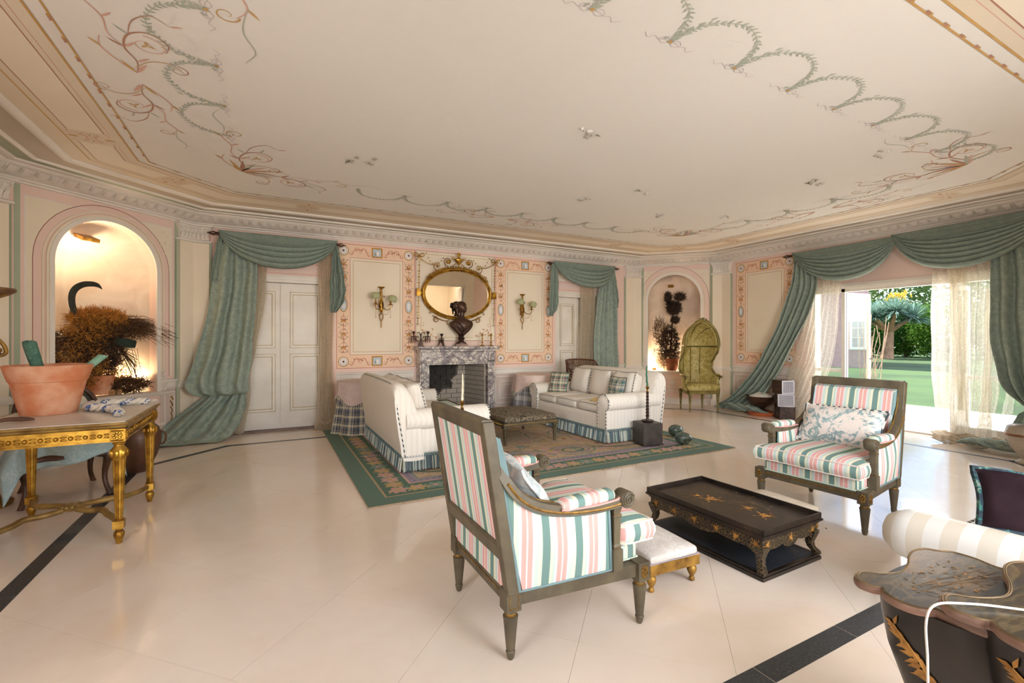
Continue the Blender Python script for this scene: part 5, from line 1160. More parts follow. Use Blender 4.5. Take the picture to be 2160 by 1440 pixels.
# ---------------------------------------------------------------- sofas
def m_sofa():
    t = T('ivory_moire'); v = t.co((1, 1, 1)); s = t.sep(v); w = t.math('SINE', t.math('MULTIPLY', t.math('ADD', s[0], s[1]), 110)); n = t.noise(v, 3, 3)
    c = t.ramp(w, [(.3, 'EDE5D9'), (.7, 'E6DDCF')]); return t.fin(t.mix(t.math('MULTIPLY', n, .3), c, 'D9CCBA'), .75, 0, t.noise(v, 260, 2), .2, .001, .3)
SOF = m_sofa(); FR = [simple('fringe_cream', 'DDDCCB', 'C8CCBC', .9), simple('fringe_teal', '7C9596', '5E777B', .9), simple('fringe_slate', '4E5C66', '64727A', .9)]
def sofa(name, lab, loc, rz, group, L=1.98):
    t = thing(name, lab, 'sofa', loc, rz, group); h = L/2
    mb = MB(); mb.rbox((0, 0, .23), (.90, L-.10, .28), .03, 6); mb.obj('base', SOF, t, smooth=60)
    mb = MB()
    pr = [(-.25, .12), (-.46, .12), (-.50, .30), (-.535, .55), (-.56, .80), (-.555, .86), (-.53, .895), (-.49, .90), (-.44, .88), (-.38, .80), (-.33, .66), (-.28, .45)]
    pr = cr2(pr+[pr[0]], 2)[:-1]; secs = []
    for y, k in ((-h+.02, .86), (-h+.035, .93), (-h+.08, .975), (-h+.18, 1), (0, 1.01), (h-.18, 1), (h-.08, .975), (h-.035, .93), (h-.02, .86)):
        secs.append([(-.42+(x+.42)*(.8+.2*k if k < 1 else 1), y, .12+(z-.12)*k) for x, z in pr])
    mb.loft(secs); mb.obj('back', SOF, t, smooth=60)
    for s in (-1, 1):
        mb = MB(); y = s*(h-.11)
        prf = [(s*(h-.045), .12), (s*(h-.04), .42)]; c = (s*(h-.10), .515); r = .115
        a0 = -.95
        pts = [(h-.045, .12), (h-.045, .42)]+[(h-.10+r*math.cos(a), .515+r*math.sin(a)) for a in [R(-38)+R(250)*k/16 for k in range(17)]]+[(h-.215, .42), (h-.215, .12)]
        mb.loft([[(x, s*py, c_*(pz-.33)+.33) for py, pz in pts] for x, c_ in ((-.44, .98), (-.2, 1), (.40, 1), (.445, 1), (.46, .985), (.465, .96))]); mb.obj('arm', SOF, t, smooth=50)
        mb = MB(); ed = [(.463, s*py, pz) for py, pz in pts[1:-1]]; mb.tube([(.463, s*(h-.045), .16)]+ed+[(.463, s*(h-.215), .16)], .006, 6); mb.obj('arm_cord', CORD, t)
    cw = (L-.44)/3
    for k in range(3):
        y = -cw+cw*k; sg = (-1, 0, 1)[k]
        mb = MB(); mb.rbox((.075, y, .425), (.74, cw-.008, .125), .05, 7, .022, None, None, .004, k+1); o = mb.obj('seat_cushion', SOF, t, smooth=80)
        mb = MB(); xf = .435
        for z in (.475,): mb.tube([(-.2, y-cw/2+.02, z+.005), (.40, y-cw/2+.025, z), (xf, y-cw/2+.05, z-.004), (xf+.006, y, z+.002), (xf, y+cw/2-.05, z-.004), (.40, y+cw/2-.025, z), (-.2, y+cw/2-.02, z+.005)], .0055, 5, smooth=3)
        mb.tube([(xf, y-cw/2+.05, .378), (xf+.004, y, .376), (xf, y+cw/2-.05, .378)], .0045, 5); mb.obj('cushion_cord', CORDB, o)
        Tm = Matrix.Rotation(R(-14), 4, 'Y'); mb = MB(); mb.rbox((-.265+.012*k, y, .675), (.17, cw-.012, .40), .07, 8, 0, Tm, None, .012, k+5, .035); o = mb.obj('back_cushion', SOF, t, smooth=80)
        mb = MB()
        for dx in (.075,):
            lp = [(-.19, cw/2-.03), (-.17, cw/2-.012), (0, cw/2-.022), (.17, cw/2-.012), (.195, cw/2-.03), (.185, 0), (.195, -cw/2+.03), (.17, -cw/2+.012), (0, -cw/2+.022), (-.17, -cw/2+.012), (-.19, -cw/2+.03)]
            mb.tube([tuple((Tm @ Vector((dx, py, pz)))+Vector((-.265+.012*k, y, .675))) for pz, py in lp], .0055, 5, smooth=3)
        mb.obj('cushion_cord', CORDB, o)
    mb = MB()                                                     # cord along the back edge and down the corners
    for s in (-1, 1):
        mb.tube([(-.45, s*(h-.02), .15), (-.49, s*(h-.018), .4), (-.525, s*(h-.02), .6), (-.535, s*(h-.035), .76), (-.52, s*(h-.08), .84)], .006, 6, smooth=4)
    mb.tube([(-.525, -h+.09, .852), (-.545, -h+.3, .885), (-.55, 0, .895), (-.545, h-.3, .885), (-.525, h-.09, .852)], .006, 6, smooth=4); mb.obj('back_cord', CORD, t)
    # braid heading and bullion fringe all round
    X0, X1, Y = -.475, .462, h-.035; per = [((X0, -Y), (X1, -Y)), ((X1, -Y), (X1, Y)), ((X1, Y), (X0, Y)), ((X0, Y), (X0, -Y))]; mb = MB(); q = random.Random(2)
    mb.box((X0+.01, -Y+.01, .02), (X1-.01, Y-.01, .16), 0)
    for a, b in per:
        Lg = math.hypot(b[0]-a[0], b[1]-a[1]); n = int(Lg/.0125); ux, uy = (b[0]-a[0])/Lg, (b[1]-a[1])/Lg; nx, ny = uy, -ux
        for k in range(n):
            s_ = (k+.5)*Lg/n; x, y = a[0]+ux*s_, a[1]+uy*s_; o1 = .004+q.uniform(0, .006); o2 = .016+q.uniform(0, .014); w = .0048
            vs = []
            for z, o_ in ((.152, o1), (.09, (o1+o2)/2), (.013+q.uniform(0, .008), o2)): vs += [(x-ux*w+nx*(o_-.004), y-uy*w+ny*(o_-.004), z), (x+nx*(o_+.003), y+ny*(o_+.003), z), (x+ux*w+nx*(o_-.004), y+uy*w+ny*(o_-.004), z)]
            c = (0, 0, 1, 0, 2, 1, 0, 2)[(k+int(q.random()*2)) % 8]
            mb.add(vs, [(0, 1, 4, 3), (1, 2, 5, 4), (3, 4, 7, 6), (4, 5, 8, 7)], c)
        for k in range(int(Lg/.03)):
            s_ = (k+.5)*.03; x, y = a[0]+ux*s_, a[1]+uy*s_
            for sg in (1, -1): mb.tube([(x-ux*.012*sg+nx*.012, y-uy*.012*sg+ny*.012, .172), (x+ux*.012*sg+nx*.014, y+uy*.012*sg+ny*.014, .15)], .004, 4, 1 if sg > 0 else 2)
        for z, c in ((.178, 1), (.188, 0)): mb.tube([(a[0]+nx*.01, a[1]+ny*.01, z), (b[0]+nx*.01, b[1]+ny*.01, z)], .005, 5, c)
    mb.obj('fringe', FR, t, kind='stuff', smooth=50)
    return t
SG = 'pair of ivory sofas on the rug'
S1 = sofa('sofa', 'ivory sofa seen from its end, left of the fireplace, its back towards the left door', (1.655, 5.55, .0135), 0, SG)
S2 = dup(S1, (4.28, 5.62, .0135), R(180), 'ivory sofa with three back cushions standing right of the tapestry stool')
def m_tartan(name, cols):
    t = T(name); s = t.sep(t.co()); 
    def st(a, per, ph, c): return t.ramp(t.math('FRACT', t.math('ADD', t.math('DIVIDE', a, per), ph)), c, 'CONSTANT')
    a = st(t.math('ADD', s[1], 5), .115, .1, [(0, cols[0]), (.3, cols[1]), (.45, cols[0]), (.55, cols[2]), (.8, cols[1])]); b = st(t.math('ADD', s[2], 5), .115, .3, [(0, cols[0]), (.3, cols[1]), (.45, cols[0]), (.55, cols[2]), (.8, cols[1])])
    return t.fin(t.mix(.5, a, b), .8, 0, t.noise(t.co(), 200, 2), .1, .001)
TART = m_tartan('green_tartan', ('DDD0B4', '4E7468', '7E5A5E')); TART2 = m_tartan('faded_tartan', ('D8CFB8', '7E8A92', '4E7468'))
cushion('tartan_cushion', 'green and cream tartan cushion against the far arm of the right sofa', (4.12, 6.22, .51), (.33, .34, .11), TART, R(-18), R(205), simple('olive_edge', '6A6450', None, .8), seed=3)
cushion('tartan_cushion', 'faded grey and green tartan cushion beside the near arm of the right sofa', (4.36, 5.10, .53), (.30, .34, .10), TART2, R(-16), R(178), simple('olive_edge', '6A6450'), seed=5)
t = cushion('yellow_cushion', 'flat pale yellow cushion lying beside the near arm of the right sofa', (4.10, 4.97, .515), (.34, .40, .09), simple('pale_yellow_silk', 'E8CF92', 'DDC084', .7), R(-86), R(190), seed=6)
cushion('red_cushion', 'dull red cushion peeping over the back of the left sofa', (1.72, 6.10, .51), (.30, .30, .10), simple('dull_red_cloth', '9A5048', '84403A', .8), R(-20), R(-8), seed=7)
# ---------------------------------------------------------------- tapestry stool
def m_tap():
    t = T('tapestry'); v = t.co(); vo = t.n('TexVoronoi', feature='DISTANCE_TO_EDGE'); vo.inputs['Scale'].default_value = 17; nd = t.n('TexNoise'); nd.inputs['Scale'].default_value = 6; t.l(v, nd.inputs[0]); t.l(t.mix(.12, v, nd.outputs['Color']), vo.inputs[0])
    n = t.noise(v, 14, 4, 3); c = t.ramp(n, [(.3, '3E382E'), (.42, '5E5440'), (.49, 'A08C6C'), (.56, '6E6250'), (.64, '4E564E'), (.74, '8E6E60')], 'LINEAR')
    return t.fin(t.mix(t.ramp(vo.outputs['Distance'], [(.02, 'FFFFFF'), (.07, '000000')]), c, '2E2822'), .9, 0, n, .4, .004)
t = thing('tapestry_stool', 'large low stool with a dark floral tapestry seat between the sofas', 'footstool', (3.0, 5.62, .0135))
SB = simple('dark_gilt_frame', '5E5238', '463C28', .5, .1, 10)
for x, y in ((-.37, -.43), (.37, -.43), (-.37, .43), (.37, .43)):
    mb = MB(); mb.lathe([(.014, 0), (.019, .01), (.018, .03), (.028, .17), (.03, .185), (.022, .19), (.03, .2), (.03, .215)], (x, y, 0), 12); mb.box((x-.034, y-.034, .215), (x+.034, y+.034, .285)); mb.obj('leg', SB, t)
mb = MB()
for a, b in (((-.4, -.46), (.4, -.415)), ((-.4, .415), (.4, .46)), ((-.4, -.45), (-.355, .45)), ((.355, -.45), (.4, .45))): mb.box((a[0], a[1], .235), (b[0], b[1], .285))
mb.obj('frame', SB, t, smooth=0)
mb = MB()
for k in range(30):
    for y in (-.462, .462): mb.ball((-.38+.026*k, y, .262), .006, 5, 4)
for k in range(34):
    for x in (-.402, .402): mb.ball((x, -.44+.0265*k, .262), .006, 5, 4)
mb.obj('nail_heads', GOLD, t, kind='stuff')
mb = MB(); mb.rbox((0, 0, .315), (.79, .91, .075), .03, 8, .025); mb.obj('seat', m_tap(), t, smooth=80)
# ---------------------------------------------------------------- silk footstools
SILK = m_damask('silver_silk', 'CFC8C0', 'E2DED6', 9, .45, .5)
def stool(lab, loc, rz, mat):
    t = thing('silk_footstool', lab, 'footstool', loc, rz, 'silk footstools beside the lacquer table'); w, l = .175, .225
    for x, y in ((-w+.03, -l+.03), (w-.03, -l+.03), (-w+.03, l-.03), (w-.03, l-.03)):
        mb = MB(); mb.lathe([(.009, 0), (.016, .006), (.016, .016), (.010, .026), (.022, .05), (.027, .065), (.025, .08), (.014, .092), (.018, .098), (.018, .104)], (x, y, 0), 14); mb.obj('leg', DGOLD, t)
    mb = MB()
    for a, b in (((-w, -l), (w, -l+.025)), ((-w, l-.025), (w, l)), ((-w, -l+.02), (-w+.025, l-.02)), ((w-.025, -l+.02), (w, l-.02))): mb.box((a[0], a[1], .10), (b[0], b[1], .155))
    mb.obj('frame', DGOLD, t, smooth=0)
    mb = MB(); mb.rbox((0, 0, .175), (.342, .442, .05), .022, 8, .022); mb.obj('seat', mat, t, smooth=80)
    mb = MB(); mb.tube([(-w+.004, -l+.004, .157), (w-.004, -l+.004, .157), (w-.004, l-.004, .157), (-w+.004, l-.004, .157)], .005, 6, closed=True); mb.obj('piping', simple('lilac_piping', 'CFC2CC'), t)
    return t
stool('silver silk footstool on gilt bun feet tucked in front of the foreground armchair', (1.965, 2.03, 0), R(-3), SILK)
stool('faded beige silk footstool half hidden behind the black lacquer table', (3.20, 2.06, 0), R(-2), m_damask('beige_silk', 'CFC1AC', 'DACEBB', 9, .5))
# ---------------------------------------------------------------- black lacquer tray table
def goldflower(P, x, y, r, m=0, seed=0):
    for k in range(9): P.leaf(x, y, k*.7+seed, r*(.7+.3*((k*7) % 3)), r*.35, m, .0004)
    for k in range(5): P.leaf(x+r*1.1*math.cos(k*1.3+seed), y+r*.9*math.sin(k*1.3+seed), k*1.3+seed, r*.7, r*.22, m, .0003)
GP = [LACG, simple('dull_lacquer_gold', '7A6040', '5A482C', .6, .2, 20), simple('gold_lime', 'C9C07A', 'A8A060', .6)]
t = thing('lacquer_tray_table', 'low black lacquer tray table painted with gold birds between the armchairs', 'table', (2.71, 2.065, 0), R(1)); hx, hy = .29, .44
def m_lac():
    t_ = T('worn_black_lacquer'); v = t_.co(); n = t_.noise(v, 5, 5, 1); f = t_.noise(v, 40, 3, 2); c = t_.ramp(n, [(.35, '1A1512'), (.6, '2A211B'), (.75, '3D2F24')]); return t_.fin(t_.mix(t_.ramp(f, [(.6, '000000'), (.66, '606060')]), c, '6A5336'), .32, 0, n, .1, .003)
LAC = m_lac()
def m_lacnet():
    t_ = T('lacquer_net_pattern'); v = t_.co(); vo = t_.n('TexVoronoi', feature='DISTANCE_TO_EDGE'); vo.inputs['Scale'].default_value = 58; t_.l(v, vo.inputs[0]); return t_.fin(t_.ramp(vo.outputs['Distance'], [(.03, '6E5A3A'), (.08, '1C1612')]), .4)
LNET = m_lacnet()
mb = MB()
for z0, z1, o_ in ((0, .022, .0), (.022, .034, -.006)): mb.box((-hx+.0-o_, -hy-o_, z0), (hx+o_, hy+o_, z1))
mb.obj('plinth', LAC, t, smooth=0, bevel=.003)
mb = MB(); mb.box((-hx+.03, -hy+.03, .034), (hx-.03, hy-.03, .036)); mb.obj('plinth_board', simple('blue_black_board', '20252C', '2A3038', .6), t, smooth=0)
for sx in (-1, 1):
    for sy in (-1, 1):
        mb = MB(); secs = []
        for z, o_, w in ((.034, .010, .019), (.05, .008, .019), (.075, -.010, .017), (.105, -.016, .018), (.135, -.010, .022), (.16, -.006, .026), (.18, -.006, .028)):
            cx_, cy_ = sx*(hx-.03+o_), sy*(hy-.03+o_); secs.append([(cx_+dx*w, cy_+dy*w, z) for dx, dy in ((-1, -1), (1, -1), (1, 1), (-1, 1))])
        mb.loft(secs); mb.obj('leg', LNET, t, smooth=50)
mb = MB(); mb.box((-hx+.02, -hy+.02, .165), (hx-.02, hy-.02, .225)); mb.obj('frieze', LNET, t, smooth=0)
for a in (0, 1):
    for s in (-1, 1):
        mb = MB(); L = (hy if a else hx)-.06; n = 24; pts = []
        for k in range(n+1): u = -1+2*k/n; pts.append((L*u, .165-.028*(abs(math.cos(u*PI*1.5))**.7)*(1 if abs(u) < .34 else .4)-.035*max(0, abs(u)-.86)/.14))
        for (x0, z0), (x1, z1) in zip(pts, pts[1:]):
            p = s*((hx if a else hy)-.021); q_ = s*((hx if a else hy)-.03)
            vs = [(p, x0, .167), (p, x1, .167), (p, x1, z1), (p, x0, z0), (q_, x0, .167), (q_, x1, .167), (q_, x1, z1), (q_, x0, z0)]
            if not a: vs = [(y, x, z) for x, y, z in vs]
            mb.add(vs, [(0, 1, 2, 3), (4, 7, 6, 5), (3, 2, 6, 7)])
        mb.obj('apron', LNET, t, smooth=0, weld=True)

mb = MB()
for z0, z1, o_ in ((.222, .232, -.012), (.232, .24, -.004), (.24, .252, .006), (.252, .258, -.002)): mb.box((-hx-o_+.0, -hy-o_, z0), (hx+o_, hy+o_, z1))
mb.obj('moulding', LAC, t, smooth=0)
mb = MB(); w = .011
for a, b in (((-hx, -hy), (hx, -hy+w)), ((-hx, hy-w), (hx, hy)), ((-hx, -hy), (-hx+w, hy)), ((hx-w, -hy), (hx, hy))): mb.box((a[0], a[1], .255), (b[0], b[1], .288))
mb.obj('tray_rim', LAC, t, smooth=0, bevel=.002)
mb = MB(); mb.box((-hx+w, -hy+w, .255), (hx-w, hy-w, .262)); mb.obj('tray', LAC, t, smooth=0)
P = Paint((0, 0, .262), (1, 0, 0), (0, 1, 0), .0006)
q = random.Random(4)
for x, y, r in ((-.03, .10, .05), (.03, -.13, .034), (.0, -.26, .045), (-.06, .19, .025)): goldflower(P, x, y, r, 0, x*9)
for k in range(50): x, y = -.12+q.gauss(0, .05), .2+q.gauss(0, .12); P.leaf(x, y, q.uniform(0, 6), .03, .01, 1)
for k in range(46): x, y = .12+q.gauss(0, .05), -.02+q.gauss(0, .18); P.leaf(x, y, q.uniform(0, 6), .035, .01, 1)
for k in range(7): P.line(cr2([(-.1+q.gauss(0, .03), .3-.08*k), (-.05+q.gauss(0, .03), .26-.08*k), (q.gauss(0, .05), .24-.08*k)], 5), .003, 1)
P.obj('gold_painting', GP, t, kind='stuff')
for O, U, L in (((-hx+.019, 0, 0), (0, -1, 0), hy), ((0, -hy+.019, 0), (1, 0, 0), hx)):
    P = Paint(O, U, (0, 0, 1), .0012)
    for u in ((-.9, -.5, -.1, .3, .62, .93) if L > .4 else (-.86, 0, .86)): goldflower(P, u*(L-.03), .19, .022, 0, u*5)
    P.obj('gold_painting', GP, t, kind='stuff')
# ---------------------------------------------------------------- gilt console table
t = thing('gilt_console_table', 'carved gilt table with a white marble top and a scrolled stretcher, at the left', 'table', (-1.24, 4.37, 0)); hx, hy = .37, .455
for sx in (-1, 1):
    for sy in (-1, 1):
        x, y = sx*(hx-.01), sy*(hy-.01); mb = MB()
        mb.lathe([(.010, 0), (.016, .004), (.018, .02), (.024, .035), (.031, .06), (.028, .078), (.016, .09), (.024, .095), (.024, .103)], (x, y, 0), 14); mb.box((x-.029, y-.029, .103), (x+.029, y+.029, .155))
        mb.lathe([(.026, .155), (.028, .165), (.021, .172)], (x, y, 0), 14)
        n = 32; mb.loft([[(x+r*(1-.16*(j % 4 == 0))*math.cos(2*PI*j/n), y+r*(1-.16*(j % 4 == 0))*math.sin(2*PI*j/n), z) for j in range(n)] for z, r in ((.172, .021), (.25, .024), (.54, .034), (.555, .036))])
        mb.lathe([(.036, .555), (.042, .575), (.046, .60), (.040, .63), (.028, .645), (.026, .655), (.034, .662), (.034, .672), (.04, .68)], (x, y, 0), 16)
        for k in range(8): a = k*PI/4; mb.ball((x+.042*math.cos(a), y+.042*math.sin(a), .60), (.012, .012, .028), 6, 5)
        mb.obj('leg', GOLD, t, smooth=45)
        mb = MB(); mb.box((x-.042, y-.042, .68), (x+.042, y+.042, .765))
        for dx, dy in ((sx, 0), (0, sy)):
            for k in range(9): a = k*2*PI/8; r = .02 if k < 8 else 0; mb.ball((x+dx*.043+(0 if dx else r*math.cos(a)), y+dy*.043+(0 if dy else r*math.cos(a)), .722+r*math.sin(a)), .009, 6, 4)
            for z in (.69, .752): mb.tube([(x+dx*.043-dy*.033*sx*sy if False else x+dx*.043-(.033 if dy else 0), y+dy*.043-(.033 if dx else 0), z), (x+dx*.043+(.033 if dy else 0), y+dy*.043+(.033 if dx else 0), z)], .004, 4)
        mb.obj('corner_block', GOLD, t, smooth=40)
for a in (0, 1):
    for s in (-1, 1):
        L = (hy if a else hx)-.05; p = s*(hx if a else hy); mb = MB()
        def bar(z0, z1, d0, d1):
            lo_, hi_ = sorted((p+s*d0, p+s*d1)); mb.box((lo_, -L, z0) if a else (-L, lo_, z0), (hi_, L, z1) if a else (L, hi_, z1))
        bar(.68, .765, -.03, .008); bar(.68, .692, .0, .02); bar(.75, .765, .0, .02)
        n = int(2*L/.034)
        for k in range(n):
            u = -L+2*L*(k+.5)/n; c_ = (p+s*.012, u, .721) if a else (u, p+s*.012, .721)
            if k % 2 == 0: mb.ball(c_, .0135, 8, 6)
            else:
                for e in (-1, 1): mb.ball((c_[0], c_[1], c_[2]+e*.009), (.008 if a else .017, .017 if a else .008, .007), 8, 5)
        mb.obj('frieze', GOLD, t, smooth=45)
mb = MB(); o_ = .035; mb.loft([[(x*(hx+d)/1, y*(hy+d), z) for x, y in ((-1, -1), (1, -1), (1, 1), (-1, 1))] for z, d in ((.765, .02), (.775, .035), (.785, .038), (.795, .05), (.808, .052))]); mb.obj('top_moulding', simple('worn_gilt', 'A8894C', '7A5C30', .5, .5, 10, .2, 40), t, smooth=0)
mb = MB(); mb.box((-hx-.03, -hy-.03, .806), (hx+.03, hy+.03, .812)); mb.obj('marble_top', WMARB, t, smooth=0)
mb = MB()
for sx in (-1, 1):
    for sy in (-1, 1):
        mb.tube([(sx*(hx-.02), sy*(hy-.02), .128), (sx*.30, sy*.30, .128), (sx*.24, sy*.20, .135), (sx*.20, sy*.14, .15), (sx*.12, sy*.11, .15), (sx*.04, sy*.05, .155)], [.018, .019, .021, .021, .02, .02], 8, smooth=5, flat=1)
mb.lathe([(.05, .14), (.07, .15), (.05, .17), (.02, .178)], (0, 0, 0), 14)
for k in range(10): a = k*PI/5; mb.ball((.05*math.cos(a), .05*math.sin(a), .168), (.016, .016, .014), 6, 4)
mb.obj('stretcher', simple('worn_gilt', 'A8894C'), t, smooth=50)
# things on the console
t = thing('terracotta_pot', 'large chalky terracotta pot on the marble topped gilt table', 'flowerpot', (-1.42, 4.56, .813))
mb = MB(); mb.lathe([(.15, 0), (.155, .01), (.205, .235), (.212, .24), (.215, .25), (.24, .335), (.243, .35), (.235, .355), (.222, .345), (.20, .27), (.198, .262)], (0, 0, 0), 40); mb.obj('body', TERRA, t, smooth=35)
mb = MB(); mb.lathe([(.0, .25), (.20, .262)], (0, 0, 0), 24); mb.obj('soil', simple('dry_soil', '6A5442', '4E3C2E', .95, 0, 20), t)
CAC = simple('blue_green_cactus', '2F5546', '4A7260', .7, 0, 18, .2, 60)
cs = [((-.01, -.1), [(0, 0, 0), (-.03, -.005, .12), (-.055, -.01, .23), (-.06, -.01, .27)], .036, 'tall dark cactus stem standing in the terracotta pot'), ((.115, .05), [(0, 0, 0), (.07, .0, .05), (.16, .01, .14), (.18, .01, .155)], .026, 'pale green cactus stem leaning out of the right rim of the terracotta pot'), ((-.05, -.11), [(0, 0, 0), (-.03, 0, .03), (-.055, 0, .09)], .017, 'small pointed cactus shoot at the foot of the tall cactus stem')]
for (dx, dy), pts, r, lab in cs:
    mb = MB(); n = 12; P_, _ = cr([Vector(p) for p in pts], 10); secs = []
    for k, p in enumerate(P_):
        f = k/(len(P_)-1); rr = r*(.85+.25*math.sin(PI*f*.8))*(1 if f < .82 else math.sqrt(max(.03, 1-((f-.82)/.18)**2)))
        secs.append([(p.x+rr*(1+.12*(j % 3 == 0))*math.cos(2*PI*j/n)*.9, p.y+rr*.7*math.sin(2*PI*j/n), p.z+rr*.3*math.cos(2*PI*j/n)*(-1 if pts[-1][0] > .1 else 0)) for j in range(n)])
    mb.loft(secs); o = mb.obj('cactus', CAC if r != .026 else simple('pale_cactus', '86AE96', '6E9A82', .7, 0, 14), None, label=lab, cat='cactus', smooth=70); o.location = (-1.42+dx, 4.56+dy, 1.075)
    mb = MB(); q = random.Random(8)
    for _ in range(26): p = P_[q.randrange(len(P_))]; a = q.uniform(0, 6); mb.ball((p.x+r*.92*math.cos(a), p.y+r*.7*math.sin(a), p.z), .003, 5, 3)
    mb.obj('spine_tufts', simple('spine_white', 'D8DED0'), o, kind='stuff')
t = thing('braided_rope', 'thick blue and white braided rope looped on the marble table top', 'rope', (-1.02, 4.55, .813))
mb = MB(); path = [Vector(p) for p in ((.12, .33, .02), (.02, .30, .025), (-.12, .26, .03), (-.2, .14, .035), (-.17, .0, .03), (-.06, -.10, .03), (.02, -.20, .03), (.06, -.30, .025), (.09, -.40, .02))]
path, _ = cr(path, 9); N_ = len(path)
for st in range(3):
    pts = []; 
    for i, p in enumerate(path):
        d = (path[min(i+1, N_-1)]-path[max(0, i-1)]).normalized(); sd = d.cross(Vector((0, 0, 1))); a = i*.62+st*2*PI/3; k = .021*min(1, (N_-i)/6, (i+3)/6); pts.append(p+sd*k*math.cos(a)+Vector((0, 0, 1))*k*.7*math.sin(a))
    mb.tube(pts, .017, 7, (0, 1, 0)[st])
mb.obj('strands', [simple('rope_cream', 'E6DDCE', 'D2C8B8', .9, 0, 30), (lambda t_: t_.fin(t_.ramp(t_.noise(t_.co(), 40, 2, 1), [(.45, 'DDD8D0'), (.5, '6478A0'), (.6, '49608E')]), .9))(T('rope_blue'))], t, smooth=70)
mb = MB()
for k in range(12): mb.tube([(.12, .33, .02), (.15+rnd.uniform(0, .03), .34+rnd.uniform(-.03, .03), .012+rnd.uniform(0, .02))], .003, 4); mb.tube([(.09, -.40, .02), (.10+rnd.uniform(-.03, .03), -.44+rnd.uniform(-.02, .02), .01+rnd.uniform(0, .02))], .003, 4)
mb.obj('frayed_end', simple('rope_cream', 'E6DDCE'), t)
mb = MB(); mb.tube([(-.10, 0, .0), (-.03, .01, .012), (.04, 0, .008), (.10, -.01, .0)], [.012, .022, .026, .012], 7, smooth=3, flat=.6); o = mb.obj('bark_piece', simple('curled_bark', '6E4A36', '54382A', .9, 0, 20), None, label='small curled piece of brown bark at the left edge of the marble top', cat='bark', smooth=50); o.location = (-1.46, 4.12, .827); o.rotation_euler = (0, 0, R(25))
# torchere
t = thing('gilt_torchere', 'tall carved gilt candlestand with a wide dish top, cut by the left edge', 'candlestand', (-2.06, 5.26, 0))
mb = MB(); mb.lathe([(.19, 0), (.2, .03), (.17, .05), (.07, .10), (.05, .16), (.08, .24), (.05, .34), (.035, .42), (.03, .9), (.035, 1.12), (.06, 1.18), (.10, 1.26), (.11, 1.32), (.07, 1.39), (.03, 1.43), (.05, 1.47), (.035, 1.50), (.05, 1.54), (.04, 1.57), (.055, 1.62), (.10, 1.68), (.18, 1.72)], (0, 0, 0), 24)
for k in range(6):
    a = k*PI/3+.35
    pts = [(.10*math.cos(a), .10*math.sin(a), 1.36), (.14*math.cos(a), .14*math.sin(a), 1.30), (.15*math.cos(a), .15*math.sin(a), 1.24), (.115*math.cos(a), .115*math.sin(a), 1.22), (.11*math.cos(a), .11*math.sin(a), 1.26), (.13*math.cos(a), .13*math.sin(a), 1.265)]
    mb.tube(pts, .014, 7, smooth=4); mb.ball((.06*math.cos(a), .06*math.sin(a), 1.48), (.02, .02, .025), 6, 4)
mb.obj('column', DGOLD, t, smooth=50)
mb = MB(); mb.lathe([(.17, 1.715), (.20, 1.735), (.215, 1.75), (.212, 1.768), (.19, 1.77), (.0, 1.762)], (0, 0, 0), 32); mb.obj('dish_top', simple('brown_gilt', '8A6848', '6A4A30', .55, .2, 16), t, smooth=50)
# walnut bergere with cloth
t = thing('walnut_chair', 'dark carved walnut chair with green leather back behind the gilt table', 'chair', (-1.60, 5.42, 0), R(-68)); FX = .27
for x, y in ((FX, -.25), (FX, .25), (-FX, -.22), (-FX, .22)):
    mb = MB(); s = 1 if x > 0 else -1; sy = 1 if y > 0 else -1
    mb.tube([(x+s*.035, y+sy*.02, .0), (x+s*.03, y+sy*.015, .02), (x-s*.005, y-sy*.005, .10), (x-s*.012, y-sy*.008, .19), (x+s*.008, y+sy*.004, .28), (x+s*.018, y+sy*.008, .345), (x+s*.005, y, .39)], [.024, .020, .018, .021, .029, .034, .030], 10, smooth=4); mb.obj('leg', DARKW, t, smooth=70)
mb = MB()
for a, b in (((FX+.01, -.25), (FX+.01, .25)), ((-FX, -.22), (-FX, .22)), ((FX, .25), (-FX, .22)), ((FX, -.25), (-FX, -.22))):
    m_ = ((a[0]+b[0])/2, (a[1]+b[1])/2); mb.tube([(a[0], a[1], .35), ((a[0]+m_[0])/2, (a[1]+m_[1])/2, .375), (m_[0]*1.06, m_[1]*1.06, .36), ((b[0]+m_[0])/2, (b[1]+m_[1])/2, .375), (b[0], b[1], .35)], [.032, .028, .036, .028, .032], 8, smooth=4)
mb.obj('seat_rail', DARKW, t, smooth=70)
mb = MB(); ov = [(-.30-.10*(.5+.5*math.sin(a))-.02, .27*math.cos(a), .70+.24*math.sin(a)) for a in [2*PI*k/24 for k in range(24)]]; mb.tube(ov, .022, 8, closed=True)
for s in (-1, 1): mb.tube([(-.27, s*.22, .38), (-.29, s*.2, .45), (-.32, s*.2, .55)], .02, 8, smooth=3); mb.tube([(-.34, s*.26, .72), (-.15, s*.29, .66), (.05, s*.29, .63), (.14, s*.28, .62), (.12, s*.26, .55), (.14, s*.26, .42), (.16, s*.25, .37)], .017, 8, smooth=4)
mb.obj('back_frame', DARKW, t, smooth=70)
mb = MB(); mb.lathe([(.0, .03), (.18, .022), (.25, .0), (.25, -.015), (0, -.02)], (0, 0, 0), 28, T=Matrix.Translation((-.365, 0, .70)) @ Matrix.Rotation(R(-12), 4, 'Y') @ Matrix.Rotation(R(90), 4, 'Y')); mb.obj('leather_back', simple('dark_green_leather', '34392C', '23281E', .35, 0, 8), t, smooth=60)
mb = MB(); mb.rbox((0, 0, .405), (.54, .48, .08), .03, 6, .02); mb.obj('seat', simple('dark_green_leather', '34392C'), t, smooth=70)
CLB = m_damask('pale_blue_cloth', '9DB4B6', 'B4C6C4', 8, .8, .5)
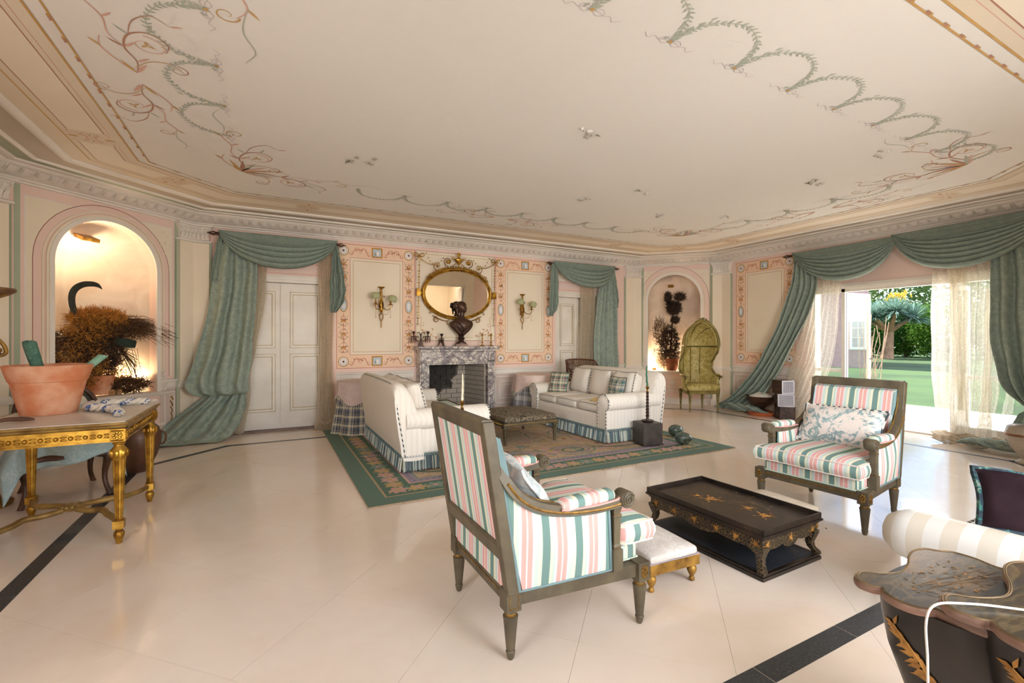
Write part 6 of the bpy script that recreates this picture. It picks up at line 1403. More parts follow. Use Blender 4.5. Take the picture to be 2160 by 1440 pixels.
t = thing('blue_cloth', 'crumpled pale blue cloth thrown over the walnut chair under the gilt table', 'cloth', (-1.60, 5.42, 0), R(-68)); q = random.Random(21); ph = [q.uniform(0, 6) for _ in range(8)]
def dr(u, v):
    x = -.26+.62*u; y = -.44+.88*v; z = .50
    e = max(0, (x-.27)/.09); z -= .16*min(1, e)**1.2+.05*e*(.5+.5*math.sin(5*v+1))
    if e > 0: x = .27+.09*min(e, 1)*.75+.015*math.sin(14*v)
    a = max(0, abs(y)-.27)/.17; z -= .20*a**1.3
    if a > 0: y = math.copysign(.27+.10*a, y)
    return (x+.012*math.sin(11*v+ph[0]), y+.012*math.sin(9*u+ph[1]), z+.018*math.sin(7*u+4*v+ph[2])+.014*math.sin(13*v-5*u+ph[3])+.008*math.sin(24*u+9*v))
mb = MB(); mb.grid(dr, 44, 50); mb.obj('sheet', CLB, t, smooth=80, solid=.008)
mb = MB()
for k, (x, y, r, z) in enumerate(((.02, -.1, .13, .56), (-.1, .08, .15, .58), (-.14, -.12, .14, .62), (.05, .16, .10, .55), (-.18, .02, .14, .70))):
    mb.ball((x, y, z), (r, r*1.15, r*.62), 16, 10)
b_ = MB(); b_.v = [(x+.012*math.sin(40*y+z*20), y+.014*math.sin(33*x+17*z), z+.015*math.sin(28*x+31*y)) for x, y, z in mb.v]; b_.f = mb.f; b_.mi = mb.mi; b_.obj('bunched_folds', CLB, t, smooth=80)
mb = MB(); mb.rbox((-.20, -.02, .66), (.14, .40, .34), .06, 8, .0, Matrix.Rotation(R(-20), 4, 'Y'), None, .02, 3, .03); mb.obj('cream_fold', simple('cream_linen', 'D8D2C0', 'C6C0AE', .9, 0, 6), t, smooth=80)
t = thing('bronze_jar', 'tall brown glazed jar on the floor behind the far right leg of the gilt table', 'jar', (-1.20, 6.0, 0))
mb = MB(); mb.lathe([(.10, 0), (.105, .015), (.12, .05), (.17, .16), (.20, .28), (.205, .36), (.18, .44), (.14, .48), (.135, .50), (.15, .515), (.14, .52), (.12, .50)], (0, 0, 0), 28); mb.obj('body', simple('brown_glaze', '6A4630', '4E3222', .4, .1, 5), t, smooth=60)
mb = MB(); mb.tube([(.19, 0, .40), (.24, 0, .36), (.23, 0, .28), (.20, 0, .26)], .01, 6, smooth=4); mb.tube([(-.19, 0, .40), (-.24, 0, .36), (-.23, 0, .28), (-.20, 0, .26)], .01, 6, smooth=4); mb.obj('handle', simple('brown_glaze', '6A4630'), t)
# ---------------------------------------------------------------- niche arrangements
def twigs(mb, q, c, r, n, L, w, m, out=0, up=.3):
    c = Vector(c)
    for _ in range(n):
        d = Vector((q.gauss(0, 1), q.gauss(0, 1), q.gauss(0, 1))).normalized(); p = c+Vector((d.x*r[0], d.y*r[1], d.z*r[2]))*q.uniform(.35, 1)**.6
        e = (d*out+Vector((q.gauss(0, 1), q.gauss(0, 1), q.gauss(0, 1)+up))).normalized()*L*q.uniform(.5, 1.3); s = e.cross(Vector((q.gauss(0, 1), q.gauss(0, 1), q.gauss(0, 1)))).normalized()*w
        k = p+e*.5+Vector((q.gauss(0, 1), q.gauss(0, 1), q.gauss(0, 1)))*L*.15
        mb.add([p-s, p+s, k+s, k-s, p+e], [(0, 1, 2, 3), (3, 2, 4)], m)
TW = [simple('golden_moss', 'C88838', '9A6426', .95, 0, 20), simple('brown_twig', '6A4A2C', '4A3220', .9, 0, 20), simple('dark_twig', '3E2C1E', '2A1E16', .9), simple('pale_dry_leaf', '8A7A52', '6A5C3C', .9, 0, 20)]
M0 = NICHES[0][0]; M2 = NICHES[2][0]
def nt(name, lab, cat, M, x, y, z, group=None):
    p = M @ Vector((x, y, z)); t = thing(name, lab, cat, p, 0, group); t.rotation_euler = M.to_euler(); return t
q = random.Random(31)
t = nt('dried_arrangement', 'wild dried nest of golden moss and brown twigs filling the left niche', 'dried plant', M0, 1.02, .16, .692)
mb = MB(); twigs(mb, q, (.03, -.05, .90), (.30, .16, .11), 3600, .08, .0028, 0, .3); twigs(mb, q, (-.10, -.12, .76), (.26, .08, .14), 1300, .07, .0026, 0, .2); twigs(mb, q, (.22, -.04, .78), (.36, .14, .12), 2000, .13, .0026, 1, .4); twigs(mb, q, (-.22, -.02, .42), (.27, .16, .36), 3200, .08, .003, 1, .2); twigs(mb, q, (.06, -.02, .48), (.26, .14, .26), 2400, .08, .0028, 1, .2); twigs(mb, q, (-.16, -.12, .40), (.26, .07, .3), 1500, .05, .003, 0, .2); twigs(mb, q, (.0, -.10, .55), (.28, .08, .3), 1300, .08, .0028, 2, .2)
twigs(mb, q, (.02, .0, .2), (.34, .13, .2), 1300, .08, .002, 0, .2); twigs(mb, q, (.32, -.05, .10), (.26, .11, .09), 1500, .08, .0045, 1, .1); twigs(mb, q, (.32, .02, .28), (.16, .1, .16), 500, .09, .002, 3, .2); twigs(mb, q, (-.05, .03, .45), (.4, .1, .35), 700, .09, .003, 2, .2)
mb.obj('moss_and_twigs', TW, t, kind='stuff', smooth=0)
for k in range(46):
    mb = MB() if k % 46 == 0 else mb; a = q.uniform(-.5, .5); x0, z0 = q.uniform(.0, .25), q.uniform(.78, .92)
    mb.tube([(x0, -.05, z0), (x0+.32+q.uniform(-.05, .1), -.12, z0-.03+a*.15), (x0+.62+q.uniform(-.12, .12), -.2+q.uniform(-.04, .04), z0-.19+a*.22)], [.004, .003, .0012], 4, 1)
for k in range(20): mb.tube([(.28, 0, .55), (.36+q.uniform(0, .1), -.03, .4+q.uniform(-.2, .15)), (.40+q.uniform(0, .12), -.04, .2+q.uniform(-.1, .3))], [.004, .003, .0012], 4, 2)
for k in range(8): mb.tube([(-.3, 0, .7), (-.42, -.02, .74+q.uniform(-.05, .05)), (-.48-q.uniform(0, .02), -.03, .78+q.uniform(-.08, .08))], [.003, .002, .001], 4, 2)
mb.tube([(-.02, .0, .9), (-.15, -.01, 1.0), (-.24, -.02, 1.08)], [.005, .003, .002], 5, 2)
mb.obj('long_stems', TW, t, kind='stuff')
mb = MB(); mb.lathe([(.0, 0), (.11, .0), (.15, .24), (.155, .25), (.16, .30), (.14, .30)], (-.25, .0, .0), 20); mb.lathe([(.0, 0), (.10, .0), (.13, .18), (.14, .22), (.12, .22)], (.06, -.02, .02), 20); mb.obj('clay_pot', TERRA, t, smooth=40)
mb = MB(); mb.rbox((.27, -.10, .62), (.22, .10, .10), .02, 4, 0, Matrix.Rotation(R(12), 4, 'Y')); mb.obj('green_foam_block', simple('dark_green_foam', '2A3A30', '202E26', .9), t)
for k, (x, z, r) in enumerate(((.12, .045, .032), (.20, .04, .028), (-.02, .40, .035), (-.10, .35, .03))):
    mb = MB(); mb.tube([(x, -.13, z), (x+.01, .0, z)], r, 12); mb.obj('cut_branch_end', simple('cut_wood', 'C99A6A', 'A87848', .8, 0, 12), t, smooth=40)
t = nt('iron_sickle_blade', 'big dark hooked blade standing upright at the left of the dried nest', 'sickle', M0, .80, .06, .695)
mb = MB(); cl = [(.01, .0), (.0, .35), (.0, .62), (.022, .78), (.015, .88), (-.03, 1.02), (-.035, 1.14), (.0, 1.22), (.07, 1.27), (.15, 1.285), (.21, 1.275), (.255, 1.235)]; wd = [.02, .02, .02, .022, .028, .032, .034, .034, .032, .03, .024, .001]
P_, wr_ = cr([Vector((a, b, 0)) for a, b in cl], 5, wd); secs = []
for i, p in enumerate(P_):
    d = (P_[min(i+1, len(P_)-1)]-P_[max(i-1, 0)]).normalized(); n_ = Vector((-d.y, d.x, 0)); w = wr_[i]; secs.append([(p.x-n_.x*w, -.004, p.y-n_.y*w), (p.x, -.008, p.y), (p.x+n_.x*w, -.003, p.y+n_.y*w), (p.x, .006, p.y)])
mb.loft(secs); mb.obj('blade', IRON, t, smooth=40)
q = random.Random(41)
t = nt('dried_topiary', 'dark dried topiary with a two-eared ball on a bushy stem in the right niche', 'dried plant', M2, .74, .14, .692)
mb = MB(); twigs(mb, q, (.03, 0, .56), (.21, .13, .42), 2300, .08, .0045, 2, .5, .8); twigs(mb, q, (.04, 0, .22), (.27, .14, .24), 1800, .09, .003, 1, .4, .6); twigs(mb, q, (.12, 0, 1.33), (.15, .12, .15), 1700, .07, .004, 2, .5, .4); twigs(mb, q, (.14, 0, 1.08), (.09, .08, .08), 600, .06, .004, 2, .4)
twigs(mb, q, (.0, 0, 1.54), (.075, .06, .14), 700, .06, .0035, 2, .4, .9); twigs(mb, q, (.24, 0, 1.55), (.11, .06, .08), 420, .10, .0035, 2, .5, 1.2); twigs(mb, q, (-.17, 0, .82), (.14, .08, .34), 600, .10, .003, 1, .6, .9); twigs(mb, q, (-.22, -.02, .3), (.14, .08, .2), 420, .07, .002, 1, .5)
for k in range(24): x = q.uniform(-.3, .0); mb.tube([(-.02, 0, .45), (x, -.02, .75+q.uniform(-.1, .2)), (x-.04, -.02, 1.0+q.uniform(-.15, .12))], [.003, .002, .0012], 4, 1)
mb.obj('foliage', TW, t, kind='stuff', smooth=0)
mb = MB(); mb.tube([(.05, 0, .1), (.06, 0, .6), (.1, 0, 1.2)], [.02, .018, .012], 8, smooth=3); mb.obj('stem', TW[2], t)
mb = MB(); mb.lathe([(.09, 0), (.13, .20), (.14, .21), (.14, .25), (.12, .25), (.0, .22)], (.08, 0, 0), 20); mb.obj('clay_pot', simple('dark_clay', '8A4A30', '6A3622', .8), t, smooth=40)
GLOW = T('lamp_glow'); em = GLOW.n('Emission'); em.inputs[0].default_value = (1, .72, .38, 1); em.inputs[1].default_value = 14; GLOW.l(em.outputs[0], GLOW.out.inputs[0]); GLOW = GLOW.m
t = nt('recessed_spotlight', 'lit square brass spotlight in the crown of the left niche', 'lamp', M0, 1.02, .26, 2.52)
Tm = Matrix.Rotation(R(20), 4, 'X'); mb = MB(); mb.box((-.085, -.085, -.012), (.085, .085, .03), 0, Tm); mb.obj('frame', BRASS, t, smooth=0)
mb = MB(); mb.lathe([(.0, -.014), (.048, -.016), (.05, -.02), (.0, -.022)], (0, 0, 0), 16, T=Tm); mb.obj('bulb', GLOW, t)
t = nt('recessed_spotlight', 'unlit square spotlight in the crown of the right niche', 'lamp', M2, .80, .28, 2.50)
mb = MB(); mb.box((-.06, -.06, -.012), (.06, .06, .03), 0, Tm); mb.obj('frame', BRASS, t, smooth=0); mb = MB(); mb.box((-.04, -.04, -.018), (.04, .04, -.01), 0, Tm); mb.obj('lens', simple('dark_lens', '2A2420', None, .2), t, smooth=0)
def upl(lab, M, x, y, z, e):
    t = nt('uplight', lab, 'lamp', M, x, y, z); mb = MB(); mb.lathe([(.035, 0), (.035, .03), (.045, .05), (.045, .055), (.03, .05)], (0, 0, 0), 14); mb.obj('housing', BRASS, t); mb = MB(); mb.ball((0, 0, .065), .028, 10, 8); mb.obj('bulb', GLOW, t)
    p = M @ Vector((x, y-.02, z+.16)); lamp('uplight_bulb', 'POINT', p, e, (1, .70, .38), None, .04)
upl('glowing uplight hidden behind the twigs at the right of the left niche', M0, 1.40, .26, .692, 22); upl('glowing uplight at the left foot of the dried topiary', M2, .46, .16, .692, 26)
p = M0 @ Vector((1.02, .18, 2.40)); lamp('niche_spot', 'POINT', p, 9, (1, .78, .5), None, .05)
p = M2 @ Vector((1.15, .30, .95)); lamp('niche_glow_fill', 'POINT', p, 16, (1, .76, .5), None, .05)  # added point light without a fixture, for the warm glow on this side
# ---------------------------------------------------------------- mirror
MIR = T('mirror_glass').fin('F2EFE8', .015, 1.0)
t = thing('mirror', 'oval gilt mirror with urn crest and ribbon drops above the fireplace', 'mirror', (2.905, 7.572, 2.14)); t.rotation_euler = (R(3.5), 0, 0); a_, b_ = .63, .435
def el(r, y=0, k=0, n=56): return [((a_+r)*math.cos(2*PI*i/n), y, (b_+r)*math.sin(2*PI*i/n)) for i in range(n)]
mb = MB(); mb.loft([el(-.05+r, y) for r, y in ((0, -.0), (0, -.028), (.012, -.045), (.022, -.040), (.03, -.05), (.045, -.058), (.058, -.05), (.066, -.03), (.068, 0))], False); mb.obj('frame', GOLD, t, smooth=60)
mb = MB()
for i in range(90): an = 2*PI*i/90; mb.ball(((a_-.045)*math.cos(an), -.035, (b_-.045)*math.sin(an)), .007, 5, 3)
mb.obj('beaded_slip', simple('pale_gold', 'E8D49A', 'D8BE7A', .35, .6), t, kind='stuff')
mb = MB(); mb.add([(x, -.014, z) for x, y, z in el(-.048)], [tuple(range(55, -1, -1))]); mb.obj('glass', MIR, t, smooth=0)
def spiral(mb, x, z, r, a0, turns, tr, sg=1, y=-.03, n=None):
    n = int(12*turns); mb.tube([(x+r*(1-.8*k/n)*math.cos(a0+sg*2*PI*turns*k/n), y, z+r*(1-.8*k/n)*math.sin(a0+sg*2*PI*turns*k/n)) for k in range(n+1)], [tr*(1-.4*k/n) for k in range(n+1)], 6)
mb = MB(); mb.lathe([(.03, .435), (.035, .45), (.012, .47), (.01, .50), (.02, .51), (.06, .555), (.085, .585), (.085, .60), (.05, .605), (.03, .62), (.015, .635), (.015, .65), (.028, .66), (.035, .675), (.028, .70), (.012, .71)], (0, -.035, 0), 16, sy=.5)
for s in (-1, 1): spiral(mb, s*.10, .61, .028, -PI/2 if s > 0 else -PI/2, 1.1, .007, s)
mb.obj('urn_crest', GOLD, t, smooth=50)
mb = MB()
for s in (-1, 1):
    spiral(mb, s*.19, .545, .085, -PI/2, 1.25, .008, s); mb.ball((s*.19, -.035, .545), (.028, .02, .028), 10, 6)
    for k in range(8): an = k*PI/4; mb.ball((s*.19+.028*math.cos(an), -.03, .545+.028*math.sin(an)), (.012, .01, .012), 6, 4)
    spiral(mb, s*.38, .46, .08, -PI/2, 1.2, .007, s); mb.ball((s*.38, -.035, .46), (.02, .015, .02), 8, 5)
    spiral(mb, s*.50, .30, .04, 0, 1.1, .006, s); spiral(mb, s*.56, .24, .03, PI/2, 1, .006, s)
    for k in range(14): an = PI/2-s*k*.075; mb.ball(((a_+.03)*math.cos(an), -.03, (b_+.03)*math.sin(an)), (.016, .012, .02), 6, 4)
    for k in range(9): f = k/8; mb.ball((s*(.28+.30*f), -.03, .60-.17*math.sin(PI*f*.8)+.02*k*f), (.010, .008, .013), 5, 4)
    mb.tube([(s*.06, -.03, .52), (s*.16, -.03, .44), (s*.3, -.03, .42), (s*.42, -.03, .37)], .007, 6, smooth=4)
    spiral(mb, s*.38, -.45, .055, PI/2, 1.2, .008, -s); spiral(mb, s*.50, -.33, .03, PI/2, 1, .006, s); spiral(mb, s*.15, -.50, .05, PI/2, 1.1, .007, -s); mb.tube([(s*.2, -.03, -.47), (s*.3, -.03, -.45), (s*.45, -.03, -.38)], .008, 6, smooth=3)
mb.obj('scroll_ornament', GOLD, t, smooth=60)
for s in (-1, 1):
    mb = MB(); x = s*.70; z = .60
    for e in (-1, 1): mb.tube([(x, -.03, z), (x+e*.05, -.04, z+.05), (x+e*.085, -.035, z+.03), (x+e*.06, -.03, z-.005), (x, -.03, z)], .008, 6, smooth=4); mb.tube([(x, -.03, z), (x+e*.03, -.03, z-.04), (x+e*.045, -.03, z-.07)], .006, 5)
    mb.tube([(x, -.03, z), (x-s*.06, -.03, z-.06), (x-s*.16, -.03, z-.11), (x-s*.28, -.03, z-.13)], .006, 5, smooth=4); mb.ball((x, -.035, z), .014, 8, 5)
    mb.tube([(x, -.03, z), (x-s*.01, -.03, z-.3), (x, -.03, z-.62), (x+s*.0, -.03, z-1.16)], .0045, 5)
    for k in range(22):
        zz = z-.10-.049*k
        mb.ball((x, -.03, zz), (.008, .008, .013), 5, 4)
        if k % 2: mb.tube([(x-.028, -.03, zz+.004), (x, -.034, zz-.004), (x+.028, -.03, zz+.004)], .0035, 4)
    mb.box((x-.035, -.045, -.06), (x+.035, -.01, .06)); mb.box((x-.02, -.05, -.04), (x+.02, -.02, .04)); mb.box((min(x, s*.6), -.03, -.012), (max(x, s*.6), -.01, .012))
    mb.obj('husk_drop', GOLD, t, smooth=50)
# ---------------------------------------------------------------- wall sconces
SHD = T('green_glass_shade'); _d = SHD.n('BsdfTranslucent'); _d.inputs[0].default_value = lin('DDE0C0'); _e = SHD.n('BsdfDiffuse'); _e.inputs[0].default_value = lin('C8CCA4'); _m = SHD.n('MixShader'); SHD.l(_e.outputs[0], _m.inputs[1]); SHD.l(_d.outputs[0], _m.inputs[2]); SHD.l(_m.outputs[0], SHD.out.inputs[0]); SHD = SHD.m
def sconce(lab, x):
    t = thing('wall_sconce', lab, 'wall lamp', (x, 7.60, 1.9), 0, 'brass wall sconces beside the mirror'); 
    mb = MB(); mb.lathe([(.0, -.12), (.018, -.11), (.03, -.06), (.04, 0), (.036, .05), (.018, .09), (.01, .12), (.016, .16), (.02, .2), (.012, .24), (.02, .27), (.05, .285), (.055, .30)], (0, -.035, 0), 12, sy=.6)
    mb.tube([(0, -.03, -.12), (-.026, -.03, -.16), (-.022, -.03, -.21), (0, -.03, -.245), (.022, -.03, -.21), (.026, -.03, -.16), (0, -.03, -.12)], .007, 6, smooth=4)
    for k in range(4): mb.ball((0, -.03, -.26-.03*k), (.009, .009, .013), 6, 4)
    mb.tube([(0, -.03, -.36), (0, -.03, -.245)], .004, 5); mb.box((-.03, -.03, -.1), (.03, .02, .1)); spiral(mb, .03, .13, .03, 0, 1, .006, 1); spiral(mb, -.03, .18, .03, PI, 1, .006, -1); mb.obj('backplate', BRASS, t, smooth=50)
    for s in (-1, 1):
        mb = MB(); mb.tube([(0, -.04, .0), (s*.04, -.10, -.06), (s*.08, -.15, -.075), (s*.115, -.17, -.04), (s*.115, -.17, .015)], .007, 6, smooth=4)
        mb.lathe([(.01, .0), (.036, .01), (.04, .016), (.012, .018), (.018, .035), (.02, .05), (.01, .055), (.008, .09)], (s*.115, -.17, .0), 12)
        mb.tube([(0, -.05, -.08), (s*.04, -.10, -.15), (s*.085, -.14, -.13), (s*.11, -.16, -.04)], .0025, 4, smooth=4)
        for k in range(6): an = k*PI/3; mb.tube([(s*.115+.036*math.cos(an), -.17+.036*math.sin(an), .012), (s*.115+.036*math.cos(an), -.17+.036*math.sin(an), -.03)], .0022, 4)
        mb.tube([(s*.115, -.17, -.01), (s*.115, -.17, -.19)], .0018, 4); mb.ball((s*.115, -.17, -.195), (.006, .006, .01), 5, 4)
        o = mb.obj('arm', BRASS, t, smooth=50)
        mb = MB(); dz = .02 if s < 0 else -.015; Tm = Matrix.Rotation(R(0 if s < 0 else 16), 4, 'Y'); n = 20
        prf = ((.052, .075), (.062, .09), (.068, .12), (.066, .145), (.052, .168), (.03, .176))
        mb.loft([[tuple((Tm @ Vector((r*(1+(.08*math.cos(6*2*PI*j/n) if z < .1 else 0))*math.cos(2*PI*j/n), r*math.sin(2*PI*j/n), z)))+Vector((s*.115, -.17, dz))) for j in range(n)] for r, z in prf], False); mb.obj('shade', SHD, t, smooth=70)
    mb = MB()
    for s in (-1, 1): mb.tube([(s*.05, -.04, .29), (s*.055, -.05, .12), (s*.075, -.1, -.02), (s*.1, -.15, .0)], .0016, 4, smooth=3)
    mb.obj('bead_chain', simple('crystal_bead', 'D8D4C4', None, .2), t)
    return t
sconce('brass two-arm sconce with pale green shades left of the fireplace', 1.60); sconce('brass two-arm sconce with pale green shades right of the fireplace', 4.20)
# ---------------------------------------------------------------- mantel ornaments
t = thing('bronze_bust', 'dark bronze bust of a woman in profile on the mantel shelf', 'bust', (2.93, 7.455, 1.236)); t.rotation_euler = (0, 0, R(-12))
mb = MB(); mb.box((-.10, -.075, 0), (.10, .075, .04)); mb.lathe([(.09, .04), (.09, .065), (.055, .08), (.045, .105), (.062, .125), (.066, .14), (.045, .155), (.05, .175)], (0, 0, 0), 20, sy=.85); mb.obj('socle', BRONZE, t, smooth=40)
secs = []
def ringv(cx_, cy_, z, rx_, ry_, n=20, tw=0, p=1): return [(cx_+rx_*abs(math.cos(2*PI*j/n))**p*(1 if math.cos(2*PI*j/n) > 0 else -1), cy_+ry_*math.sin(2*PI*j/n), z+tw*math.cos(2*PI*j/n)) for j in range(n)]
mb = MB()
for z, rx_, ry_, cx_, tw in ((.165, .035, .03, .0, 0), (.20, .065, .045, .005, 0), (.25, .12, .07, .01, 0), (.31, .175, .09, .01, .005), (.36, .205, .095, .005, .01), (.40, .20, .09, .0, .012), (.43, .17, .082, .0, .01), (.455, .12, .07, .0, .006), (.475, .075, .056, .0, 0), (.50, .052, .048, .005, 0), (.54, .045, .045, .012, 0), (.575, .046, .048, .018, 0)): secs.append(ringv(cx_, 0, z, rx_, ry_, 24, tw))
mb.loft(secs)
hd = [(.565, .03, .025, .02), (.58, .05, .035, .028), (.60, .066, .05, .026), (.63, .078, .062, .022), (.665, .085, .067, .012), (.70, .083, .066, .004), (.73, .068, .056, 0), (.75, .042, .035, -.004), (.758, .012, .01, -.004)]
mb.loft([ringv(c_, 0, z, rx_, ry_, 24) for z, rx_, ry_, c_ in hd])
face = [(.735, .062), (.71, .078), (.69, .090), (.678, .086), (.665, .098), (.652, .109), (.645, .107), (.640, .095), (.632, .098), (.626, .096), (.620, .099), (.612, .092), (.602, .096), (.592, .086), (.585, .068)]
mb.loft([[(.03, -.03, z), (x-.012, -.016, z), (x, 0, z), (x-.012, .016, z), (.03, .03, z)] for z, x in face])
mb.obj('figure', BRONZE, t, smooth=70)
mb = MB()
for k in range(13):
    an = R(20+k*14); mb.tube([(.075*math.cos(an)*1.0, -.03, .69+.06*math.sin(an)), (.08*math.cos(an), 0, .70+.065*math.sin(an)), (.075*math.cos(an), .03, .69+.06*math.sin(an))], .014, 6)
mb.ball((-.085, 0, .69), (.05, .042, .045), 10, 8); mb.ball((-.10, 0, .72), (.03, .03, .03), 8, 6); mb.tube([(-.07, .0, .66), (-.07, .0, .60), (-.05, -.01, .54)], [.025, .018, .008], 8, smooth=3)
mb.ball((.0, -.068, .645), (.012, .008, .018), 6, 5); mb.obj('hair', BRONZE, t, smooth=60)
mb = MB()
for s in (-1, 1):
    for k in range(5): mb.tube([(s*(.19-.025*k), -.03-.012*k, .40-.005*k), (s*(.13-.02*k), -.08, .32-.012*k), (s*(.05-.008*k), -.085, .24-.006*k), (s*.01, -.055, .19)], .011, 6, smooth=4)
mb.tube([(-.12, -.05, .44), (-.02, -.095, .36), (.05, -.09, .27)], .014, 6, smooth=3); mb.obj('drapery', BRONZE, t, smooth=60)
CRY = simple('dark_red_prism', '6A3A34', '4A2622', .15, 0, 20)
t = thing('girandole', 'bronze two-branch candelabrum hung with dark prisms at the left end of the mantel', 'candelabrum', (2.22, 7.46, 1.236))
mb = MB(); mb.box((-.04, -.035, 0), (.04, .035, .02)); mb.box((-.03, -.03, .02), (.03, .03, .07)); mb.lathe([(.02, .07), (.012, .09), (.02, .12), (.01, .15), (.014, .19), (.006, .21)], (0, 0, 0), 10)
for s in (-1, 1):
    mb.tube([(0, 0, .11), (s*.04, 0, .085), (s*.075, 0, .11), (s*.08, 0, .15), (s*.05, 0, .165), (s*.04, 0, .14)], .006, 6, smooth=4); mb.tube([(0, 0, .16), (s*.02, 0, .22), (s*.045, 0, .235), (s*.06, 0, .215)], .006, 6, smooth=4)
    mb.tube([(s*.075, 0, .12), (s*.115, 0, .12), (s*.12, 0, .16)], .006, 6, smooth=3); mb.lathe([(.008, .15), (.045, .165), (.046, .172), (.01, .175), (.01, .20), (.02, .22), (.028, .245), (.02, .25)], (s*.12, 0, 0), 12)
mb.obj('branches', BRONZE, t, smooth=50); mb = MB()
for s in (-1, 1):
    for k in range(9): an = 2*PI*k/9; x, y = s*.12+.043*math.cos(an), .043*math.sin(an); mb.tube([(x, y, .163), (x, y, .115), (x, y, .055)], [.003, .007, .002], 5)
mb.obj('prisms', CRY, t, smooth=0)
t = thing('tripod_candlestick', 'bronze tripod candlestick with figure feet next to the mantel candelabrum', 'candlestick', (2.58, 7.46, 1.236))
mb = MB(); mb.lathe([(.006, .05), (.02, .075), (.024, .10), (.012, .125), (.05, .13), (.052, .136), (.012, .14), (.01, .165), (.022, .185), (.028, .21), (.022, .215)], (0, 0, 0), 14)
for k in range(3): an = k*2*PI/3+.5; c_, s_ = math.cos(an), math.sin(an); mb.tube([(0, 0, .10), (.03*c_, .03*s_, .095), (.045*c_, .045*s_, .05), (.055*c_, .055*s_, .02), (.085*c_, .085*s_, .004)], [.012, .014, .012, .009, .006], 6, smooth=4); mb.ball((.04*c_, .04*s_, .105), .014, 6, 5)
mb.obj('body', BRONZE, t, smooth=60)
pr = [(.0, 0), (.048, 0), (.05, .006), (.03, .016), (.012, .026), (.01, .05), (.02, .065), (.011, .08), (.009, .12), (.017, .13), (.009, .14), (.012, .175), (.026, .185), (.024, .192), (.012, .195)]
for x, h_, lab in ((3.33, 1.0, 'brass candlestick standing third from the left on the mantel shelf, left of the last one'), (3.50, .99, 'brass candlestick at the right end of the mantel shelf')):
    t = thing('brass_candlestick', lab, 'candlestick', (x, 7.46, 1.236), 0, 'brass candlesticks on the mantel'); mb = MB(); mb.lathe(pr, (0, 0, 0), 8 if h_ == 1.0 else 12); mb.obj('stem', GOLD, t, smooth=40); mb = MB(); mb.lathe([(.009, .19), (.015, .2), (.017, .225), (.01, .226)], (0, 0, 0), 10); mb.obj('socket', GOLD, t)
# ---------------------------------------------------------------- skirted side tables
def m_plaid(name, c0, c1, c2, c3, per=.12):
    t_ = T(name); s = t_.n('TexCoord'); u = t_.sep(s.outputs['UV'] if False else t_.co()); v = t_.co()
    an = t_.math('ARCTAN2', u[1], u[0]); a = t_.ramp(t_.math('FRACT', t_.math('MULTIPLY', t_.math('ADD', an, 4), 2.9)), [(0, c0), (.28, c1), (.4, c0), (.5, c2), (.62, c3), (.8, c1)], 'CONSTANT'); b = t_.ramp(t_.math('FRACT', t_.math('DIVIDE', u[2], per)), [(0, c0), (.25, c1), (.42, c3), (.5, c2), (.75, c1)], 'CONSTANT')
    return t_.fin(t_.mix(.5, a, b), .8, 0, t_.noise(v, 150, 2), .1, .001)
PLAID = m_plaid('navy_plaid', 'D8CFB0', '5E6478', '3C425A', '8A8270'); PLAID2 = m_plaid('silver_plaid', 'C0BCB4', '76747C', '50525C', '9A968E', .3)
PINKC = m_damask('pink_cloth', 'D2BDB6', 'DECBC4', 12, .7, .5); PINKC2 = m_damask('pink_satin', 'D8BDB0', 'E2CBBE', 12, .45, .5)
def skirted(lab, loc, skirt, over, r=.38, h=.72, rot=0):
    t = thing('skirted_table', lab, 'table', loc, rot); q = random.Random(int(loc[0]*10)); ph = [q.uniform(0, 6) for _ in range(4)]
    mb = MB(); n = 120
    def sk(u, v):
        a = 2*PI*u; w = math.sin(9*a+ph[0])*.6+math.sin(14*a+ph[1]+v)*.4; rr = r+.005+(.10*v**1.2)+.032*w*v**.7; return (rr*math.cos(a), rr*math.sin(a), (h-.01)*(1-v)+.004)
    mb.grid(sk, n, 14); mb.obj('plaid_skirt', skirt, t, smooth=80, weld=True)
    mb = MB()
    def oc(u, v):
        a = 2*PI*u; drop = .25+.07*math.sin(4*a+ph[2]); z = h-drop*v; f = (h-z)/h; w = math.sin(9*a+ph[0])*.6+math.sin(14*a+ph[1])*.4; rr = r+.022+.10*f**1.2+.03*w*f**.7; return (rr*math.cos(a), rr*math.sin(a), z+.006)
    mb.grid(oc, n, 8); mb.lathe([(0, h+.012), (r*.7, h+.012), (r+.008, h+.010), (r+.022, h+.0)], (0, 0, 0), 48); mb.obj('overcloth', over, t, smooth=80)
    mb = MB()
    for k in range(90): x, y, z = oc(k/90, 1); rr = math.hypot(x, y); mb.tube([(x, y, z+.006), (x*(1+.012/rr), y*(1+.012/rr), z-.022), (x*(1+.012/rr), y*(1+.012/rr), z-.045)], [.003, .0075, .003], 5)
    mb.tube([oc(k/90, .98) for k in range(90)], .004, 5, closed=True); mb.obj('tassel_fringe', simple('cream_tassel', 'DDD2C4', 'BEB2A4', .9), t, kind='stuff')
skirted('round table with pink tasselled overcloth and navy plaid skirt behind the left sofa', (1.27, 7.10, .0135), PLAID, PINKC, .37)
skirted('round table in pink satin and silvery skirt right of the fireplace', (4.20, 7.08, .0135), PLAID2, PINKC2, .37)
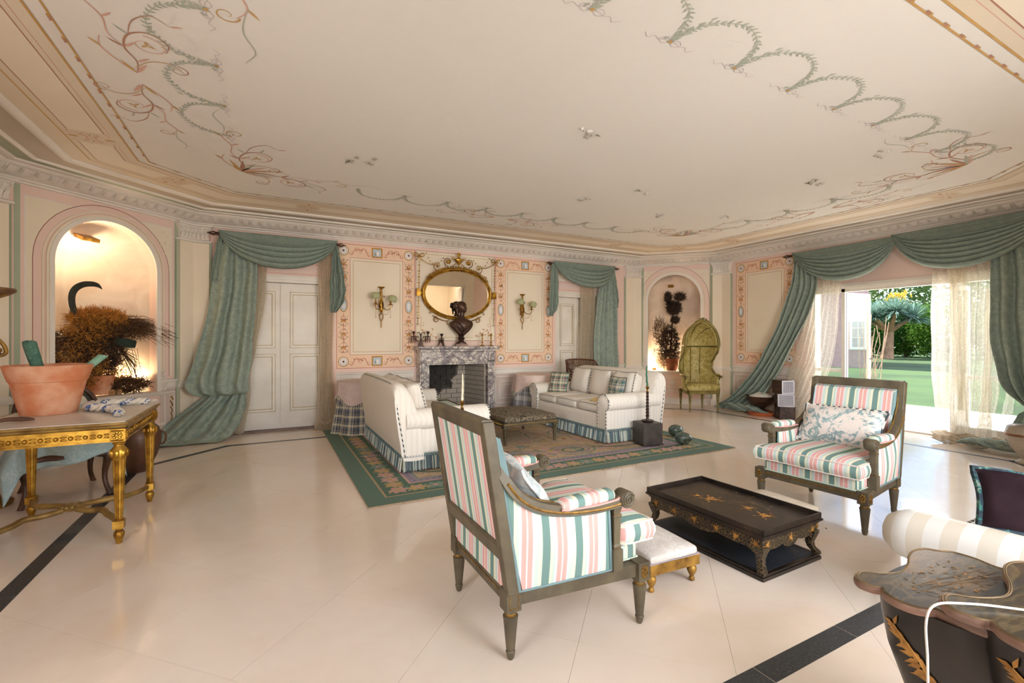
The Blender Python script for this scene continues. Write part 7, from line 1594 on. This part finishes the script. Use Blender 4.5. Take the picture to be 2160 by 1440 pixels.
# ---------------------------------------------------------------- wicker chair
WK = simple('red_brown_wicker', '6E4028', '4E2C1A', .6, 0, 20)
t = thing('wicker_chair', 'red brown wicker armchair peeping up behind the right sofa', 'chair', (5.18, 7.02, 0), R(-100))
mb = MB()
for x, y in ((.22, -.22), (.22, .22), (-.2, -.2), (-.2, .2)): mb.tube([(x, y, 0), (x*.95, y*.95, .43)], .017, 8)
mb.obj('frame_leg', WK, t); mb = MB(); mb.lathe([(.0, .40), (.27, .40), (.28, .42), (.27, .45), (0, .455)], (0, 0, 0), 24); mb.obj('seat', WK, t)
mb = MB(); n = 40; tops = []
for k in range(n+1):
    a = R(50)+R(260)*k/n; f = abs(k/n-.5)*2; zt = .97-.06*f*f if f < .55 else .955-.25*((f-.55)/.45)**.8; c_ = (.28*math.cos(a), .28*math.sin(a)); o_ = (.31*math.cos(a), .31*math.sin(a), zt); tops.append(o_)
    for e in (-1.6, 1.6):
        a2 = a+R(e*6); mb.tube([(.27*math.cos(a), .27*math.sin(a), .43), (.30*math.cos((a+a2)/2), .30*math.sin((a+a2)/2), (.43+zt)/2), (.31*math.cos(a2), .31*math.sin(a2), zt)], .005, 4)
for z in (.55, .68, .8): mb.tube([(.295*math.cos(R(60)+R(240)*k/24), .295*math.sin(R(60)+R(240)*k/24), z) for k in range(25)], .006, 5)
mb.obj('woven_back', WK, t, kind='stuff'); mb = MB(); mb.tube(tops, .015, 8); mb.obj('top_rim', WK, t)
# ---------------------------------------------------------------- porter chair
t = thing('porter_chair', 'hooded porter chair in golden damask with gilt frame before the right niche', 'armchair', (7.27, 6.19, 0), R(-112.6))
DAM = m_damask('golden_damask', 'A89650', 'DCC98A', 11, .5, .5); PG = simple('green_gold_gilt', '9A8A4A', '6E6234', .45, .45, 12)
for x, y in ((.25, -.27), (.25, .27), (-.24, -.22), (-.24, .22)):
    mb = MB(); mb.lathe([(.012, 0), (.017, .01), (.014, .02), (.026, .28), (.028, .30), (.02, .305), (.028, .31), (.028, .33)], (x, y, 0), 12); mb.box((x-.028, y-.028, .33), (x+.028, y+.028, .40)); mb.obj('leg', PG, t, smooth=40)
def plan(th, xf, k=1): return (xf-(xf+.30)*math.sin(th), -.315*math.cos(th)*k)
mb = MB(); pts = [(.27, -.30)]+[plan(PI*j/20, .24) for j in range(21)]+[(.27, .30)]; mb.loft([[(x, y, z) for x, y in pts] for z in (.335, .395)]); mb.obj('seat_rail', PG, t, smooth=30)
mb = MB()
for k in range(34): mb.ball((.275, -.28+.017*k, .385), .006, 5, 4)
mb.obj('nail_heads', GOLD, t, kind='stuff')
mb = MB(); mb.loft([[(cx_*k+.0, y*k, z) for cx_, y in pts] for z, k in ((.39, .95), (.41, 1.0), (.46, 1.02), (.49, .98), (.515, .85), (.525, .55))]); mb.obj('seat_cushion', DAM, t, smooth=60)
def xfz(z):                                                       # front edge of the wings
    P_ = [(.40, .20), (.62, .19), (.67, .10), (.72, -.02), (.80, -.09), (.92, -.07), (1.02, .02), (1.12, .13), (1.22, .17)]
    for (z0, a), (z1, b) in zip(P_, P_[1:]):
        if z <= z1: f = (z-z0)/(z1-z0); f = f*f*(3-2*f); return a+(b-a)*f
    return P_[-1][1]
mb = MB(); mb.grid(lambda u, v: (*plan(PI*u, xfz(.40+.82*v)), .40+.82*v), 30, 26); mb.obj('back_and_wings', DAM, t, smooth=70, solid=.03)
for k in range(5):
    th = PI*(.5+(k-2)*.22) if k in (2,) else PI*(.32 if k < 2 else .68)
    if k in (0, 4): continue
    mb = MB(); mb.tube([(plan(th, xfz(z))[0]+.018, plan(th, xfz(z))[1]*.97, z) for z in (.5, .7, .9, 1.05, 1.2)], .008, 5); mb.obj('seam_braid', PG, t)
def dome(u, v):                                                   # u across the arch, v front to back
    a = PI*u; c_ = math.cos(PI/2*v); return (.17-.47*math.sin(PI/2*v), -.315*math.cos(a)*c_, 1.22+.46*math.sin(a)*c_)
mb = MB(); mb.grid(dome, 28, 12); mb.obj('hood', DAM, t, smooth=80, solid=.025)
mb = MB()
for u in (.3, .5, .7): mb.tube([(x, y*.97, z-.02) for x, y, z in [dome(u, v/10) for v in range(10)]], .006, 5)
mb.tube([(plan(PI*j/24, .17)[0]+.015*math.sin(PI*j/24), plan(PI*j/24, .17)[1]*.96, 1.215) for j in range(25)], .011, 6); mb.obj('hood_braid', simple('dark_gold_braid', '5E5228', '4A4020', .7), t)
mb = MB(); arch = [(.185, -.325*math.cos(PI*k/30), 1.22+.475*math.sin(PI*k/30)) for k in range(31)]
lft = [(xfz(.66+.56*k/14)+.015, -.325, .66+.56*k/14) for k in range(14)]; rgt = [(x, .325, z) for x, y, z in lft[::-1]]
mb.tube(lft+arch+rgt, .021, 8); mb.tube([(x+.012, y*1.06, z+.006) for x, y, z in arch], .009, 6); mb.obj('front_frame', PG, t, smooth=70)
mb = MB()
for s in (-1, 1): spiral_pts = None; mb.tube([(.2, s*.0, 1.705), (.2, s*.04, 1.74), (.2, s*.08, 1.72), (.2, s*.07, 1.70), (.2, s*.04, 1.71)], .009, 6, smooth=4); mb.tube([(.2, s*.05, 1.71), (.2, s*.11, 1.70), (.2, s*.15, 1.67)], .008, 6, smooth=3)
mb.ball((.205, 0, 1.735), (.015, .03, .03), 8, 6); mb.obj('crest', PG, t, smooth=60)
for s in (-1, 1):
    mb = MB(); mb.tube([(-.02, s*.33, .68), (.12, s*.335, .668), (.25, s*.335, .655)], [.018, .022, .02], 8, smooth=3); mb.ball((.262, s*.335, .655), (.022, .026, .022), 8, 6); mb.tube([(.22, s*.335, .65), (.17, s*.325, .58), (.19, s*.315, .50), (.26, s*.29, .40)], [.018, .016, .018, .02], 8, smooth=4); mb.obj('arm', PG, t, smooth=60)
mb = MB()
for s in (-1, 1): mb.rbox((.1, s*.325, .69), (.22, .045, .03), .014, 4)
mb.obj('arm_pad', DAM, t, smooth=60)
# ---------------------------------------------------------------- stacked boxes, bowl, saucer by the window drape
DB = simple('carved_dark_box', '33241C', '4A3428', .45, 0, 12, .5, 60); WT = simple('pale_grille_face', 'D0CCD0', 'BEBAC0', .6)
def cbox(lab, loc, rz, white=None, s=.235, h=.215):
    t = thing('lacquer_box', lab, 'box', loc, rz, 'stack of carved boxes by the window drape'); a = s/2
    mb = MB(); mb.box((-a, -a, 0), (a, a, h)); mb.obj('body', DB, t, smooth=0, bevel=.004)
    for f, (nx, ny) in enumerate(((-1, 0), (0, 1))):
        mb = MB(); w = white == f; M_ = Matrix.Rotation(-PI/2 if f == 1 else 0, 4, 'Z')
        for (y0, z0, y1, z1) in ((-a, 0, a, .018), (-a, h-.018, a, h), (-a, 0, -a+.018, h), (a-.018, 0, a, h)): mb.box((-a-.006, y0, z0), (-a, y1, z1), 0, M_)
        if w:
            mb.box((-a-.003, -a+.018, .018), (-a, a-.018, h-.018), 1, M_)
            for k in range(10): y = -a+.03+k*(s-.06)/9; z = .03+k*(h-.06)/9; mb.box((-a-.007, y-.002, .018), (-a-.003, y+.002, h-.018), 2, M_); mb.box((-a-.007, -a+.018, z-.002), (-a-.003, a-.018, z+.002), 2, M_)
        else:
            q = random.Random(f+int(h*100))
            for k in range(26): an = q.uniform(0, 6); rr = q.uniform(.01, .08); mb.ball(tuple(M_ @ Vector((-a-.002, rr*math.cos(an), h/2+rr*math.sin(an)))), (.008, .014, .014), 6, 4, 0)
        mb.obj('face_frame', [WT if w else DB, WT, simple('grille_line', '77737C')], t, smooth=40)
cbox('carved dark box at the bottom of the stack by the window drape', (7.80, 4.82, 0), R(52), None, .24, .215)
cbox('dark box with a white grille face in the middle of the stack', (7.80, 4.83, .216), R(44), 0, .25, .215)
cbox('dark box with one pale face on top of the stack', (7.80, 4.85, .432), R(70), 0, .23, .225)
t = thing('bronze_bowl', 'wide dark bronze bowl holding crumpled paper behind the stacked boxes', 'bowl', (7.86, 5.30, .062))
mb = MB(); mb.lathe([(.10, 0), (.11, .02), (.07, .05), (.09, .08), (.18, .14), (.235, .21), (.24, .25), (.26, .265), (.255, .275), (.225, .255), (.20, .20), (0, .12)], (0, 0, 0), 32); mb.obj('body', BRONZE, t, smooth=50)
mb = MB(); q = random.Random(3); mb.ball((0, 0, .24), (.19, .19, .085), 14, 8); mb.v = [(x+q.uniform(-.02, .02), y+q.uniform(-.02, .02), z+q.uniform(-.02, .02)) for x, y, z in mb.v]; mb.obj('crumpled_paper', simple('white_paper', 'DDD6CA'), t, smooth=20)
t = thing('terracotta_saucer', 'flat terracotta saucer on the floor under the bronze bowl', 'saucer', (7.83, 5.26, 0.001))
mb = MB(); mb.lathe([(.20, 0), (.235, .05), (.24, .06), (.225, .06), (.20, .052), (0, .05)], (0, 0, 0), 32); mb.obj('dish', simple('orange_terracotta', 'C86A3C', 'B85E34', .8, 0, 8), t, smooth=40)
# ---------------------------------------------------------------- cubes with twisted candlesticks, marble eggs
SLT = simple('dark_slate_cube', '3C3532', '4E4640', .5, 0, 12, .3, 50)
def cube(lab, loc, rz):
    t = thing('slate_cube', lab, 'pedestal', loc, rz); a = .135
    for x in (-.1, .1):
        for y in (-.1, .1): mb = MB(); mb.lathe([(.014, 0), (.018, .012), (.014, .022)], (x, y, 0), 10); mb.obj('foot', BRASS, t)
    mb = MB(); mb.box((-a-.008, -a-.008, .018), (a+.008, a+.008, .03)); mb.obj('base_lip', SLT, t, smooth=0); mb = MB(); mb.box((-a, -a, .03), (a, a, .285)); mb.obj('block', SLT, t, smooth=0, bevel=.003)
def candle(lab, loc, mat, clab, lean):
    t = thing('twist_candlestick', lab, 'candlestick', loc, 0); mb = MB()
    mb.lathe([(.06, 0), (.075, .01), (.078, .022), (.07, .024), (.055, .015), (.02, .02), (.02, .04), (.012, .05)], (0, 0, 0), 20); mb.obj('drip_dish', simple('dark_oiled_wood', '2E1E16', '442C20', .3, 0, 14), t, smooth=50)
    mb = MB(); n = 14
    for st in range(2):
        pts = []
        for k in range(61): z = .045+.33*k/60; an = k*.42+st*PI; r = .0115*(1-.3*k/60); pts.append((r*math.cos(an), r*math.sin(an), z))
        mb.tube(pts, [.0135*(1-.25*k/60) for k in range(61)], 7)
    mb.obj('twisted_stem', simple('dark_oiled_wood', '2E1E16'), t, smooth=80)
    mb = MB(); mb.lathe([(.009, .37), (.017, .385), (.009, .40), (.012, .415), (.022, .43), (.028, .437), (.014, .445), (.015, .46)], (0, 0, 0), 12); mb.obj('socket', BRASS, t)
    mb = MB(); pts = []
    for k in range(25): z = .455+.26*k/24; f = k/24; pts.append((lean*math.sin(f*2.4), 0, z))
    n = 12; mb.loft([[(p[0]+.011*(1-.5*f_)*(1+.22*math.cos(3*(2*PI*j/n)+i*.9))*math.cos(2*PI*j/n), p[1]+.011*(1-.5*f_)*(1+.22*math.cos(3*(2*PI*j/n)+i*.9))*math.sin(2*PI*j/n), p[2]) for j in range(n)] for i, p in enumerate(pts) for f_ in ((i/24)**3,)])
    mb.tube([pts[-1], (pts[-1][0], 0, pts[-1][2]+.012)], .0015, 4); o = mb.obj('candle', mat, None, label=clab, cat='candle', smooth=60); o.location = loc
cube('dark slate cube pedestal in front of the right sofa', (4.287, 4.43, .0135), R(-13)); candle('dark twisted candlestick with a dish on the slate cube by the right sofa', (4.287, 4.43, .30), simple('green_wax', '1E5A3E', '2A6E4C', .4), 'bent twisted green candle in the candlestick by the right sofa', -.014)
cube('dark slate cube pedestal hidden between the foreground armchair and left sofa', (1.68, 4.20, .0135), R(-8)); candle('dark twisted candlestick rising above the back of the foreground armchair', (1.66, 4.20, .30), simple('ivory_wax', 'E6DCC0', 'DACEB0', .4), 'twisted ivory candle in the candlestick above the foreground armchair', .006)
for k, (x, y, lab, s) in enumerate(((5.0, 4.62, 'dark green marble egg lying farther back on the rug corner', 1.0), (4.68, 4.20, 'dark green marble egg lying nearest the rug edge', 1.0))):
    mb = MB(); mb.loft([[(.105*math.cos(PI*i/14)*-1, .078*max(math.sin(PI*i/14), .02)*(1+.12*math.cos(PI*i/14))*math.cos(2*PI*j/18), .078*max(math.sin(PI*i/14), .02)*(1+.12*math.cos(PI*i/14))*math.sin(2*PI*j/18)) for j in range(18)] for i in range(15)])
    o = mb.obj('marble_egg', GMARB, None, label=lab, cat='ornament', group='green marble eggs on the rug', smooth=80); o.location = (x, y, .0935); o.rotation_euler = (0, 0, R(-35 if k else -20))
# ---------------------------------------------------------------- daybed with bolster and dark cushion
WS = simple('white_satin', 'DCD8D0', 'D2CCC2', .5, 0, 3)
t = thing('daybed', 'white upholstered daybed at the right edge behind the lacquer tables', 'daybed', (3.45, .60, 0))
for x, y in ((-.62, .36), (-.62, -.40), (.62, .36), (.62, -.40)): mb = MB(); mb.tube([(x, y, 0), (x*.98, y*.98, .14)], [.012, .02], 8); mb.obj('leg', DARKW, t)
mb = MB(); mb.rbox((0, 0, .23), (1.42, .84, .18), .03, 6); mb.obj('base', WS, t, smooth=60); mb = MB(); mb.rbox((0, 0, .355), (1.42, .86, .09), .035, 6, .01); mb.obj('mattress', WS, t, smooth=60)
mb = MB(); mb.tube([(-.68, .432, .385), (0, .436, .388), (.68, .432, .385)], .006, 6); mb.obj('corded_edge', CORD, t)
t = thing('bolster', 'long white bolster with wide cream stripes at the left end of the daybed', 'bolster', (2.86, .67, .50)); 
def m_band():
    t_ = T('satin_bands'); s = t_.sep(t_.co()); return t_.fin(t_.ramp(t_.math('FRACT', t_.math('ADD', t_.math('DIVIDE', s[1], .125), 10)), [(0, 'D6D3CB'), (.5, 'CCC3B2')], 'CONSTANT'), .42, 0, t_.noise(t_.co(), 60, 2), .05, .002)
mb = MB(); n = 28; secs = []
for k in range(33):
    f = k/32; y = .52-1.04*f; e = min(f, 1-f)*2; r = .13*(min(1, (e/.2))**.38 if e < .2 else 1)*(1-.05*math.cos(f*6)); secs.append([(max(r, .004)*math.cos(2*PI*j/n), y, max(r, .004)*math.sin(2*PI*j/n)*.95) for j in range(n)])
mb.loft(secs); mb.obj('cover', m_band(), t, smooth=80); t.location = (2.83, .67, .475-.09)
# the bolster lies against the open end of the daybed on its own arm rail
t.location = (2.80, .70, .392)
mb = MB(); mb.box((-.74, -.43, .14), (-.60, .43, .262)); o_d = None
mb = MB(); mb.box((-.13, -.40, .165), (.0, .42, .262)); 
t2 = thing('bolster_rail', 'white padded rail under the striped bolster', 'bench rail', (2.80, .67, 0)); mb = MB(); mb.rbox((0.02, 0, .20), (.12, .86, .115), .02, 4); mb.obj('pad', WS, t2, smooth=60)
for y in (-.36, .42): mb = MB(); mb.tube([(0.0, y, 0), (.01, y*.98, .15)], [.009, .013], 8); mb.obj('leg', simple('black_metal_leg', '1E1C1A'), t2)
PUR = simple('dark_purple_cloth', '1E1316', '2A1C20', 1, 0, 6, .2, 60, spec=.1)
FLW = T('teal_flower_border'); FLW = FLW.fin(FLW.ramp(FLW.noise(FLW.co(), 30, 3, 1), [(.42, '22303A'), (.54, '2C444C'), (.6, '35766A'), (.66, '8E948A'), (.72, '6A4530')]), .8)
t = cushion('purple_cushion', 'dark purple cushion with a teal flowered border standing on the daybed', (3.24, .76, .402), (.31, .48, .17), PUR, R(-34), R(212), FLW, seed=11, wob=.014, roll=-5, cord_r=.017)
# ---------------------------------------------------------------- nested lacquer tables bottom right
def m_top():
    t_ = T('painted_lacquer_top'); v = t_.co((1, 1, 1), (0, 0, .5)); v2 = t_.co((1, 4, 1), (0, 0, .9)); n = t_.noise(v2, 7, 6, 1.4); n2 = t_.noise(v, 55, 5, 3, .7); n3 = t_.noise(v, 3.2, 2, .5)
    c = t_.ramp(n, [(.3, '2A2620'), (.42, '3E3422'), (.52, '5E4E32'), (.6, '362F24'), (.75, '302A26')]); c = t_.mix(t_.ramp(n3, [(.5, '000000'), (.62, 'B0B0B0')]), c, 'A0703A'); c = t_.mix(t_.ramp(n2, [(.5, '000000'), (.56, 'A0A0A0')]), c, '28221E')
    return t_.fin(c, .3, 0, n2, .08, .002)
PTOP = m_top(); EDG = simple('worn_rose_edge', '9A7462', '6E5446', .4, 0, 8)
def outline(L, D_, n=8):                                           # scalloped top: x depth away, y to the left
    base = [(0, 0), (-.035, .05), (-.03, .12), (-.012, .15), (-.03, .165), (-.045, .22)]
    return base
def lactable(lab, loc, z, Wy, Dx, rz):
    t = thing('lacquer_side_table', lab, 'table', loc, rz)
    pts = [(.0, .0), (-.035, .035), (-.045, .09), (-.03, .14), (-.005, .165), (-.018, .19), (-.02, .235), (.01, .265), (.055, .27), (.10, .225), (.17, .195), (.25, .21), (.33, .245), (.40, .262), (.455, .25), (.475, .22), (.49, .20), (.515, .17), (.52, .10), (.50, .02), (.52, -.06), (.50, -.20), (.40, -.25), (.25, -.20), (.12, -.25), (.03, -.22), (.0, -.12)]
    pts = cr2([(x*Dx, y*Wy) for x, y in pts]+[(0, 0)], 4)[:-1]; pts = pts[::-1]; cx_, cy_ = .24*Dx, .0
    def rg(k, zz, d=0): return [(cx_+(x-cx_)*k, cy_+(y-cy_)*k, zz) for x, y in pts]
    mb = MB(); mb.loft([rg(.985, z-.022), rg(1.0, z-.016), rg(1.004, z-.008), rg(.995, z)]); mb.obj('edge', EDG, t, smooth=40)
    mb = MB(); mb.loft([rg(.99, z-.001), rg(.985, z+.0015)]); mb.obj('top', PTOP, t, smooth=0)
    mb = MB(); mb.tube([(x, y, z+.0015) for x, y, _ in rg(.965, 0)], .0016, 4, closed=True); mb.tube([(x, y, z+.0005) for x, y, _ in rg(.985, 0)], .0025, 4, closed=True); mb.obj('gold_rim_line', GP[1], t)
    P = Paint((0, 0, z+.0015), (1, 0, 0), (0, 1, 0), .0006); q = random.Random(5)
    for off, w_ in ((0, .028), (.055, .012)):
        for d in (-w_/2, w_/2): P.line([(.08*Dx+off, (.10-off*.2)*Wy+d), (.44*Dx, (.02-off)*Wy+d)], .0022, 1)
    for k in range(120): P.leaf(q.uniform(.06, .42)*Dx, q.uniform(-.14, .15)*Wy, q.uniform(0, 6), .016, .006, q.choice((0, 1, 1, 1)))
    for k in range(9): x, y = q.uniform(.05, .42)*Dx, q.uniform(-.15, .15)*Wy; P.ring(x, y, .016, .002, 1)
    P.obj('gold_painting', GP, t)
    def rb(k, zz): return [(cx_+.265*Dx*k*math.copysign(abs(math.cos(2*PI*j/40))**.7, math.cos(2*PI*j/40)), .01+.245*Wy*k*math.copysign(abs(math.sin(2*PI*j/40))**.7, math.sin(2*PI*j/40)), zz) for j in range(40)]
    prof = [(0, .28), (.06, .34), (.16, .48), (.28, .68), (.40, .84), (.50, .91), (z-.022, .93)]
    prof = [(zz*z/.6, k) for zz, k in prof[:-1]]+[(z-.022, .94)]
    mb = MB(); mb.loft([rb(k, zz) for zz, k in prof]); mb.obj('body', LACQ, t, smooth=50)
    # gold flowering spray on the front (towards -x) face
    mb = MB(); q = random.Random(17)
    def surf(yy, zz):
        k = 0
        for (z0, k0), (z1, k1) in zip(prof, prof[1:]):
            if z0 <= zz <= z1: k = k0+(k1-k0)*(zz-z0)/(z1-z0)
        s_ = max(-1, min(1, (yy-.01)/(.245*Wy*k))); s_ = math.copysign(abs(s_)**(1/.7), s_); c_ = max(0, 1-s_*s_)**.5; return Vector((cx_-.265*Dx*k*c_**.7-.004, yy, zz))
    def lf(yy, zz, an, L, w, m=0):
        P4 = [(0, 0), (.35*L, w/2), (L, 0), (.35*L, -w/2)]; vs = [tuple(surf(yy+a*math.cos(an)-b*math.sin(an), max(.01, zz+a*math.sin(an)+b*math.cos(an)))) for a, b in P4]; mb.add(vs, [(0, 3, 2, 1)], m)
    stem = cr2([(.13*Wy, z-.10), (.07*Wy, z-.15), (.03*Wy, z-.21), (.0, z-.29), (-.03*Wy, z-.38)], 5)
    mb.tube([tuple(surf(a, b)) for a, b in stem], .002, 4)
    for i, (a, b) in enumerate(stem):
        for s in (-1, 1): lf(a, b, -1.2+s*q.uniform(.5, 1.2), q.uniform(.03, .055), .017)
    for k in range(12): lf(-.03*Wy, z-.36, k*.52, .05, .02, 0)
    for k in range(7): lf(-.03*Wy, z-.36, k*.9, .026, .014, 2)
    lf(.13*Wy, z-.10, 1.9, .04, .012); mb.obj('gold_spray', GP, t, smooth=0)
    return t
lactable('black lacquer side table with scalloped painted top nearest the daybed, lower of the two', (1.67, .60, 0), .585, .80, 1.0, 0)
lactable('black lacquer side table with scalloped painted top in the bottom right corner, overlapping its twin', (1.62, .30, 0), .635, 1.05, 1.15, 0)
mb = MB(); mb.tube([(2.0, .10, .645), (1.88, .25, .645), (1.80, .38, .645), (1.72, .47, .645), (1.64, .53, .647), (1.57, .565, .644), (1.545, .575, .60), (1.54, .57, .50), (1.52, .565, .38), (1.47, .57, .22), (1.44, .54, .10), (1.50, .46, .01), (1.60, .40, .006)], .0030, 8, smooth=6)
mb.obj('white_cord', simple('white_flex', 'E2DACA', 'D4CABA', .6), None, label='white electric cord looping over the lacquer side table and down to the floor', cat='cord')
t = thing('copper_rim_jar', 'rounded glass and copper rimmed jar cut by the right edge, before the drape', 'jar', (7.28, 1.86, .001))
mb = MB(); mb.lathe([(.07, 0), (.075, .02), (.03, .05), (.04, .08), (.11, .17), (.145, .27), (.15, .33), (.13, .40), (.10, .42), (.0, .425)], (0, 0, 0), 28); mb.obj('body', simple('smoky_glazed', 'B8A890', '8E8070', .2, 0, 5), t, smooth=60)
mb = MB(); mb.lathe([(.148, .30), (.156, .305), (.156, .32), (.148, .325)], (0, 0, 0), 28); mb.obj('rim', simple('copper', 'A0694A', '7A4A32', .35, .8), t)
